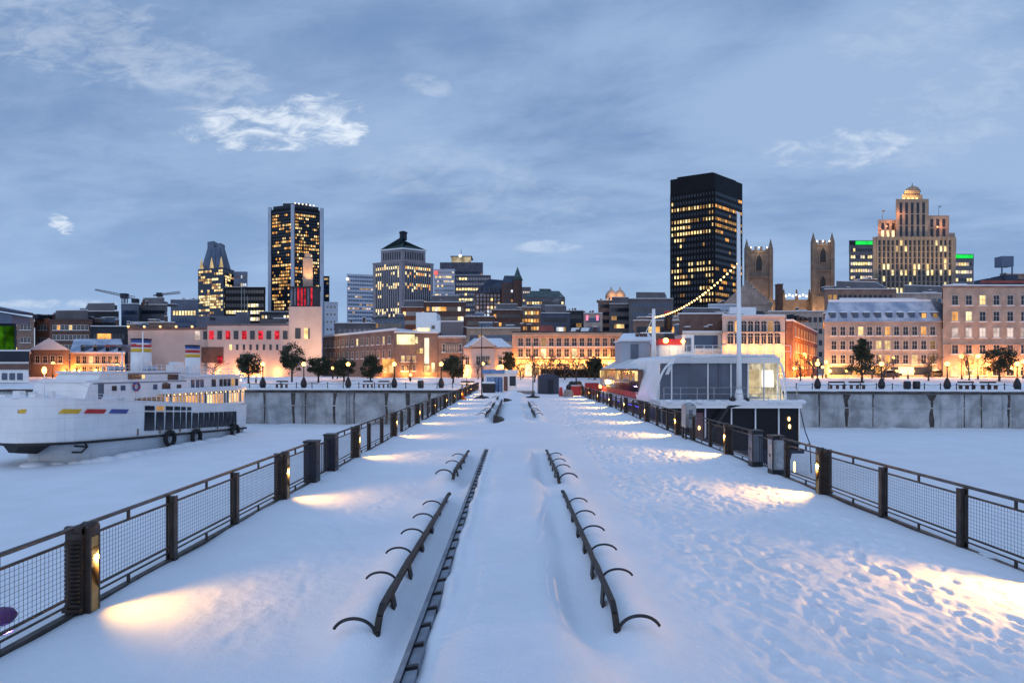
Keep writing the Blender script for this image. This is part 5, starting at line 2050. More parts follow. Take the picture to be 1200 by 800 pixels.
B.facade(P[1], P[2], 24, zt - 2, 14, 42, -.7, 2.2, 'plain', .5, ('warm', 'yellow', 'dim', 'orange'), rowlit=rl, mx=2.5)
B.finish()
for k in range(6):
    b = MB(); s = .08 + k * .13
    b.ball((P[1][0] + (P[2][0] - P[1][0]) * s, P[1][1] + (P[2][1] - P[1][1]) * s, zt + 5), 1.0, n=8, k=6); B.part('roof_light', b, lit('roof_light', (1, .9, .75), 1.4, patch=0))

# pinkish museum with the square tower
Y = 138
B = Bld('museum', 'long pinkish stone museum with red-lit upper windows and a square lantern tower', (X_(270, Y), Y, G0), seed=51)
P = foot(243, Y, 340, Y, 22)
zt = Z_(381.5, Y)
b = MB(); b.prism(P, 0, zt); B.part('wall', b, M['pink_stone'])
b = MB(); b.prism(grow(P, .15), zt + .003, zt + .5); B.part('roof', b, M['grey_clad'])
P2 = foot(150, Y + 1.5, 242.7, Y + 1.0, 22)
zt2 = Z_(386, Y)
b = MB(); b.prism(P2, 0, zt2); B.part('wing', b, M['pink_stone'])
b = MB(); b.prism(grow(P2, .15), zt2 + .003, zt2 + .5); B.part('wing_roof', b, M['brown_roof'])
for k in range(5):
    b = MB(); x = X_(143 + k * 19, Y - 1); b.ball((x, Y + 1.2, zt2 + .75), .22, n=8, k=6); B.part('roof_lamp', b, M['bulb_hot'])
    lamp('roof_lamp_light', 'POINT', (x, Y - .2, zt2 + 1.0), B.t, 30, (1, .42, .12), .2)
PT = foot(338.5, Y - .6, 377, Y - .6, 8.2)
ztT = Z_(359.5, Y)
b = MB(); b.prism(PT, 0, ztT); B.part('tower', b, M['pink_stone'])
b = MB(); b.prism(grow(PT, -.55), ztT + .003, Z_(337, Y)); B.part('lantern', b, M['dark_clad'])
z0, z1 = ztT + .25, Z_(337.5, Y)
Q = grow(PT, -.5)
for k in range(9):
    xa = Q[0][0] + (Q[1][0] - Q[0][0]) * (k + .06) / 9
    xb = Q[0][0] + (Q[1][0] - Q[0][0]) * (k + .58) / 9
    b = MB(); b.box(xa, xb, Q[0][1] - .06, Q[0][1] - .003, z0, z1); B.part('lantern_pane', b, W['red'] if k in (2, 3, 4, 6, 7, 8) else M['slate'])
b = MB(); b.prism(grow(PT, -.3), Z_(337, Y) + .003, Z_(335.8, Y)); B.part('lantern_roof', b, M['dark_roof'])
b = MB(); b.prism(foot(355, Y + 1, 366.5, Y + 1, 2.2), Z_(335.8, Y) + .003, Z_(302, Y)); b.prism(foot(357, Y + 1.2, 364.5, Y + 1.2, 1.6), Z_(302, Y) + .003, Z_(296, Y)); B.part('chimney', b, M['tan_stone'])
lamp('chimney_light', 'SPOT', (X_(360.5, Y), Y - 1.5, Z_(335, Y)), B.t, 2600, (1, .55, .2), .2, (X_(361, Y), Y + 1, Z_(312, Y)), 60, .8)
# square red-lit and dark windows of the top floor, small slots beneath, the big dark loggia
for k in range(12):
    px = 226 + k * 9.6
    if px > 334: break
    key = 'red' if k % 2 == 0 and k > 1 else ('pink' if k == 0 else 'dark')
    yy = Y - .03 if px > 243 else Y + 1.0
    b = MB(); b.box(X_(px, Y), X_(px + 5.4, Y), yy - .05, yy + .6, Z_(397.5, Y), Z_(387.5, Y)); B.part('window', b, W[key])
for k in range(8):
    px = 269 + k * 7.8
    b = MB(); b.box(X_(px, Y), X_(px + 2.6, Y), Y - .06, Y + .4, Z_(410, Y), Z_(403.5, Y)); B.part('slot_window', b, W['dark'] if k else W['warm'])
b = MB(); b.box(X_(236, Y), X_(262, Y), Y - .07, Y + .4, Z_(425, Y), Z_(406.5, Y)); lg = B.part('loggia', b, M['dark_brick'])
b = MB(); b.box(X_(255, Y), X_(261, Y), Y - .12, Y - .073, Z_(426, Y), Z_(417, Y)); b.build('red_glow', W['red'], lg)
for p0, p1, y0, y1, key in ((347, 353.5, 397, 384.5, 'dark'), (357.5, 362, 397, 384.5, 'warm'), (362.3, 364, 397, 384.5, 'dark'), (281, 288, 421, 415, 'dark'), (290, 297, 421, 415, 'dark'), (182, 184, 401, 387, 'dark'), (331, 341, 425, 405, 'dark')):
    yy = Y - .6 if p0 > 340 else (Y if p0 > 243 else Y + 1.4)
    b = MB(); b.box(X_(p0, Y), X_(p1, Y), yy - .07, yy + .4, Z_(y0, Y), Z_(y1, Y)); B.part('window', b, W[key])
for f, e in ((.12, 90), (.4, 150), (.6, 150), (.85, 90)): wall_lamp(B, P[0], P[1], f, 2.3, e, (1, .50, .2), .7, bulb=False)
lamp('tower_wash', 'SPOT', (X_(372, Y), Y - 11, 2.5), B.t, 6500, (1, .62, .32), .3, (X_(370, Y), Y, 11), 70, .9)
for k in range(3):
    b = MB(); x = X_(283 + k * 3.5, Y + 8); b.tube([(x, Y + 8, zt), (x, Y + 8, Z_(330 + 8 * k, Y + 8))], [.06, .04], 6); B.part('flagpole', b, M['steel'])
b = MB(); b.prism(foot(231, Y + 12, 293, Y + 12, 14), zt - 1, Z_(370, Y + 12)); b.prism(foot(276, Y + 11, 293, Y + 11, 10), zt - 1, Z_(366, Y + 12)); B.part('roof_plant', b, M['blue_clad'])
b = MB(); b.box(X_(246, Y + 11.9), X_(252, Y + 11.9), Y + 11.8, Y + 11.95, Z_(375, Y + 12), Z_(372, Y + 12)); B.part('roof_vent', b, M['dark_clad'])
b = MB(); b.prism(foot(304, Y + 12, 336, Y + 12, 12), zt - 1, Z_(374, Y + 12)); B.part('roof_plant', b, M['grey_clad'])

# brown stone complex with the big lit window
B = Bld('customs_warehouse', 'brown stone complex with one big yellow window and a bright vertical slot', (X_(460, 128), 128, G0), seed=61)
A_ = (X_(378, 150), 150); C_ = (X_(463, 122), 122); D_ = (X_(513, 124), 124)
b = MB(); b.prism([A_, C_, (C_[0] + 8, C_[1] + 24), (A_[0] + 8, A_[1] + 24)], 0, Z_(391, 134)); B.part('wing', b, M['brown_stone'])
b = MB(); b.prism(grow([A_, C_, (C_[0] + 8, C_[1] + 24), (A_[0] + 8, A_[1] + 24)], .3), Z_(391, 134) + .003, Z_(388.5, 134)); B.part('wing_snow', b, M['roof_snow'])
RR = [C_, D_, (D_[0] + 1, D_[1] + 18), (C_[0] + 1, C_[1] + 18)]
zr = Z_(390, 122.5)
b = MB(); b.prism(RR, 0, zr - .02); B.part('wall', b, M['brown_stone'])
b = MB(); b.prism(grow(RR, .3), zr, zr + .35); B.part('roof_snow', b, M['roof_snow'])
B.facade(A_, C_, 4.6, Z_(393, 134), 14, 2, 1.0, 1.7, 'sash', .06, ('warm',))
B.facade(C_, (C_[0] + (D_[0] - C_[0]) * .62, C_[1] + (D_[1] - C_[1]) * .62), 2.2, 6.0, 3, 2, .8, 1.3, 'sash', .5, ('warm', 'dim'))
B.finish()
n_ = Vector((C_[1] - A_[1], -(C_[0] - A_[0]), 0)).normalized() * -1


def on_front(p0, p1, y0, y1, key, yy, name='window'):
    b = MB(); b.box(X_(p0, yy), X_(p1, yy), yy - .12, yy + .5, Z_(y0, yy), Z_(y1, yy)); return B.part(name, b, W[key] if isinstance(key, str) else key)


for k in range(6):
    on_front(463.5 + k * 3.75, 466.8 + k * 3.75, 403.5, 391.8, 'yellow', 122.2, 'big_window_pane')
on_front(487, 489.3, 402, 394.5, 'yellow', 122.8); on_front(492, 495.6, 414, 408, 'warm', 123); on_front(488.5, 490.5, 414, 409, 'dim', 123)
on_front(497.5, 502.5, 426, 396, lit('bright_slot', (1, .88, .65), 1.3, patch=.2), 123.2, 'lit_slot')
for p0, p1, y0, y1, k in ((448, 462, 438, 420.5, 'orange'), (456.5, 461, 436, 428, 'yellow'), (449, 454, 437, 431, 'yellow'), (497, 503, 436, 428, 'warm'), (506, 509, 436, 425, 'yellow'), (470, 473, 437, 428, 'orange')):
    on_front(p0, p1, y0, y1, k, 121.9 if p0 < 463 else 123.2, 'shop_front')
for f in (.25, .75): wall_lamp(B, C_, D_, f, 2.2, 120, (1, .5, .16), .6, bulb=False)
wall_lamp(B, A_, C_, .88, 2.6, 160, (1, .45, .12), .6, bulb=False)
lamp('slot_wash', 'POINT', (X_(508, 122), 121.5, 4.0), B.t, 160, (1, .5, .18), .3)
# white sculptural rooftop house above it
B = Bld('rooftop_house', 'white angular stair house rising above the brown stone complex', (X_(503, 146), 146, Z_(392, 146)))
Y = 146
b = MB(); b.hull([(X_(487.5, Y), Y, 2), (X_(519, Y), Y, 2), (X_(519, Y), Y + 8, 2), (X_(487.5, Y), Y + 8, 2)], [(X_(487.5, Y), Y, Z_(366, Y)), (X_(511, Y), Y, Z_(366, Y)), (X_(511, Y), Y + 8, Z_(366, Y)), (X_(487.5, Y), Y + 8, Z_(366, Y))]); B.part('wall', b, M['white_paint'])
b = MB(); b.hull([(X_(505, Y), Y - 2, 2), (X_(521, Y), Y - 2, 2), (X_(521, Y), Y - .01, 2), (X_(505, Y), Y - .01, 2)], [(X_(505, Y), Y - 2, Z_(377, Y)), (X_(517, Y), Y - 2, Z_(376, Y)), (X_(517, Y), Y - .01, Z_(376, Y)), (X_(505, Y), Y - .01, Z_(377, Y))]); B.part('stair_wall', b, M['white_paint'])
b = MB(); b.box(X_(507, Y), X_(511, Y), Y - 2.1, Y - 1.9, Z_(386, Y), Z_(382, Y)); B.part('window', b, W['dark'])
b = MB(); b.box(X_(489, Y), X_(504.5, Y), Y - .1, Y + .3, Z_(389, Y), Z_(384.5, Y)); B.part('window', b, W['yellow'])
# small cornice building to its right
block('small brown stone building with two snowy cornices right of the brown complex', 513.5, 546, 396.5, 124, 18, 'brown_stone', 5, 2, 1.2, 1.8, 'sash', .08, ('dim',), win_z=(2.2, 9.0), cornice='grey_stone', penthouse=True)

# pedimented customs house
Y = 122
P = foot(543, Y, 600, Y, 20)
B = Bld('pediment_house', 'small pinkish classical building with a snowy pediment roof behind the kiosk', (P[0][0] + 4, Y, G0), seed=71)
z1 = Z_(408.5, Y)
b = MB(); b.prism(P, 0, z1); B.part('wall', b, M['pink_stone'])
b = MB(); b.prism(grow(P, .4), z1 + .003, z1 + .35); B.part('cornice', b, M['grey_stone'])
PP = foot(552, Y - 1.0, 580, Y - 1.0, 14)
b = MB(); b.prism(PP, 0, z1 - .003); B.part('portico', b, M['pink_stone'])
b = MB(); vs, fs = gable_roof(PP, z1 + .36, 2.0, .45, 'y'); b.add(vs, fs); B.part('pediment', b, M['pink_stone'])
b = MB(); PQ = foot(551, Y - .4, 581, Y - .4, 14); vs, fs = gable_roof(PQ, z1 + .62, 2.05, .5, 'y'); b.add(vs, fs); B.part('pediment_snow', b, M['roof_snow'])
b = MB(); vs, fs = hip_roof(P, z1 + .353, 2.3, .2, .55); b.add(vs, fs); B.part('roof', b, M['roof_snow'])
B.facade(PP[0], PP[1], 2.8, 6.4, 3, 1, 1.0, 2.0, 'sash', .0); B.facade((P[0][0], P[0][1]), (PP[0][0], P[0][1]), 2.8, 6.4, 1, 1, .9, 1.8, 'sash', 0, mx=.3)
B.facade((PP[1][0], P[0][1]), P[1], 2.8, 6.4, 2, 1, .9, 1.8, 'sash', .3, ('dim',), mx=.3); B.finish()
wall_lamp(B, P[0], P[1], .06, 2.6, 170, (1, .48, .15), .6, bulb=False); wall_lamp(B, P[0], P[1], .80, 2.6, 130, (1, .48, .15), .6, bulb=False)

# long orange-lit building with wall lamps at every bay
Y = 126
B = block('long stone building washed in orange light with three rows of windows, centre', 600, 728, 391.5, Y, 18, 'warm_stone', 13, 2, 1.25, 1.9, 'sash', .12, ('warm', 'yellow', 'dim'), win_z=(Z_(419.5, Y), Z_(394.5, Y)), finish=False, cornice='warm_stone', seed=73, snow=False)
B.facade(B.P[0], B.P[1], 1.3, 4.4, 13, 1, 1.5, 2.6, 'arch', .55, ('orange', 'yellow', 'dim'))
B.finish()
b = MB()
L0, L1 = B.P[0], B.P[1]
b.box(L0[0], L1[0], Y - .30, Y - .003, Z_(422.5, Y), Z_(421, Y)); b.box(L0[0], L1[0], Y - .45, Y - .003, B.zt - .5, B.zt - .003)
B.part('string_course', b, M['warm_stone'])
for k in range(13): wall_lamp(B, B.P[0], B.P[1], (k + .5) / 13 if k % 2 else (k + .52) / 13, Z_(424.5, Y), 105 if k < 11 else 190, (1, .46, .13))
lamp('street_wash', 'POINT', (X_(722, 122), 121, 3.2), B.t, 420, (1, .5, .12), .4)
b = MB(); b.prism(foot(628, Y + 8, 652, Y + 8, 9), B.zt, Z_(380.5, Y + 8), 0, grow(foot(628, Y + 8, 652, Y + 8, 9), -2)); B.part('red_roof', b, M['red_roof'])
b = MB(); x = X_(668, Y + 8)
for k in range(2): b.hull([(x + k * 2.2, Y + 7, B.zt + .6), (x + 1.6 + k * 2.2, Y + 7, B.zt + .6), (x + 1.6 + k * 2.2, Y + 9, B.zt + .6), (x + k * 2.2, Y + 9, B.zt + .6)], [(x + .4 + k * 2.2, Y + 8, Z_(384, Y + 8)), (x + 2.2 + k * 2.2, Y + 8, Z_(384, Y + 8)), (x + 2.2 + k * 2.2, Y + 9, Z_(384, Y + 8)), (x + .4 + k * 2.2, Y + 9, Z_(384, Y + 8))])
B.part('skylight', b, M['roof_snow'])

# behind the ship: snow-roofed corner house, white commercial fronts, arcaded building
Y = 118
P = foot(722, Y, 768, Y, 16)
B = Bld('corner_house', 'low corner house with a thick snow-covered hipped roof left of the far mast', (P[0][0] + 4, Y, G0), seed=74)
b = MB(); b.prism(P, 0, Z_(403, Y)); B.part('wall', b, M['warm_stone'])
b = MB(); vs, fs = hip_roof(P, Z_(403, Y) + .003, 2.6, .6, .6); b.add(vs, fs); B.part('roof', b, M['roof_snow'])
b = MB(); b.prism(grow(P, .65), Z_(404.5, Y), Z_(403, Y)); B.part('eaves', b, M['brown_roof'])
b = MB()
for px in (752, 757, 762): b.box(X_(px, Y), X_(px + 3, Y), Y + 5, Y + 6.5, Z_(397, Y), Z_(387 + (px % 3), Y))
B.part('chimney', b, M['dark_brick'])
B.facade(P[0], P[1], 1.8, Z_(406, Y), 5, 2, 1.1, 1.7, 'sash', .2, ('warm',)); B.finish()
wall_lamp(B, P[0], P[1], .08, 2.4, 260, (1, .48, .12), .6)

Y = 124
B = block('white-fronted shop building with tall paired windows under a long brown roof', 800, 846, 391, Y, 16, 'cream', 7, 1, 1.15, 2.6, 'plain', .0, ('warm',), dark='bluepane', win_z=(Z_(408, Y), Z_(392.5, Y)), finish=False, seed=75)
B.facade(B.P[0], B.P[1], 1.6, Z_(412, Y), 6, 1, 1.4, 3.0, 'plain', .7, ('warm', 'yellow'))
B.finish()
b = MB(); b.box(B.P[0][0] - .2, B.P[1][0] + .2, Y - .35, Y - .003, Z_(410.6, Y), Z_(409, Y)); B.part('cornice', b, M['white_paint'])
b = MB(); b.prism(foot(796, Y + 6, 847, Y + 6, 10), B.zt - 1, Z_(368, Y + 6)); B.part('brown_roof', b, M['brown_roof'])
b = MB(); b.prism(grow(foot(796, Y + 6, 847, Y + 6, 10), .3), Z_(368, Y + 6) + .003, Z_(366.5, Y + 6)); B.part('roof_snow', b, M['roof_snow'])
wall_lamp(B, B.P[0], B.P[1], .35, 2.6, 90, (1, .6, .25), .6, bulb=False)

Y = 121
B = block('pinkish stone building with two rows of round-arched windows behind the ship', 846.5, 920, 372, Y, 26, 'pink_stone', 8, 2, 1.35, 2.3, 'arch', .12, ('dim', 'orange'), win_z=(Z_(403.5, Y), Z_(375.5, Y)), finish=False, seed=76)
B.facade(B.P[0], B.P[1], 1.5, 5.4, 8, 1, 1.6, 2.9, 'arch', .4, ('orange', 'dim', 'warm'))
B.finish()
b = MB(); b.box(B.P[0][0], B.P[1][0], Y - .35, Y - .003, Z_(389.6, Y), Z_(388.6, Y)); b.box(B.P[0][0], B.P[1][0], Y - .3, Y - .003, Z_(404.6, Y), Z_(403.8, Y)); B.part('string_course', b, M['warm_stone'])
for k in range(5): wall_lamp(B, B.P[0], B.P[1], (k + .5) / 5, Z_(407, Y), 60, (1, .48, .15), .5, bulb=False)
b = MB(); b.prism(foot(852, Y + 10, 905, Y + 10, 14), B.zt, Z_(363, Y + 10), 0, grow(foot(852, Y + 10, 905, Y + 10, 14), -3)); B.part('attic', b, M['dark_roof'])
b = MB(); b.prism(grow(foot(852, Y + 9, 890, Y + 9, 8), -1), B.zt + .5, Z_(360, Y + 10)); B.part('attic_snow', b, M['roof_snow'])
# red-brown side street front running back, lit orange
A_, C_ = (X_(921, 121), 121.0), (X_(958, 160), 160.0)
P = [A_, (X_(947, 121.5) - 3.2, 121.2), (C_[0] + .5, C_[1]), (C_[0] - 7, C_[1] + 1)]
P = [(A_[0], A_[1]), (A_[0] + 1.6, A_[1] + .3), (C_[0], C_[1]), (C_[0] - 9, C_[1] + 2)]
B = Bld('side_street_house', 'red-brick side-street house glowing orange to the right of the arched windows', (A_[0], 130, G0), seed=77)
b = MB(); b.prism(P, 0, Z_(376, 121)); B.part('wall', b, M['brick'])
b = MB(); b.prism(grow(P, .3), Z_(376, 121) + .003, Z_(374, 121)); B.part('roof_snow', b, M['roof_snow'])
B.facade(P[1], P[2], 2.5, Z_(378, 121), 9, 3, 1.2, 2.0, 'sash', .25, ('orange', 'dim')); B.finish()
for f, z in ((.06, 3.2), (.2, 5.5), (.4, 4.5), (.7, 5.0)): wall_lamp(B, P[1], P[2], f, z, 420, (1, .46, .12), 1.4, bulb=True)
wall_lamp(B, P[0], P[1], .5, 3.0, 300, (1, .46, .12), 1.4, bulb=True)
b = MB()
for k in range(4): b.box(X_(927 + k * 6, 126), X_(931 + k * 6, 126), 126, 128, Z_(376, 126), Z_(368 + 1.5 * k, 126))
B.part('roof_box', b, M['dark_clad'])

# long building with the snow-dusted mansard
Y = 122
P = foot(966, Y, 1104, Y - 1, 17)
B = Bld('mansard_building', 'long grey stone building with a blue snow-dusted mansard roof, right', (P[0][0] + 10, Y, G0), seed=81)
z1 = Z_(378.5, Y)
b = MB(); b.prism(P, 0, z1); B.part('wall', b, M['grey_stone'])
b = MB(); b.prism(grow(P, .35), z1 + .003, z1 + .3); B.part('cornice', b, M['grey_stone'])
zq = Z_(352, Y)
Pb, Pt = grow(P, .1), grow(P, -3.0)
Pb = [P[0], P[1], P[2], P[3]]
Pt = [(P[0][0] + 2.4, P[0][1] + 3.0), (P[1][0] - .2, P[1][1] + 3.0), (P[2][0] - .2, P[2][1] - 2), (P[3][0] + 2.4, P[3][1] - 2)]
b = MB(); b.prism(Pb, z1 + .303, zq, 0, Pt); B.part('mansard', b, M['slate_snowy'])
b = MB(); b.prism(Pt, zq + .003, zq + .5); b.prism(grow(Pt, -3), zq + .503, zq + 1.0); B.part('roof_snow', b, M['roof_snow'])
r = random.Random(9)
for k in range(10):
    px = 973 + k * 13.3
    yy = Y - (px - 966) / 138 + .55
    b = MB(); x0, x1 = X_(px, yy), X_(px + 6.5, yy)
    b.box(x0, x1, yy, yy + 3, Z_(373.5, yy), Z_(366, yy), 0)
    b.hull([(x0 - .15, yy - .2, Z_(366, yy) + .003), (x1 + .15, yy - .2, Z_(366, yy) + .003), (x1 + .15, yy + 3, Z_(366, yy) + .003), (x0 - .15, yy + 3, Z_(366, yy) + .003)], [(x0 + .2, yy + .2, Z_(364.4, yy)), (x1 - .2, yy + .2, Z_(364.4, yy)), (x1 - .2, yy + 3, Z_(364.4, yy)), (x0 + .2, yy + 3, Z_(364.4, yy))], 1)
    d = B.part('dormer', b, [M['slate'], M['roof_snow']])
    b = MB(); b.box(x0 + .14, x1 - .14, yy - .05, yy - .003, Z_(372.8, yy), Z_(367, yy)); b.build('pane', W['orange'] if k == 8 else (W['dim'] if k == 9 else M['glass_blue']), d)
b = MB()
for px, w in ((1030, 6), (1046, 3), (1062, 8), (1079, 4)): b.box(X_(px, Y), X_(px + w, Y), Y + 6, Y + 8, zq, Z_(346 + px % 3, Y))
B.part('chimney', b, M['grey_clad'])
B.facade(P[0], P[1], Z_(432.5, Y) + .6, z1 - .2, 12, 3, 1.25, 1.95, 'sash', .30, ('warm', 'orange', 'dim')); 
B.facade(P[0], P[1], 1.3, Z_(427.5, Y) + .0, 14, 1, 1.5, 1.6, 'plain', .55, ('yellow', 'warm', 'orange')); B.finish()
for k in range(7): wall_lamp(B, P[0], P[1], (k + .5) / 7, 2.6, 75 if k != 0 else 260, (1, .48, .15), .7, bulb=False)
# tall stone building at the right edge
Y = 120
B = block('tall brownish stone warehouse at the right edge with a row of pale lit windows', 1105, 1262, 337, Y, 20, 'tan_stone', 9, 4, 1.45, 2.1, 'sash', .06, ('orange', 'warm'), win_z=(Z_(424, Y) + 1.0, Z_(338, Y) - .7), finish=False, seed=83, cornice='brown_stone')
for i, q in enumerate(B.w):
    row = i // 9
    if row == 1: B.w[i] = q[:7] + ('pink',)
    if row == 2 and i % 9 in (0, 1): B.w[i] = q[:7] + ('orange' if i % 9 == 0 else 'yellow',)
    if row == 0: B.w[i] = q[:7] + ('dark',)
B.facade(B.P[0], B.P[1], 1.3, 3.8, 9, 1, 1.5, 1.9, 'arch', .4, ('orange', 'warm')); B.finish()
b = MB(); b.box(B.P[0][0], B.P[1][0], Y - .3, Y - .003, Z_(404.3, Y), Z_(403.4, Y)); B.part('string_course', b, M['tan_stone'])
for f, e in ((.05, 60), (.20, 330), (.33, 330), (.55, 230)): wall_lamp(B, B.P[0], B.P[1], f, 3.2, e, (1, .44, .12), .8, bulb=False)
for q, kk in ((1158, 0), (1178, 1), (1196, 2)):
    b = MB(); b.box(X_(q, Y + 8), X_(q + 15, Y + 8), Y + 8, Y + 12, B.zt, Z_((326, 322, 327)[kk], Y + 8)); b.bar((X_(q, Y + 8), Y + 7.9, Z_(330, Y + 8)), (X_(q + 15, Y + 8), Y + 7.9, Z_(330, Y + 8)), .3, .3); B.part('roof_box', b, M['navy_clad'])
b = MB(); b.box(X_(1150, Y + 6), X_(1230, Y + 6), Y + 6, Y + 6.3, Z_(331.5, Y + 6), Z_(328.5, Y + 6)); B.part('red_parapet', b, M['red_roof'])  # parapet strip in plain red roofing colour
b = MB(); b.box(X_(1174, Y + 9), X_(1188, Y + 9), Y + 9, Y + 11, Z_(312, Y + 9), Z_(300, Y + 9))
for px in (1175, 1187): b.bar((X_(px, Y + 9), Y + 9.2, B.zt), (X_(px, Y + 9), Y + 9.2, Z_(312, Y + 9)), .2, .2)
B.part('water_tank', b, M['blue_clad'])

# ================= second row and skyline, left of centre
Y = 470
P = corner_foot(437, Y + 14, 471, Y, 508, Y + 16)
B = Bld('pyramid_tower', 'granite office tower with a green copper pyramid roof and a little top turret', (X_(472, Y), Y, G0), seed=91)
zt = Z_(305.5, Y)
b = MB(); b.prism(P, 0, zt); B.part('shaft', b, M['granite'])
Q = grow(P, -6.5)
z2 = Z_(290, Y)
b = MB(); b.prism(Q, zt + .01, z2); B.part('drum', b, M['granite'])
b = MB(); b.prism(grow(Q, 1.2), z2 + .01, z2 + 1.0, 1); b.prism(grow(Q, .8), z2 + 1.01, Z_(275.5, Y), 0, grow(Q, -19.5)); B.part('pyramid_roof', b, [M['copper'], M['roof_snow']])
c = (sum(p[0] for p in Q) / 4, sum(p[1] for p in Q) / 4)
b = MB(); b.lathe([(3.0, 0), (3.0, 5.2), (3.5, 5.4), (3.4, 6.4), (.8, 7.4)], (c[0], c[1], Z_(276.5, Y)), 8, smooth=False); B.part('turret', b, M['dark_clad'])
b = MB(); b.prism(grow(P, .5), zt - .5, zt + .5); B.part('cornice', b, M['granite'])


def prow(r, n): return .85 if r in (n - 2,) else (.75 if r in (n - 4, n - 8) else (.55 if r in (n - 9, 2, 3) else .07))


B.facade(P[0], P[1], 42, zt - 1.5, 11, 20, 1.0, 2.3, 'plain', .3, ('warm', 'yellow'), mx=2.5, rowlit=prow, indep=True)
B.facade(P[1], P[2], 42, zt - 1.5, 12, 20, 1.0, 2.3, 'plain', .3, ('warm', 'yellow', 'orange'), mx=2.5, rowlit=prow, indep=True)
B.facade(Q[0], Q[1], zt + 2, z2 - 1, 8, 1, 1.2, 6.0, 'plain', .0, mx=1.5); B.facade(Q[1], Q[2], zt + 2, z2 - 1, 8, 1, 1.2, 6.0, 'plain', .0, mx=1.5)
B.finish()
bb = block('pale blue-grey slab tower with faint lit floors left of the pyramid-roofed tower', 406.5, 441, 322, 690, 30, 'pale_clad', 12, 24, -.4, 1.9, 'plain', .25, ('pink', 'dim'), dark='bluepane', rowlit=lambda r, n: .8 if r in (15, 20) else .10, Yr=700)
b = MB(); b.ball((X_(407.5, 690), 689, Z_(327, 690)), 1.6, n=8, k=6); bb.part('beacon', b, lit('white_beacon', (.95, .95, 1), 2.2, patch=0))
bb = block('pale slab tower with rosy lit floors right of the pyramid-roofed tower', 508.5, 533, 316, 640, 30, 'pale_clad', 9, 22, -.4, 2.0, 'plain', .6, ('pink', 'warm'), dark='bluepane', rowlit=lambda r, n: .5)
b = MB(); b.ball((X_(511, 640), 638, Z_(320, 640)), 1.9, n=8, k=6); bb.part('red_beacon', b, W['neon_red'])
# cruciform tower, flared dark top and lit storey
Y = 880
B = Bld('cruciform_tower', 'distant flat-topped tower with a glowing roof storey and mast behind the dark hotel', (X_(540, Y), Y, G0), seed=93)
P = foot(519, Y, 566, Y, 40)
b = MB(); b.prism(grow(P, -5), 0, Z_(319, Y)); B.part('shaft', b, M['blue_clad'])
b = MB(); b.prism(foot(515.5, Y - 4, 566, Y - 4, 48), Z_(319, Y) + .01, Z_(308, Y)); B.part('upper_band', b, M['navy_clad'])
b = MB(); b.prism(foot(529, Y, 552, Y, 30), Z_(308, Y) + .01, Z_(301, Y)); B.part('roof_storey', b, lit('roof_storey', (.9, .75, .5), .45, patch=.5, scale=.1))
b = MB(); b.box(X_(528, Y), X_(553, Y), Y - 1, Y + 30, Z_(301, Y) + .01, Z_(300, Y)); b.tube([(X_(540, Y), Y + 5, Z_(300, Y)), (X_(540, Y), Y + 5, Z_(291, Y))], [.6, .3], 6); B.part('mast', b, M['dark_clad'])
b = MB(); b.ball((X_(539.5, Y), Y - 2, Z_(300, Y)), 2.2, n=8, k=6); B.part('beacon', b, lit('roof_beacon', (1, .92, .75), 2.5, patch=0))
B.facade(P[0], P[1], Z_(345, Y), Z_(319.5, Y), 20, 8, -.8, 2.6, 'plain', .4, ('warm', 'dim', 'pink'), rowlit=lambda r, n: .8 if r in (6, 7) else .25, out=-3.2); B.finish()
block('dark glass block with bright edge floors in front of the cruciform tower', 533, 575, 323, 560, 40, 'navy_clad', 12, 18, -.6, 2.2, 'plain', .18, ('yellow', 'warm'), dark='bluepane', rowlit=lambda r, n: .6 if r in (15, 13, 4, 3) else .10)
# chateau-style hotel: steep roofs, dormers, corner turret
Y = 430
B = Bld('chateau_hotel', 'dark chateau-style hotel with steep roofs and a pointed corner turret', (X_(585, Y), Y, G0), seed=94)
P = foot(556, Y, 597, Y + 5, 26)
b = MB(); b.prism(P, 0, Z_(343, Y)); B.part('wall', b, M['dark_brick'])
b = MB(); b.prism(P, Z_(343, Y) + .01, Z_(325, Y), 0, [(P[0][0] + 10, P[0][1] + 8), (P[1][0] - 5, P[1][1] + 8), (P[2][0] - 5, P[2][1] - 8), (P[3][0] + 10, P[3][1] - 8)]); B.part('roof', b, M['navy_clad'])
P3 = foot(588, Y - 6, 609, Y - 5, 24)
b = MB(); b.prism(P3, 0, Z_(333, Y)); B.part('tower_block', b, M['dark_brick'])
b = MB(); b.prism(P3, Z_(333, Y) + .01, Z_(323.5, Y), 0, grow(P3, -4)); B.part('tower_roof', b, M['navy_clad'])
tx = X_(606.5, Y - 8)
b = MB(); b.lathe([(3.2, 0), (3.2, Z_(331, Y)), (3.6, Z_(331, Y) + .3)], (tx, Y - 8, 0), 12); B.part('turret', b, M['dark_brick'])
b = MB(); b.lathe([(3.9, 0), (2.0, 4.2), (.15, 9.5)], (tx, Y - 8, Z_(331, Y) + .31), 12); B.part('turret_roof', b, M['copper'])
for k in range(5):
    b = MB(); px = 561 + k * 5.5; x0, x1 = X_(px, Y), X_(px + 2.4, Y); zz = Z_(343, Y)
    b.box(x0, x1, Y + 1.2, Y + 6, zz, zz + 3.4); b.hull([(x0 - .2, Y + 1, zz + 3.41), (x1 + .2, Y + 1, zz + 3.41), (x1 + .2, Y + 6, zz + 3.41), (x0 - .2, Y + 6, zz + 3.41)], [(x0 + .6, Y + 1, zz + 5), (x1 - .6, Y + 1, zz + 5), (x1 - .6, Y + 6, zz + 5), (x0 + .6, Y + 6, zz + 5)])
    B.part('dormer', b, M['navy_clad'])
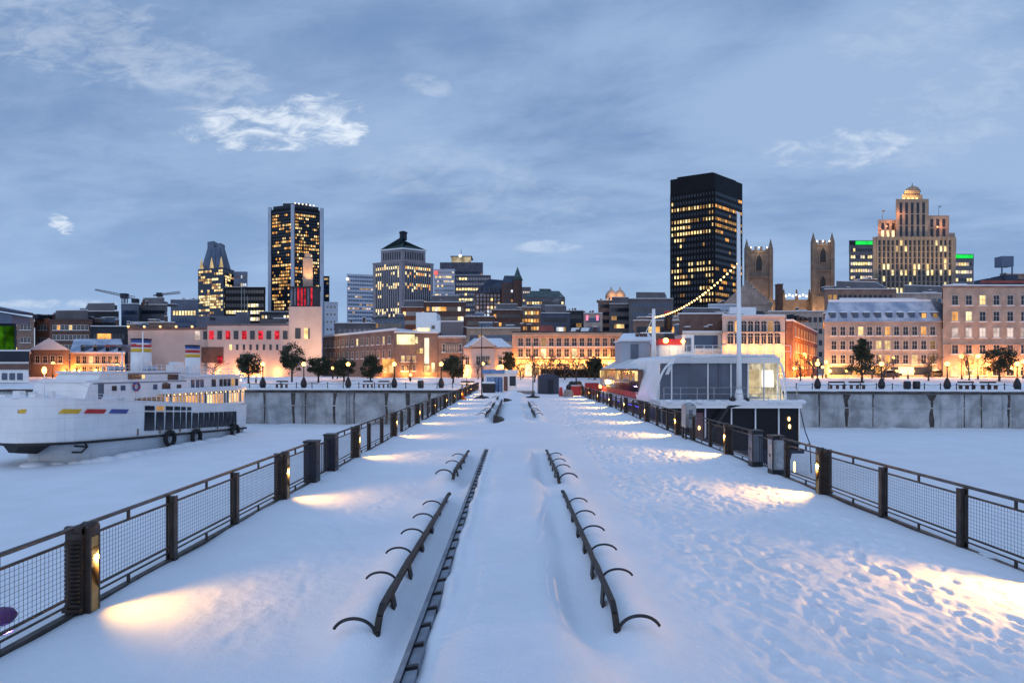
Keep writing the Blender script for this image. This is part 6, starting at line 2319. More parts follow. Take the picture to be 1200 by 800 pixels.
B.facade(P[0], (P3[0][0], P[0][1]), 40, Z_(344, Y), 7, 6, 1.5, 1.9, 'plain', .38, ('pink', 'cool', 'warm'), dark='bluepane')
B.facade(P3[0], P3[1], 36, Z_(334, Y), 6, 8, 1.3, 1.8, 'plain', .22, ('pink', 'cool', 'dim'), dark='dark', mx=1.5); B.finish()
# copper-roofed block and lit slab behind
B = block('grey block with a green copper attic and a lit top floor', 615.5, 662, 349, 520, 36, 'grey_clad', 14, 8, 1.6, 2.0, 'plain', .35, ('warm', 'yellow', 'dim'), rowlit=lambda r, n: .8 if r == 7 else .12, snow=False, finish=False)
B.finish()
b = MB(); b.prism(B.P, B.zt + .4, Z_(340, 520), 0, grow(B.P, -7)); b.prism(grow(B.P, -18), Z_(340, 520) + .01, Z_(336, 520)); B.part('copper_attic', b, M['copper'])
block('rosy-lit slab between the turret and the copper attic', 611.5, 622, 337, 640, 20, 'grey_clad', 4, 10, -.6, 2.0, 'plain', .8, ('pink', 'warm'), snow=False)

# fill of the old town behind the front row
FILL = [
    ('red-brown brick block with scattered warm windows in front of the pyramid tower', 470, 500, 361, 260, 25, 'brick', 7, 6, .14, ('warm', 'orange')),
    ('red-brown brick block with four bright windows near the steam', 497, 546, 355, 250, 26, 'dark_brick', 10, 7, .22, ('warm', 'orange', 'white')),
    ('low teal-grey block below the pyramid tower', 436, 474, 374, 230, 22, 'slate', 6, 3, .12, ('dim',)),
    ('flat grey roofs between the museum tower and the pyramid tower', 392, 440, 380, 190, 22, 'grey_clad', 6, 2, .04, ('dim',)),
    ('dark brick block with one lit window below the steam plume', 545, 580, 372, 240, 22, 'dark_brick', 7, 4, .12, ('orange', 'warm')),
    ('dark brown block below the chateau-style hotel', 576, 612, 364, 285, 24, 'dark_brick', 8, 5, .12, ('orange', 'dim')),
    ('low dark block with a teal roof right of the hotel', 606, 634, 361, 310, 24, 'brown_stone', 6, 5, .22, ('orange', 'warm', 'dim')),
    ('navy block with rows of white-lit windows', 634, 668, 368, 230, 22, 'navy_clad', 9, 5, .40, ('cool', 'white', 'dim')),
    ('plain dark block between the navy block and the pink-lit house', 660, 684, 365, 255, 22, 'dark_clad', 5, 4, .05, ('dim',)),
    ('grey stone house with two pink neon panels', 684, 706, 368, 225, 20, 'grey_stone', 4, 3, .0, ('dim',)),
    ('tall dark stone block left of the gilded roofs', 701, 718, 353, 280, 22, 'brown_stone', 4, 8, .04, ('dim',)),
    ('grey stone block below the gilded roofs', 714, 740, 357, 265, 22, 'grey_clad', 6, 6, .08, ('dim', 'warm')),
    ('pale grey block with two lit top windows left of the black tower', 737, 789, 351, 250, 26, 'grey_clad', 8, 5, .10, ('warm', 'yellow')),
    ('low brown house behind the far mast', 742, 800, 377, 170, 20, 'brown_stone', 9, 2, .15, ('warm', 'orange')),
    ('grey row behind the brown-roofed shop', 786, 860, 372, 200, 24, 'grey_stone', 10, 3, .12, ('dim', 'warm')),
    ('snow-roofed store at the foot of the black tower', 830, 868, 358, 215, 22, 'pale_clad', 5, 3, .0, ('dim',)),
    ('long stone row below the church towers', 900, 968, 366, 200, 26, 'grey_stone', 8, 4, .10, ('dim', 'orange')),
    ('dark row at the foot of the art deco tower', 966, 1050, 340, 200, 24, 'brown_stone', 10, 4, .06, ('dim',)),
    ('stone row right of the art deco tower', 1050, 1120, 345, 205, 24, 'grey_stone', 8, 4, .06, ('dim', 'warm')),
    ('dark roofs behind the left warehouses', 106, 150, 384, 165, 18, 'dark_clad', 7, 2, .10, ('orange',)),
    ('dark low block below the tall dark tower', 304, 345, 366, 330, 30, 'dark_clad', 8, 3, .18, ('white', 'warm')),
    ('grey stone house behind the pedimented building', 546, 612, 386, 160, 18, 'warm_stone', 9, 3, .06, ('dim', 'warm')),
]
fb = {}
for i, (lab, pl, pr, py, Y, dep, wall, c, rws, lt, ky) in enumerate(FILL):
    n_rows = rws
    h = Z_(py, Y) - G0
    fb[i] = block(lab, pl, pr, py, Y, dep, wall, int(c * 1.3), max(n_rows, int(h / 3.7)), 1.15, 1.7, 'plain', lt * 1.7, ky, dark='dark' if i % 3 else 'bluepane', penthouse=i in (0, 1, 5, 7, 11, 12, 14, 17, 18), snow=i not in (2,), seed=200 + i)
for px in (687, 699):
    b = MB(); b.box(X_(px, 224.8), X_(px + 2.2, 224.8), 224.5, 224.9, Z_(375.5, 225), Z_(369.5, 225)); fb[9].part('pink_panel', b, W['neon_pink'])
# gilded domed roofs
Y = 300
B = Bld('domed_block', 'ornate stone block with two floodlit golden domes above the rooftops', (X_(724, Y), Y, G0), seed=95)
P = foot(711, Y, 736, Y, 16)
b = MB(); b.prism(P, 0, Z_(349, Y)); B.part('wall', b, M['tan_stone'])
for px, s in ((717.5, 1.0), (728, .95)):
    b = MB(); b.lathe([(3.0 * s, 0), (3.0 * s, 1.6), (2.6 * s, 2.6), (1.6 * s, 3.9), (.5, 4.6), (.2, 6.0)], (X_(px, Y), Y + 3.5, Z_(349, Y) + .01), 12); B.part('dome', b, M['tan_stone'])
    lamp('dome_light', 'POINT', (X_(px, Y) - .5, Y - 2.5, Z_(349, Y) + 1.4), B.t, 900, (1, .55, .22), .4)
B.facade(P[0], P[1], 25, Z_(350, Y), 5, 2, 1.2, 2.0, 'plain', .2, ('warm',)); B.finish()

# ================= black tower and the right-hand skyline
Y = 397
P = corner_foot(785.5, 412, 837.5, Y, 870, 421)
zt = Z_(202.5, Y)
B = Bld('black_tower', 'black steel slab tower with a grid of lit windows right of centre', (X_(830, Y), Y, G0), seed=101)
b = MB(); b.prism(P, 0, zt); B.part('shaft', b, M['black_steel'])
b = MB(); b.prism(grow(P, -5), zt + .01, zt + 2.0); B.part('roof_plant', b, M['black_steel'])
LV = [.95, .85, .1, .5, .8, .9, .85, .6, .15, .75, .15, .8, .9, .5, .15, .1, .2, .3, .75, .9, .7, .95, .1, .2, .95, .35, .0]


def brow(r, n):
    return {0: .9, 1: .75, 2: .8, 4: .7, 5: .85, 6: .6, 7: .9, 9: .65, 10: .15, 12: .45, 13: .75, 14: .95, 15: .45, 17: .12, 19: .25, 20: .55, 21: .8, 22: .95, 23: .2, 24: .95, 25: .45}.get(r, .05)


B.facade(P[0], P[1], 9, Z_(222, Y), 15, 27, -.8, 2.1, 'plain', .4, ('warm', 'yellow', 'warm', 'dim'), rowlit=lambda r, n: max(.12, brow(r, n) * .92), mx=.6)
b0 = len(B.w)
B.facade(P[1], P[2], 9, Z_(222, Y), 14, 27, -.6, 1.9, 'plain', .3, ('orange', 'dim', 'dim'), rowlit=lambda r, n: .9 if r in (14, 22, 24, 21) else (.35 if r < 11 else .10), mx=.6)
B.finish()
for k in range(16):
    f = k / 15
    b = MB(); x, y = P[0][0] + (P[1][0] - P[0][0]) * f, P[0][1] + (P[1][1] - P[0][1]) * f
    b.box(x - .16, x + .16, y - .45, y - .04, 5, Z_(221, Y)); B.part('mullion', b, M['black_steel'])

# church: two towers, gable between
Y = 300


def church_tower(B, p0, p1, ytop, wins):
    P = foot(p0, Y, p1, Y, 11)
    zt = Z_(ytop, Y)
    b = MB(); b.prism(P, 0, zt); tw = B.part('bell_tower', b, M['church_stone'])
    b = MB()
    for (x, y) in P:
        b.box(x - .9, x + .9, y - .9, y + .9, 0, zt + .6)
        b.hull([(x - .9, y - .9, zt + .61), (x + .9, y - .9, zt + .61), (x + .9, y + .9, zt + .61), (x - .9, y + .9, zt + .61)], [(x - .05, y - .05, zt + 5.6), (x + .05, y - .05, zt + 5.6), (x + .05, y + .05, zt + 5.6), (x - .05, y + .05, zt + 5.6)])
    b.build('corner_buttress', M['church_stone'], tw)
    w = P[1][0] - P[0][0]
    for k in range(4):
        x = P[0][0] + w * (k + .62) / 4.3
        b = MB()
        b.box(x - .55, x + .55, Y - .25, Y + .25, zt + .003, zt + 1.7)
        b.build('merlon', M['church_stone'], tw)
    for zc, ww, hh in wins:
        cxx = (P[0][0] + P[1][0]) / 2
        n = 6
        pts = [(cxx - ww, zc), (cxx + ww, zc), (cxx + ww, zc + hh * .6), (cxx + ww * .6, zc + hh * .85), (cxx, zc + hh), (cxx - ww * .6, zc + hh * .85), (cxx - ww, zc + hh * .6)]
        b = MB(); b.add([(p[0], Y - .08, p[1]) for p in pts] + [(p[0], Y + .2, p[1]) for p in pts], [tuple(range(7))] + [(i, 7 + i, 7 + (i + 1) % 7, (i + 1) % 7) for i in range(7)])
        b.build('belfry_opening', M['black_paint'], tw)
        b = MB()
        for i in range(7):
            p, q = pts[i], pts[(i + 1) % 7]
            b.bar((p[0], Y - .2, p[1]), (q[0], Y - .2, q[1]), .5, .4)
        b.build('arch_moulding', M['church_stone'], tw)
    for zz in (zt - 1.2, zt - 14, zt - 27):
        b = MB(); b.prism(grow(P, .9), zz, zz + .6); b.build('string_course', M['church_stone'], tw)
    b = MB()
    for k in range(3): b.ball((P[0][0] + w * (k + .5) / 3, Y - .5, zt + 1.2), .35, n=6, k=5)
    b.build('parapet_lamp', M['white_lamp'], tw)
    lamp('parapet_light', 'POINT', ((P[0][0] + P[1][0]) / 2, Y - 3.4, zt - 1), B.t, 500, (1, .7, .4), .4)
    for x in (P[0][0] - .5, P[1][0] + .5):
        lamp('tower_uplight', 'POINT', (x, Y - 6, 30), B.t, 3600, (1, .55, .22), .4)
    return P


B = Bld('church', 'stone church with two square pinnacled bell towers behind the black tower', (X_(925, Y), Y, G0), seed=111)
church_tower(B, 875, 903, 293, [(Z_(318, Y), 1.7, 8.5)])
church_tower(B, 953, 975, 285.5, [(Z_(308, Y), 1.7, 8.0), (Z_(342, Y), 1.7, 8.5)])
P = foot(900, Y + 4, 956, Y + 4, 60)
b = MB(); b.prism(P, 0, Z_(350, Y)); B.part('nave', b, M['church_stone'])
for k in range(4):
    b = MB(); x = X_(904 + k * 15, Y + 3); b.hull([(x - .7, Y + 3, Z_(350, Y)), (x + .7, Y + 3, Z_(350, Y)), (x + .7, Y + 4, Z_(350, Y)), (x - .7, Y + 4, Z_(350, Y))], [(x - .1, Y + 3, Z_(338, Y)), (x + .1, Y + 3, Z_(338, Y)), (x + .1, Y + 4, Z_(338, Y)), (x - .1, Y + 4, Z_(338, Y))]); B.part('pinnacle', b, M['church_stone'])
b = MB()
for k in range(7): b.ball((X_(921 + k * 4, Y + 3.5), Y + 3.4, Z_(346, Y) + .6 * (k % 2)), .5, n=6, k=5)
B.part('roof_lamp', b, M['white_lamp'])
for px, z in ((942, 26), (960, 24), (968, 22), (947, 22), (880, 36)): lamp('church_uplight', 'POINT', (X_(px, Y), Y - 3.5, z), B.t, 2600, (1, .50, .17), .4)
PG = foot(846, 255, 904, 255, 40)
B2 = Bld('gabled_hall', 'grey stone hall with a wide stepped gable in front of the left church tower', (X_(875, 255), 255, G0))
b = MB(); b.prism(PG, 0, Z_(357, 255)); B2.part('wall', b, M['grey_stone'])
b = MB(); vs, fs = gable_roof(PG, Z_(357, 255) + .003, 9.5, .2, 'y'); b.add(vs, fs); B2.part('gable_roof', b, M['grey_stone'])
b = MB()
for k in range(9):
    f = k / 8
    x = PG[0][0] + (PG[1][0] - PG[0][0]) * (.5 + .5 * f); z = Z_(357, 255) + 9.5 * (1 - f)
    b.box(x - .5, x + .5, 254.7, 256, z - .4, z + 1.1)
B2.part('gable_steps', b, M['grey_stone'])
b = MB(); b.box(X_(911.5, 240), X_(917.5, 240), 240, 242.5, 0, Z_(333.5, 240)); b.box(X_(911, 240), X_(918, 240), 239.8, 242.7, Z_(333.5, 240) + .003, Z_(332.5, 240))
tag(b.build('brick_chimney', M['dark_brick'], None, loc=(X_(914.5, 240), 241, 0)), 'tall free-standing dark brick chimney between the church towers', 'chimney')

# art deco tower
Y = 290
B = Bld('art_deco_tower', 'stepped art deco limestone tower with a glowing golden top', (X_(1074, Y), Y, G0), seed=121)


def tier(p0, p1, yt, dy, dep, zb, name='tier'):
    P = foot(p0, Y + dy, p1, Y + dy, dep)
    b = MB(); b.prism(P, zb, Z_(yt, Y)); B.part(name, b, M['deco_stone'])
    b = MB(); b.prism(grow(P, .25), Z_(yt, Y) - .8, Z_(yt, Y) + .5); B.part('coping', b, M['deco_stone'])
    return P


PA = tier(1023, 1120, 279, 0, 34, 0, 'base_block')
PB_ = tier(1029, 1052, 257, 3, 24, Z_(279, Y), 'shoulder')
PC = tier(1086, 1112, 252, 3, 24, Z_(279, Y), 'shoulder')
PD = tier(1050, 1088, 233.5, 1.5, 26, Z_(279, Y) - 3, 'centre_block')
PE = tier(1112.2, 1119, 272, 4, 20, Z_(279, Y), 'shoulder')
for p0, p1, ya, yb in ((1057, 1081, 233.5, 224), (1060, 1078, 224, 218.5)):
    P = foot(p0, Y + 6, p1, Y + 6, 11)
    b = MB(); b.prism(P, Z_(ya, Y) + .5, Z_(yb, Y)); B.part('lantern_tier', b, M['deco_stone'])
b = MB(); b.lathe([(3.6, 0), (3.5, 1.0), (2.6, 2.3), (1.0, 3.2), (.25, 3.6), (.15, 5.0)], (X_(1069, Y + 11), Y + 11, Z_(218.5, Y) + .01), 12); B.part('lantern_cap', b, M['deco_stone'])
for px, py, e in ((1060, 229, 1100), (1078, 229, 1100), (1069, 221.5, 1300), (1069, 216, 500), (1055, 236, 250), (1085, 236, 250)):
    lamp('lantern_light', 'POINT', (X_(px, Y), Y + 3.2, Z_(py, Y)), B.t, e, (1, .52, .15), .3)
for px in (1060, 1065, 1070, 1075):
    b = MB(); b.ball((X_(px, Y + 5), Y + 5.4, Z_(229, Y)), .55, n=6, k=5); B.part('lantern_lamp', b, lit('deco_lamp', (1, .62, .22), 2.5, patch=0))
for px in (1030, 1052, 1074, 1096, 1115):
    lamp('facade_floodlight', 'SPOT', (X_(px, Y - 14), Y - 14, Z_(338, Y)), B.t, 15000, (1, .66, .36), .4, (X_(px, Y), Y, Z_(285, Y)), 60, .9)
for px, py in ((1033, 268), (1047, 262), (1108, 263), (1056, 250)):
    lamp('setback_light', 'POINT', (X_(px, Y), Y + (0.4 if px != 1056 else -.6), Z_(py, Y)), B.t, 800, (1, .36, .14), .3)


def arow(r, n): return .42 if r in (n - 9, n - 6, n - 5) else (.22 if r in (1, 2, n - 2, n - 10) else .08)


B.facade(PA[0], PA[1], 22, Z_(281, Y), 17, 15, 1.15, 2.5, 'plain', .15, ('yellow', 'warm'), rowlit=arow, mx=2.0, indep=True)
B.facade(PB_[0], PB_[1], Z_(279, Y) + 1, Z_(259, Y), 3, 2, 1.3, 3.0, 'plain', .12, ('yellow', 'red')); B.facade(PC[0], PC[1], Z_(279, Y) + 1, Z_(254, Y), 3, 2, 1.5, 4.0, 'plain', .0)
B.facade(PD[0], PD[1], Z_(277, Y), Z_(236, Y), 5, 3, 1.3, 5.2, 'plain', .06, ('yellow',), indep=True); B.finish()
for k in range(18):
    x = PA[0][0] + 2 + (PA[1][0] - PA[0][0] - 4) * k / 17
    b = MB(); b.box(x - .35, x + .35, Y - .5, Y - .003, 15, Z_(279, Y) + .8); B.part('pilaster', b, M['deco_stone'])
for px, py in ((1034, 257), (1100, 252)):
    b = MB(); x = X_(px, Y + 8); b.tube([(x, Y + 8, Z_(py, Y)), (x, Y + 8, Z_(py - 16, Y))], [.14, .08], 6); b.box(x, x + 1.2, Y + 7.97, Y + 8.03, Z_(py - 16, Y), Z_(py - 14, Y)); B.part('flagpole', b, M['steel'])
# green-edged office blocks either side
for lab, pl, pr, py, pe in (('office block with a green neon roof edge left of the art deco tower', 995, 1024, 288, (1003, 1023)), ('office block with a green neon roof edge right of the art deco tower', 1118, 1141, 304, (1119, 1140))):
    bb = block(lab, pl, pr, py, 400, 26, 'grey_clad', 9 if pl < 1100 else 6, 18 if pl < 1100 else 14, -.4, 2.0, 'plain', .5, ('pink', 'warm', 'yellow'), rowlit=lambda r, n: .6, snow=False)
    b = MB(); b.prism(foot(pl, 400.5, pr, 400.5, 24), bb.zt + .36, Z_(py - 6.5, 400)); bb.part('roof_storey', b, M['dark_clad'])
    b = MB(); b.box(X_(pe[0], 400), X_(pe[1], 400), 399.8, 400.4, Z_(py - 1.5, 400), Z_(py - 5.5, 400)); bb.part('neon_edge', b, W['neon_green'])
bb = block('brown windowless block left of the art deco tower', 1008, 1027, 328, 282, 20, 'brown_stone', 2, 3, 1.2, 1.6, 'plain', .1, ('warm',))
# far-off fillers that close the horizon
for i, (pl, pr, py, Y, wl, lab) in enumerate(((-140, 0, 372, 300, 'dark_brick', 'dark warehouse beyond the left edge'), (-30, 30, 383, 200, 'brown_stone', 'brown block behind the green-lit hall'),
                                       (150, 205, 379, 200, 'brown_stone', 'brown block behind the left wing of the museum'), (310, 345, 380, 180, 'grey_clad', 'grey block left of the museum tower'),
                                       (1180, 1330, 322, 210, 'brown_stone', 'brown block behind the right-hand warehouse'), (1225, 1420, 350, 180, 'grey_stone', 'grey block past the right edge'))):
    block(lab, pl, pr, py, Y, 25, wl, 10, 5, 1.4, 1.8, 'plain', .12, ('warm', 'orange', 'dim'), seed=300 + i)


# ------------------------------------------------------------------ cranes
def crane(px, ytop, jib0, jib1, Y, ybase, label):
    x, z = X_(px, Y), Z_(ytop, Y)
    t = thing('tower_crane', label, 'crane', (x, Y, Z_(ybase, Y)))
    b = MB()
    zb = Z_(ybase, Y)
    w = .9
    for sx in (-w, w):
        for sy in (-w, w):
            b.bar((x + sx, Y + sy, zb), (x + sx, Y + sy, z), .45, .45)
    k = int((z - zb) / 3)
    for i in range(k):
        za, zc = zb + i * 3, zb + i * 3 + 3
        s = 1 if i % 2 else -1
        b.bar((x - w * s, Y - w, za), (x + w * s, Y - w, zc), .3, .3)
    b.build('mast', M['grey_metal'], t)
    b = MB()
    (xa, za), (xb, zb2) = (X_(jib0[0], Y), Z_(jib0[1], Y)), (X_(jib1[0], Y), Z_(jib1[1], Y))
    for dy, dzz in ((-.6, 0), (.6, 0), (0, 1.4)):
        b.bar((xa, Y + dy, za + dzz * .4), (xb, Y + dy, zb2 + dzz), .42, .42)
    n = 14
    for i in range(n):
        f, g2 = i / n, (i + 1) / n
        b.bar((xa + (xb - xa) * f, Y - .6, za + (zb2 - za) * f), (xa + (xb - xa) * g2, Y, za + (zb2 - za) * g2 + .9), .22, .22)
    b.build('jib', M['grey_metal'], t)
    b = MB()
    b.box(x - 1.6, x + 1.6, Y - 1.4, Y + 1.4, z - .3, z + 2.4)
    b.build('cab', M['dark_clad'], t)
    return t


t = crane(146, 349, (112, 340), (158, 350.5), 330, 372, 'tower crane with a long jib to the left above the dark blocks')
b = MB(); x = X_(158, 330); b.box(x - 1.2, x + 1.8, 328.8, 331.2, Z_(355, 330), Z_(350, 330)); b.build('counterweight', M['dark_clad'], t)
crane(187, 347, (180, 346.5), (211, 343.5), 420, 362, 'smaller distant crane with its jib to the right')

# ------------------------------------------------------------------ steam
for px, py0, py1, w, Y, lab in ((557, 372, 344, 7, 380, 'white steam rising in front of the chateau-style hotel'), (650, 366, 346, 8, 400, 'white steam drifting before the copper-attic block')):
    b = MB()
    x = X_(px, Y)
    rr_ = random.Random(px)
    for k in range(26):
        f = k / 25
        sp = (.12 + .30 * f) * w / 700 * Y
        b.ball((x + rr_.gauss(0, sp) + f * f * 4.0, Y + rr_.gauss(0, sp), Z_(py0 + (py1 - py0) * f, Y)), w / 700 * Y * (.14 + .26 * f * rr_.random()), n=10, k=7)
    o = b.build('steam_plume', M['steam'], None, loc=(x, Y, Z_(py0, Y)))
    tag(o, lab, 'steam', kind='stuff')


# ------------------------------------------------------------------ trees
def leafy_mesh(seed, h, w, shape):
    """crown of leaf clumps around 0,0,0 = foot of the trunk"""
    r = random.Random(seed)
    b = MB()
    clumps = []
    z0 = h * .22
    for k in range(60 if shape == 'round' else 80):
        f = r.random()
        if shape == 'cone':
            zz = z0 + (h - z0) * f
            rad = w * .5 * (1 - f) ** .8 + .12
            a = r.random() * 2 * PI
            q = rad * math.sqrt(r.random())
            clumps.append((q * math.cos(a), q * math.sin(a), zz, .5 + .35 * (1 - f)))
        else:
            while True:
                p = (r.uniform(-1, 1), r.uniform(-1, 1), r.uniform(-1, 1))
                if p[0] ** 2 + p[1] ** 2 + p[2] ** 2 < 1: break
            if r.random() < .12: p = tuple(c * 1.18 for c in p)
            clumps.append((p[0] * w * .46, p[1] * w * .46, z0 + (h - z0) * (.52 + .46 * p[2]), r.uniform(.5, .95) * w / 5))
    for (x, y, z, s) in clumps:
        for i in range(46):
            d = Vector((r.gauss(0, 1), r.gauss(0, 1), r.gauss(0, .75)))
            d = d.normalized() * s * (.35 + .75 * r.random())
            c = Vector((x, y, z)) + d
            u = Vector((r.gauss(0, 1), r.gauss(0, 1), r.gauss(0, 1))).normalized()
            v = u.cross(Vector((r.gauss(0, 1), r.gauss(0, 1), r.gauss(0, 1)))).normalized()
            l, q = .13 + .13 * r.random(), .05 + .06 * r.random()
            b.add([c - u * l, c + v * q, c + u * l, c - v * q], [(0, 1, 2, 3)], 1 if r.random() < .25 else 0)
    return b


def trunk_mesh(seed, h, w):
    r = random.Random(seed + 50)
    b = MB()
    b.tube([(0, 0, -.4), (.03, 0, h * .25), (-.03, .03, h * .55), (.0, 0, h * .9)], [.18, .15, .10, .03], 8)
    for k in range(9):
        z = h * (.25 + .5 * k / 9)
        a = r.random() * 2 * PI
        q = w * .38
        b.tube([(0, 0, z), (q * .5 * math.cos(a), q * .5 * math.sin(a), z + h * .07), (q * math.cos(a), q * math.sin(a), z + h * .15)], [.07, .045, .015], 6)
    return b


def leafy_tree(px, ytop, Y, wpx, label, seed, shape='round', base=None):
    x = X_(px, Y)
    zb = float(land_z(np.array([x]), np.array([Y]))[0])
    h = Z_(ytop, Y) - zb
    w = wpx / FPX * Y
    t = thing('pine_tree' if shape == 'cone' else 'evergreen_tree', label, 'tree', (x, Y, zb), 0, 'dark trees along the quay')
    o = trunk_mesh(seed, h, w).build('trunk', M['trunk'], t, world=False)
    o = leafy_mesh(seed, h, w, shape).build('crown', [M['leaf'], M['leaf_olive']], t, world=False)


leafy_tree(291, 412, 100, 30, 'low broad evergreen in front of the museum, right of the ferry', 1)
leafy_tree(342, 402.5, 101, 29, 'tall full evergreen before the museum tower', 2)
leafy_tree(373, 416, 104, 26, 'smaller evergreen just right of the museum tower', 3)
leafy_tree(403, 420, 106, 26, 'low dark tree before the brown stone wing', 4)
leafy_tree(434, 417, 100, 27, 'round evergreen left of the lit shop fronts', 5)
leafy_tree(531, 415, 100, 30, 'broad evergreen at the root of the pier, left of the pedimented house', 6)
leafy_tree(596, 412, 116, 17, 'dark evergreen right of the pediment, above the kiosk', 7)
leafy_tree(697, 418, 108, 21, 'dark columnar evergreen at the right end of the orange building', 8)
leafy_tree(1010, 399, 101, 38, 'pointed pine in front of the mansard building', 9, 'cone')
leafy_tree(1171, 408, 100, 37, 'broad round evergreen in front of the right-hand warehouse', 10)


def bare_mesh(seed, h):
    r = random.Random(seed)
    b = MB()

    def grow_(p, d, l, rad, lev):
        q = p + d * l
        m = p + d * l * .5 + Vector((r.gauss(0, .05), r.gauss(0, .05), 0)) * l
        b.tube([p, m, q], [rad, rad * .85, rad * .66], 5 if lev < 3 else 3)
        if lev >= 5: return
        for _ in range(3 if lev else 4):
            a = Vector((r.gauss(0, .55), r.gauss(0, .55), r.gauss(.12, .3)))
            grow_(q if r.random() < .7 else m, (d + a).normalized(), l * r.uniform(.58, .80), max(.012, rad * .6), lev + 1)
    grow_(Vector((0, 0, -.3)), Vector((0, 0, 1)), h * .30, .15, 0)
    return b


protos = []
for s in range(3):
    bm_ = bare_mesh(20 + s, 7.0)
    tmp = bm_.mesh('bare_crown', [M['twig']])
    protos.append(tmp)
BARE = [(626, 102, 1.0, 'bare street tree left of the navy shed'), (648, 104, .95, 'bare tree above the navy shed'), (662, 108, 1.0, 'bare tree behind the dark heap'), (676, 103, 1.05, 'bare tree above the red barriers'), (690, 110, .9, 'bare tree beside the columnar evergreen'),
        (610, 108, .85, 'bare tree just right of the kiosk'), (640, 112, 1.05, 'bare tree before the third lit arch of the orange building'),
        (1036, 104, .9, 'thin bare tree right of the pointed pine'), (1088, 102, 1.1, 'bare tree in front of the right end of the mansard building'), (1135, 103, .95, 'bare tree between the paired bright lamps on the right'),
        (953, 108, 1.0, 'bare tree lit orange beside the side-street house'), (938, 102, .9, 'bare tree just right of the ship roof'), (480, 108, .8, 'bare tree in front of the brown stone corner'), (560, 110, .75, 'bare tree before the pediment'), (250, 106, .9, 'bare tree behind the ferry stern'), (395, 112, .9, 'bare tree left of the brown stone wing')]
for i, (px, Y, s, lab) in enumerate(BARE):
    x = X_(px, Y)
    zb = float(land_z(np.array([x]), np.array([Y]))[0])
    t = thing('bare_tree', lab, 'tree', (x, Y, zb), i * 1.3, 'leafless street trees')
    t.scale = (s, s, s)
    inst('branches', protos[i % 3], t, (0, 0, 0))

# clipped hedge in front of the orange building
b = MB()
r = random.Random(3)
for k in range(5200):
    x = X_(634, 114) + (X_(716, 114) - X_(634, 114)) * r.random()
    c = Vector((x, 114 + 1.6 * r.random(), .9 + 1.95 * r.random() ** .9))
    u = Vector((r.gauss(0, 1), r.gauss(0, 1), r.gauss(0, 1))).normalized()
    v = u.cross(Vector((r.gauss(0, 1), r.gauss(0, 1), r.gauss(0, 1)))).normalized()
    b.add([c - u * .22, c + v * .09, c + u * .22, c - v * .09], [(0, 1, 2, 3)])
tag(b.build('hedge', M['bark_hedge'], None, loc=(X_(675, 114), 114.8, 1)), 'long brown winter hedge in front of the orange-lit building', 'hedge')


# ------------------------------------------------------------------ quay furniture
def street_lamp_proto(h):
    t = thing('street_lamp', '', 'street lamp', (0, 0, 0), 0, 'globe lamps on stout pedestals along the quay')
    b = MB()
    b.lathe([(.34, -.2), (.34, .22), (.44, .30), (.46, .65), (.38, 1.0), (.22, 1.35), (.12, 1.6)], n=14)
    b.build('pedestal', M['iron'], t, world=False)
    b = MB()
    b.lathe([(.085, 1.55), (.07, h - .35), (.15, h - .25), (.10, h - .12)], n=8)
    b.build('pole', M['iron'], t, world=False)
    b = MB()
    b.ball((0, 0, h + .16), .30, n=14, k=8)
    b.build('globe', M['globe'], t, world=False)
    return t


proto = street_lamp_proto(3.35)
first = True
LP = [(308, 88, 1.0, 'globe lamp nearest the ferry stern, before the low broad evergreen'), (356, 88, 1, 'globe lamp before the museum tower'), (408, 88, 1, 'globe lamp in front of the low tree by the brown wing'),
      (462, 87.5, 1, 'globe lamp in front of the lit shop fronts'), (517, 87, 1, 'globe lamp on the quay left of the broad evergreen at the pier root'),
      (958, 83.4, 1.0, 'globe lamp on the quay nearest the ship'), (1033, 83, 1, 'globe lamp right of the pointed pine'), (1110, 82.6, 1, 'globe lamp before the joint between mansard building and warehouse'), (1192, 82, 1, 'globe lamp at the right edge of the quay')]
for px, Y, s, lab in LP:
    x = X_(px, Y)
    loc = (x, Y, .12)
    if first:
        proto.location = loc
        proto['label'] = lab
        first = False
    else:
        dup(proto, loc, 0, lab)


def plain_lamp(px, Y, yg, label, r_=.26):
    x = X_(px, Y)
    z = Z_(yg, Y)
    zb = float(land_z(np.array([x]), np.array([Y]))[0])
    t = thing('street_lamp', label, 'street lamp', (x, Y, zb), 0, 'plain street lamps before the houses')
    b = MB()
    b.lathe([(.16, -.2), (.14, .6), (.06, .8), (.05, max(1, z - zb - .25)), (.12, z - zb - .2)], (x, Y, zb), 8)
    b.build('pole', M['iron'], t)
    b = MB()
    b.ball((x, Y, z), r_, n=12, k=8)
    b.build('globe', M['globe'], t)
    lamp('lamp_light', 'POINT', (x, Y + .2, z + r_ + .35), t, 1500 * r_, (1, .44, .10), .25)


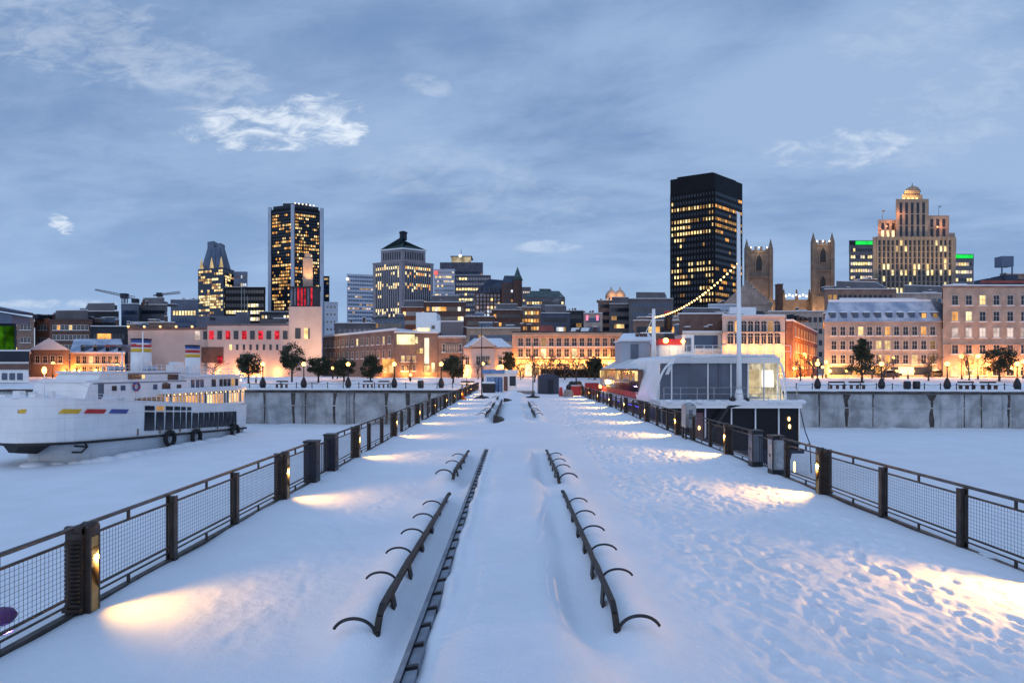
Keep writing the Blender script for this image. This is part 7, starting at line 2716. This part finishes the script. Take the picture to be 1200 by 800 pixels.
for px, Y, yg, lab, rr in ((547, 84.5, 438.5, 'lamp at the pier root just left of the kiosk', .26), (588, 96, 429.5, 'bright lamp above the kiosk roof', .32), (566, 104, 426, 'lamp left of the kiosk before the pediment', .26),
                           (613, 112, 429, 'orange lamp right of the kiosk', .26), (390, 112, 431, 'lamp at the left end of the brown wing', .30), (300, 104, 430, 'small lamp behind the low broad evergreen', .22),
                           (481, 106, 439, 'low lamp before the brown stone corner', .26), (703, 70.5, 453, 'bright lamp at the end of the long red barrier', .22),
                           (968, 112, 424, 'tall lamp before the left corner of the mansard building', .30), (964, 116, 430, 'lower lamp beside the left corner of the mansard building', .26), (1047, 108, 419, 'slim lamp right of the pointed pine', .22), (1064, 110, 432, 'low lamp before the mansard shop fronts', .28),
                           (1022, 110, 431, 'low lamp half hidden by the pointed pine', .24), (1127, 106, 417.5, 'left one of the paired bright lamps on the right', .36), (1146, 106, 417.5, 'right one of the paired bright lamps on the right', .36),
                           (943, 125, 415, 'high lamp in the glowing side street', .30), (951, 118, 427, 'low bright lamp in the mouth of the glowing side street', .30), (934, 116, 432, 'lamp at the near corner of the red-brick side-street house', .24), (1199, 108, 423.5, 'bright lamp at the right edge before the warehouse', .34), (62, 118, 425, 'lamp before the snowy gable at far left', .24)):
    plain_lamp(px, Y, yg, lab, rr)


def quay_bench(px0, px1, Y, label):
    x0, x1 = X_(px0, Y), X_(px1, Y)
    t = thing('quay_bench', label, 'bench', ((x0 + x1) / 2, Y, .15), 0, 'long benches on the snowy quay')
    zb = float(land_z(np.array([x0]), np.array([Y]))[0])
    b = MB()
    b.box(x0, x1, Y - .3, Y + .25, zb + .50, zb + .60)
    b.build('seat', M['wood_dark'], t)
    b = MB()
    b.bar((x0, Y + .28, zb + .95), (x1, Y + .28, zb + .95), .08, .22)
    b.build('backrest', M['wood_dark'], t)
    for f in (.1, .5, .9):
        b = MB()
        xx = x0 + (x1 - x0) * f
        b.box(xx - .08, xx + .08, Y - .22, Y + .3, zb - .1, zb + .495)
        b.build('leg', M['iron'], t)
    b = MB()
    b.hull([(x0, Y - .32, zb + .603), (x1, Y - .32, zb + .603), (x1, Y + .22, zb + .603), (x0, Y + .22, zb + .603)], [(x0 + .1, Y - .2, zb + .72), (x1 - .1, Y - .2, zb + .72), (x1 - .1, Y + .15, zb + .72), (x0 + .1, Y + .15, zb + .72)])
    b.build('snow_cover', M['roof_snow'], t)


for p0, p1, Y, lab in ((323, 337, 88, 'dark quay bench left of the museum-tower lamp'), (425, 437, 88, 'dark quay bench left of the shop-front lamp'), (443, 456, 88, 'second dark quay bench, nearer the shop-front lamp'), (540, 556, 86, 'quay bench at the pier root'),
                       (972, 991, 83.2, 'quay bench before the pointed pine, left one of a pair'), (996, 1014, 83, 'quay bench before the pointed pine, right one of a pair'), (1124, 1143, 82.2, 'quay bench before the paired bright lamps'), (1150, 1169, 82, 'quay bench before the broad round evergreen')):
    quay_bench(p0, p1, Y, lab)
for px, Y, lab in ((493, 87, 'small dark litter bin left of the pier root'), (1063, 82.8, 'left one of two round litter bins on the right quay'), (1074, 82.8, 'right one of two round litter bins on the right quay')):
    x = X_(px, Y)
    b = MB()
    b.lathe([(.40, 0), (.46, .3), (.46, 1.0), (.36, 1.12)], (x, Y, .1), 12)
    b.lathe([(.42, 1.123), (.30, 1.24), (.05, 1.28)], (x, Y, .1), 12, 1)
    tag(b.build('litter_bin', [M['iron'], M['roof_snow']], None, loc=(x, Y, .1)), lab, 'litter bin', 'round litter bins on the quay')
# snow heaps thrown up on the quay
r = random.Random(31)
for lab, p0, p1, Y in (('ridge of shovelled snow along the left quay', 290, 545, 93), ('ridge of shovelled snow along the right quay', 940, 1200, 90)):
    b = MB()
    for k in range(46):
        px = p0 + (p1 - p0) * (k + r.random()) / 46
        yy = Y + 2 * r.random()
        b.ball((X_(px, yy), yy, .2), .7 + 1.0 * r.random(), 0, 10, 6, .42)
    tag(b.build('snow_heap', M['snow'], None, loc=(X_((p0 + p1) / 2, Y), Y, .2)), lab, 'snow', kind='stuff')
# chain rail posts along the edge of the quay
for side, p0, p1, n in ((-1, 288, 548, 15), (1, 938, 1205, 15)):
    t = thing('chain_fence', 'low chain fence along the %s quay edge' % ('left' if side < 0 else 'right'), 'fence', (X_((p0 + p1) / 2, 84.5), 84.5, .1))
    pr = None
    for k in range(n):
        px = p0 + (p1 - p0) * k / (n - 1)
        x = ux(px)
        y = wall_y(x) + 1.2
        b = MB()
        b.lathe([(.07, 0), (.06, .85), (.09, .9), (.03, .97)], (x, y, .05), 8)
        b.build('post', M['iron'], t)
        if pr:
            b = MB()
            b.tube([(pr[0] + (x - pr[0]) * f, pr[1] + (y - pr[1]) * f, .85 - .6 * f * (1 - f)) for f in [i / 6 for i in range(7)]], .03, 5)
            b.build('chain', M['iron'], t)
        pr = (x, y)


# ------------------------------------------------------------------ a few parked cars before the houses
def car(px, Y, label, paint, rz=0.0):
    x = X_(px, Y)
    zb = 1.17
    t = thing('parked_car', label, 'car', (x, Y, zb), rz, 'cars parked before the right-hand houses')
    b = MB()
    side = [(-2.1, .35), (-2.15, .75), (-1.6, .92), (-.95, 1.42), (.55, 1.46), (1.2, .98), (2.05, .85), (2.15, .4)]
    n = len(side)
    b.add([(p[0], -.82, p[1]) for p in side] + [(p[0], .82, p[1]) for p in side], [tuple(range(n - 1, -1, -1)), tuple(range(n, 2 * n))] + [(i, (i + 1) % n, n + (i + 1) % n, n + i) for i in range(n)])
    b.build('body', M[paint], t, world=False)
    b = MB()
    b.add([(-1.35, -.825, .98), (.95, -.825, 1.0), (.5, -.825, 1.38), (-.9, -.825, 1.36)], [(3, 2, 1, 0), (0, 1, 2, 3)])
    b.build('side_window', M['glass'], t, world=False)
    for sx in (-1.3, 1.3):
        for sy in (-.78, .78):
            b = MB()
            b.tube([(sx, sy - .1, .33), (sx, sy + .1, .33)], .33, 12)
            b.build('wheel', M['rubber'], t, world=False)
    b = MB()
    b.hull([(-.95, -.7, 1.465), (.5, -.7, 1.465), (.5, .7, 1.465), (-.95, .7, 1.465)], [(-.8, -.55, 1.6), (.35, -.55, 1.6), (.35, .55, 1.6), (-.8, .55, 1.6)])
    b.build('snow_cover', M['roof_snow'], t, world=False)


for px, lab, pa in ((1096, 'dark car parked before the joint of mansard building and warehouse', 'black_paint'), (1152, 'pale car parked just right of the paired bright lamps', 'grey_metal'), (1042, 'dark car parked behind the slim lamp right of the pine', 'navy_paint')):
    car(px, 121, lab, pa)
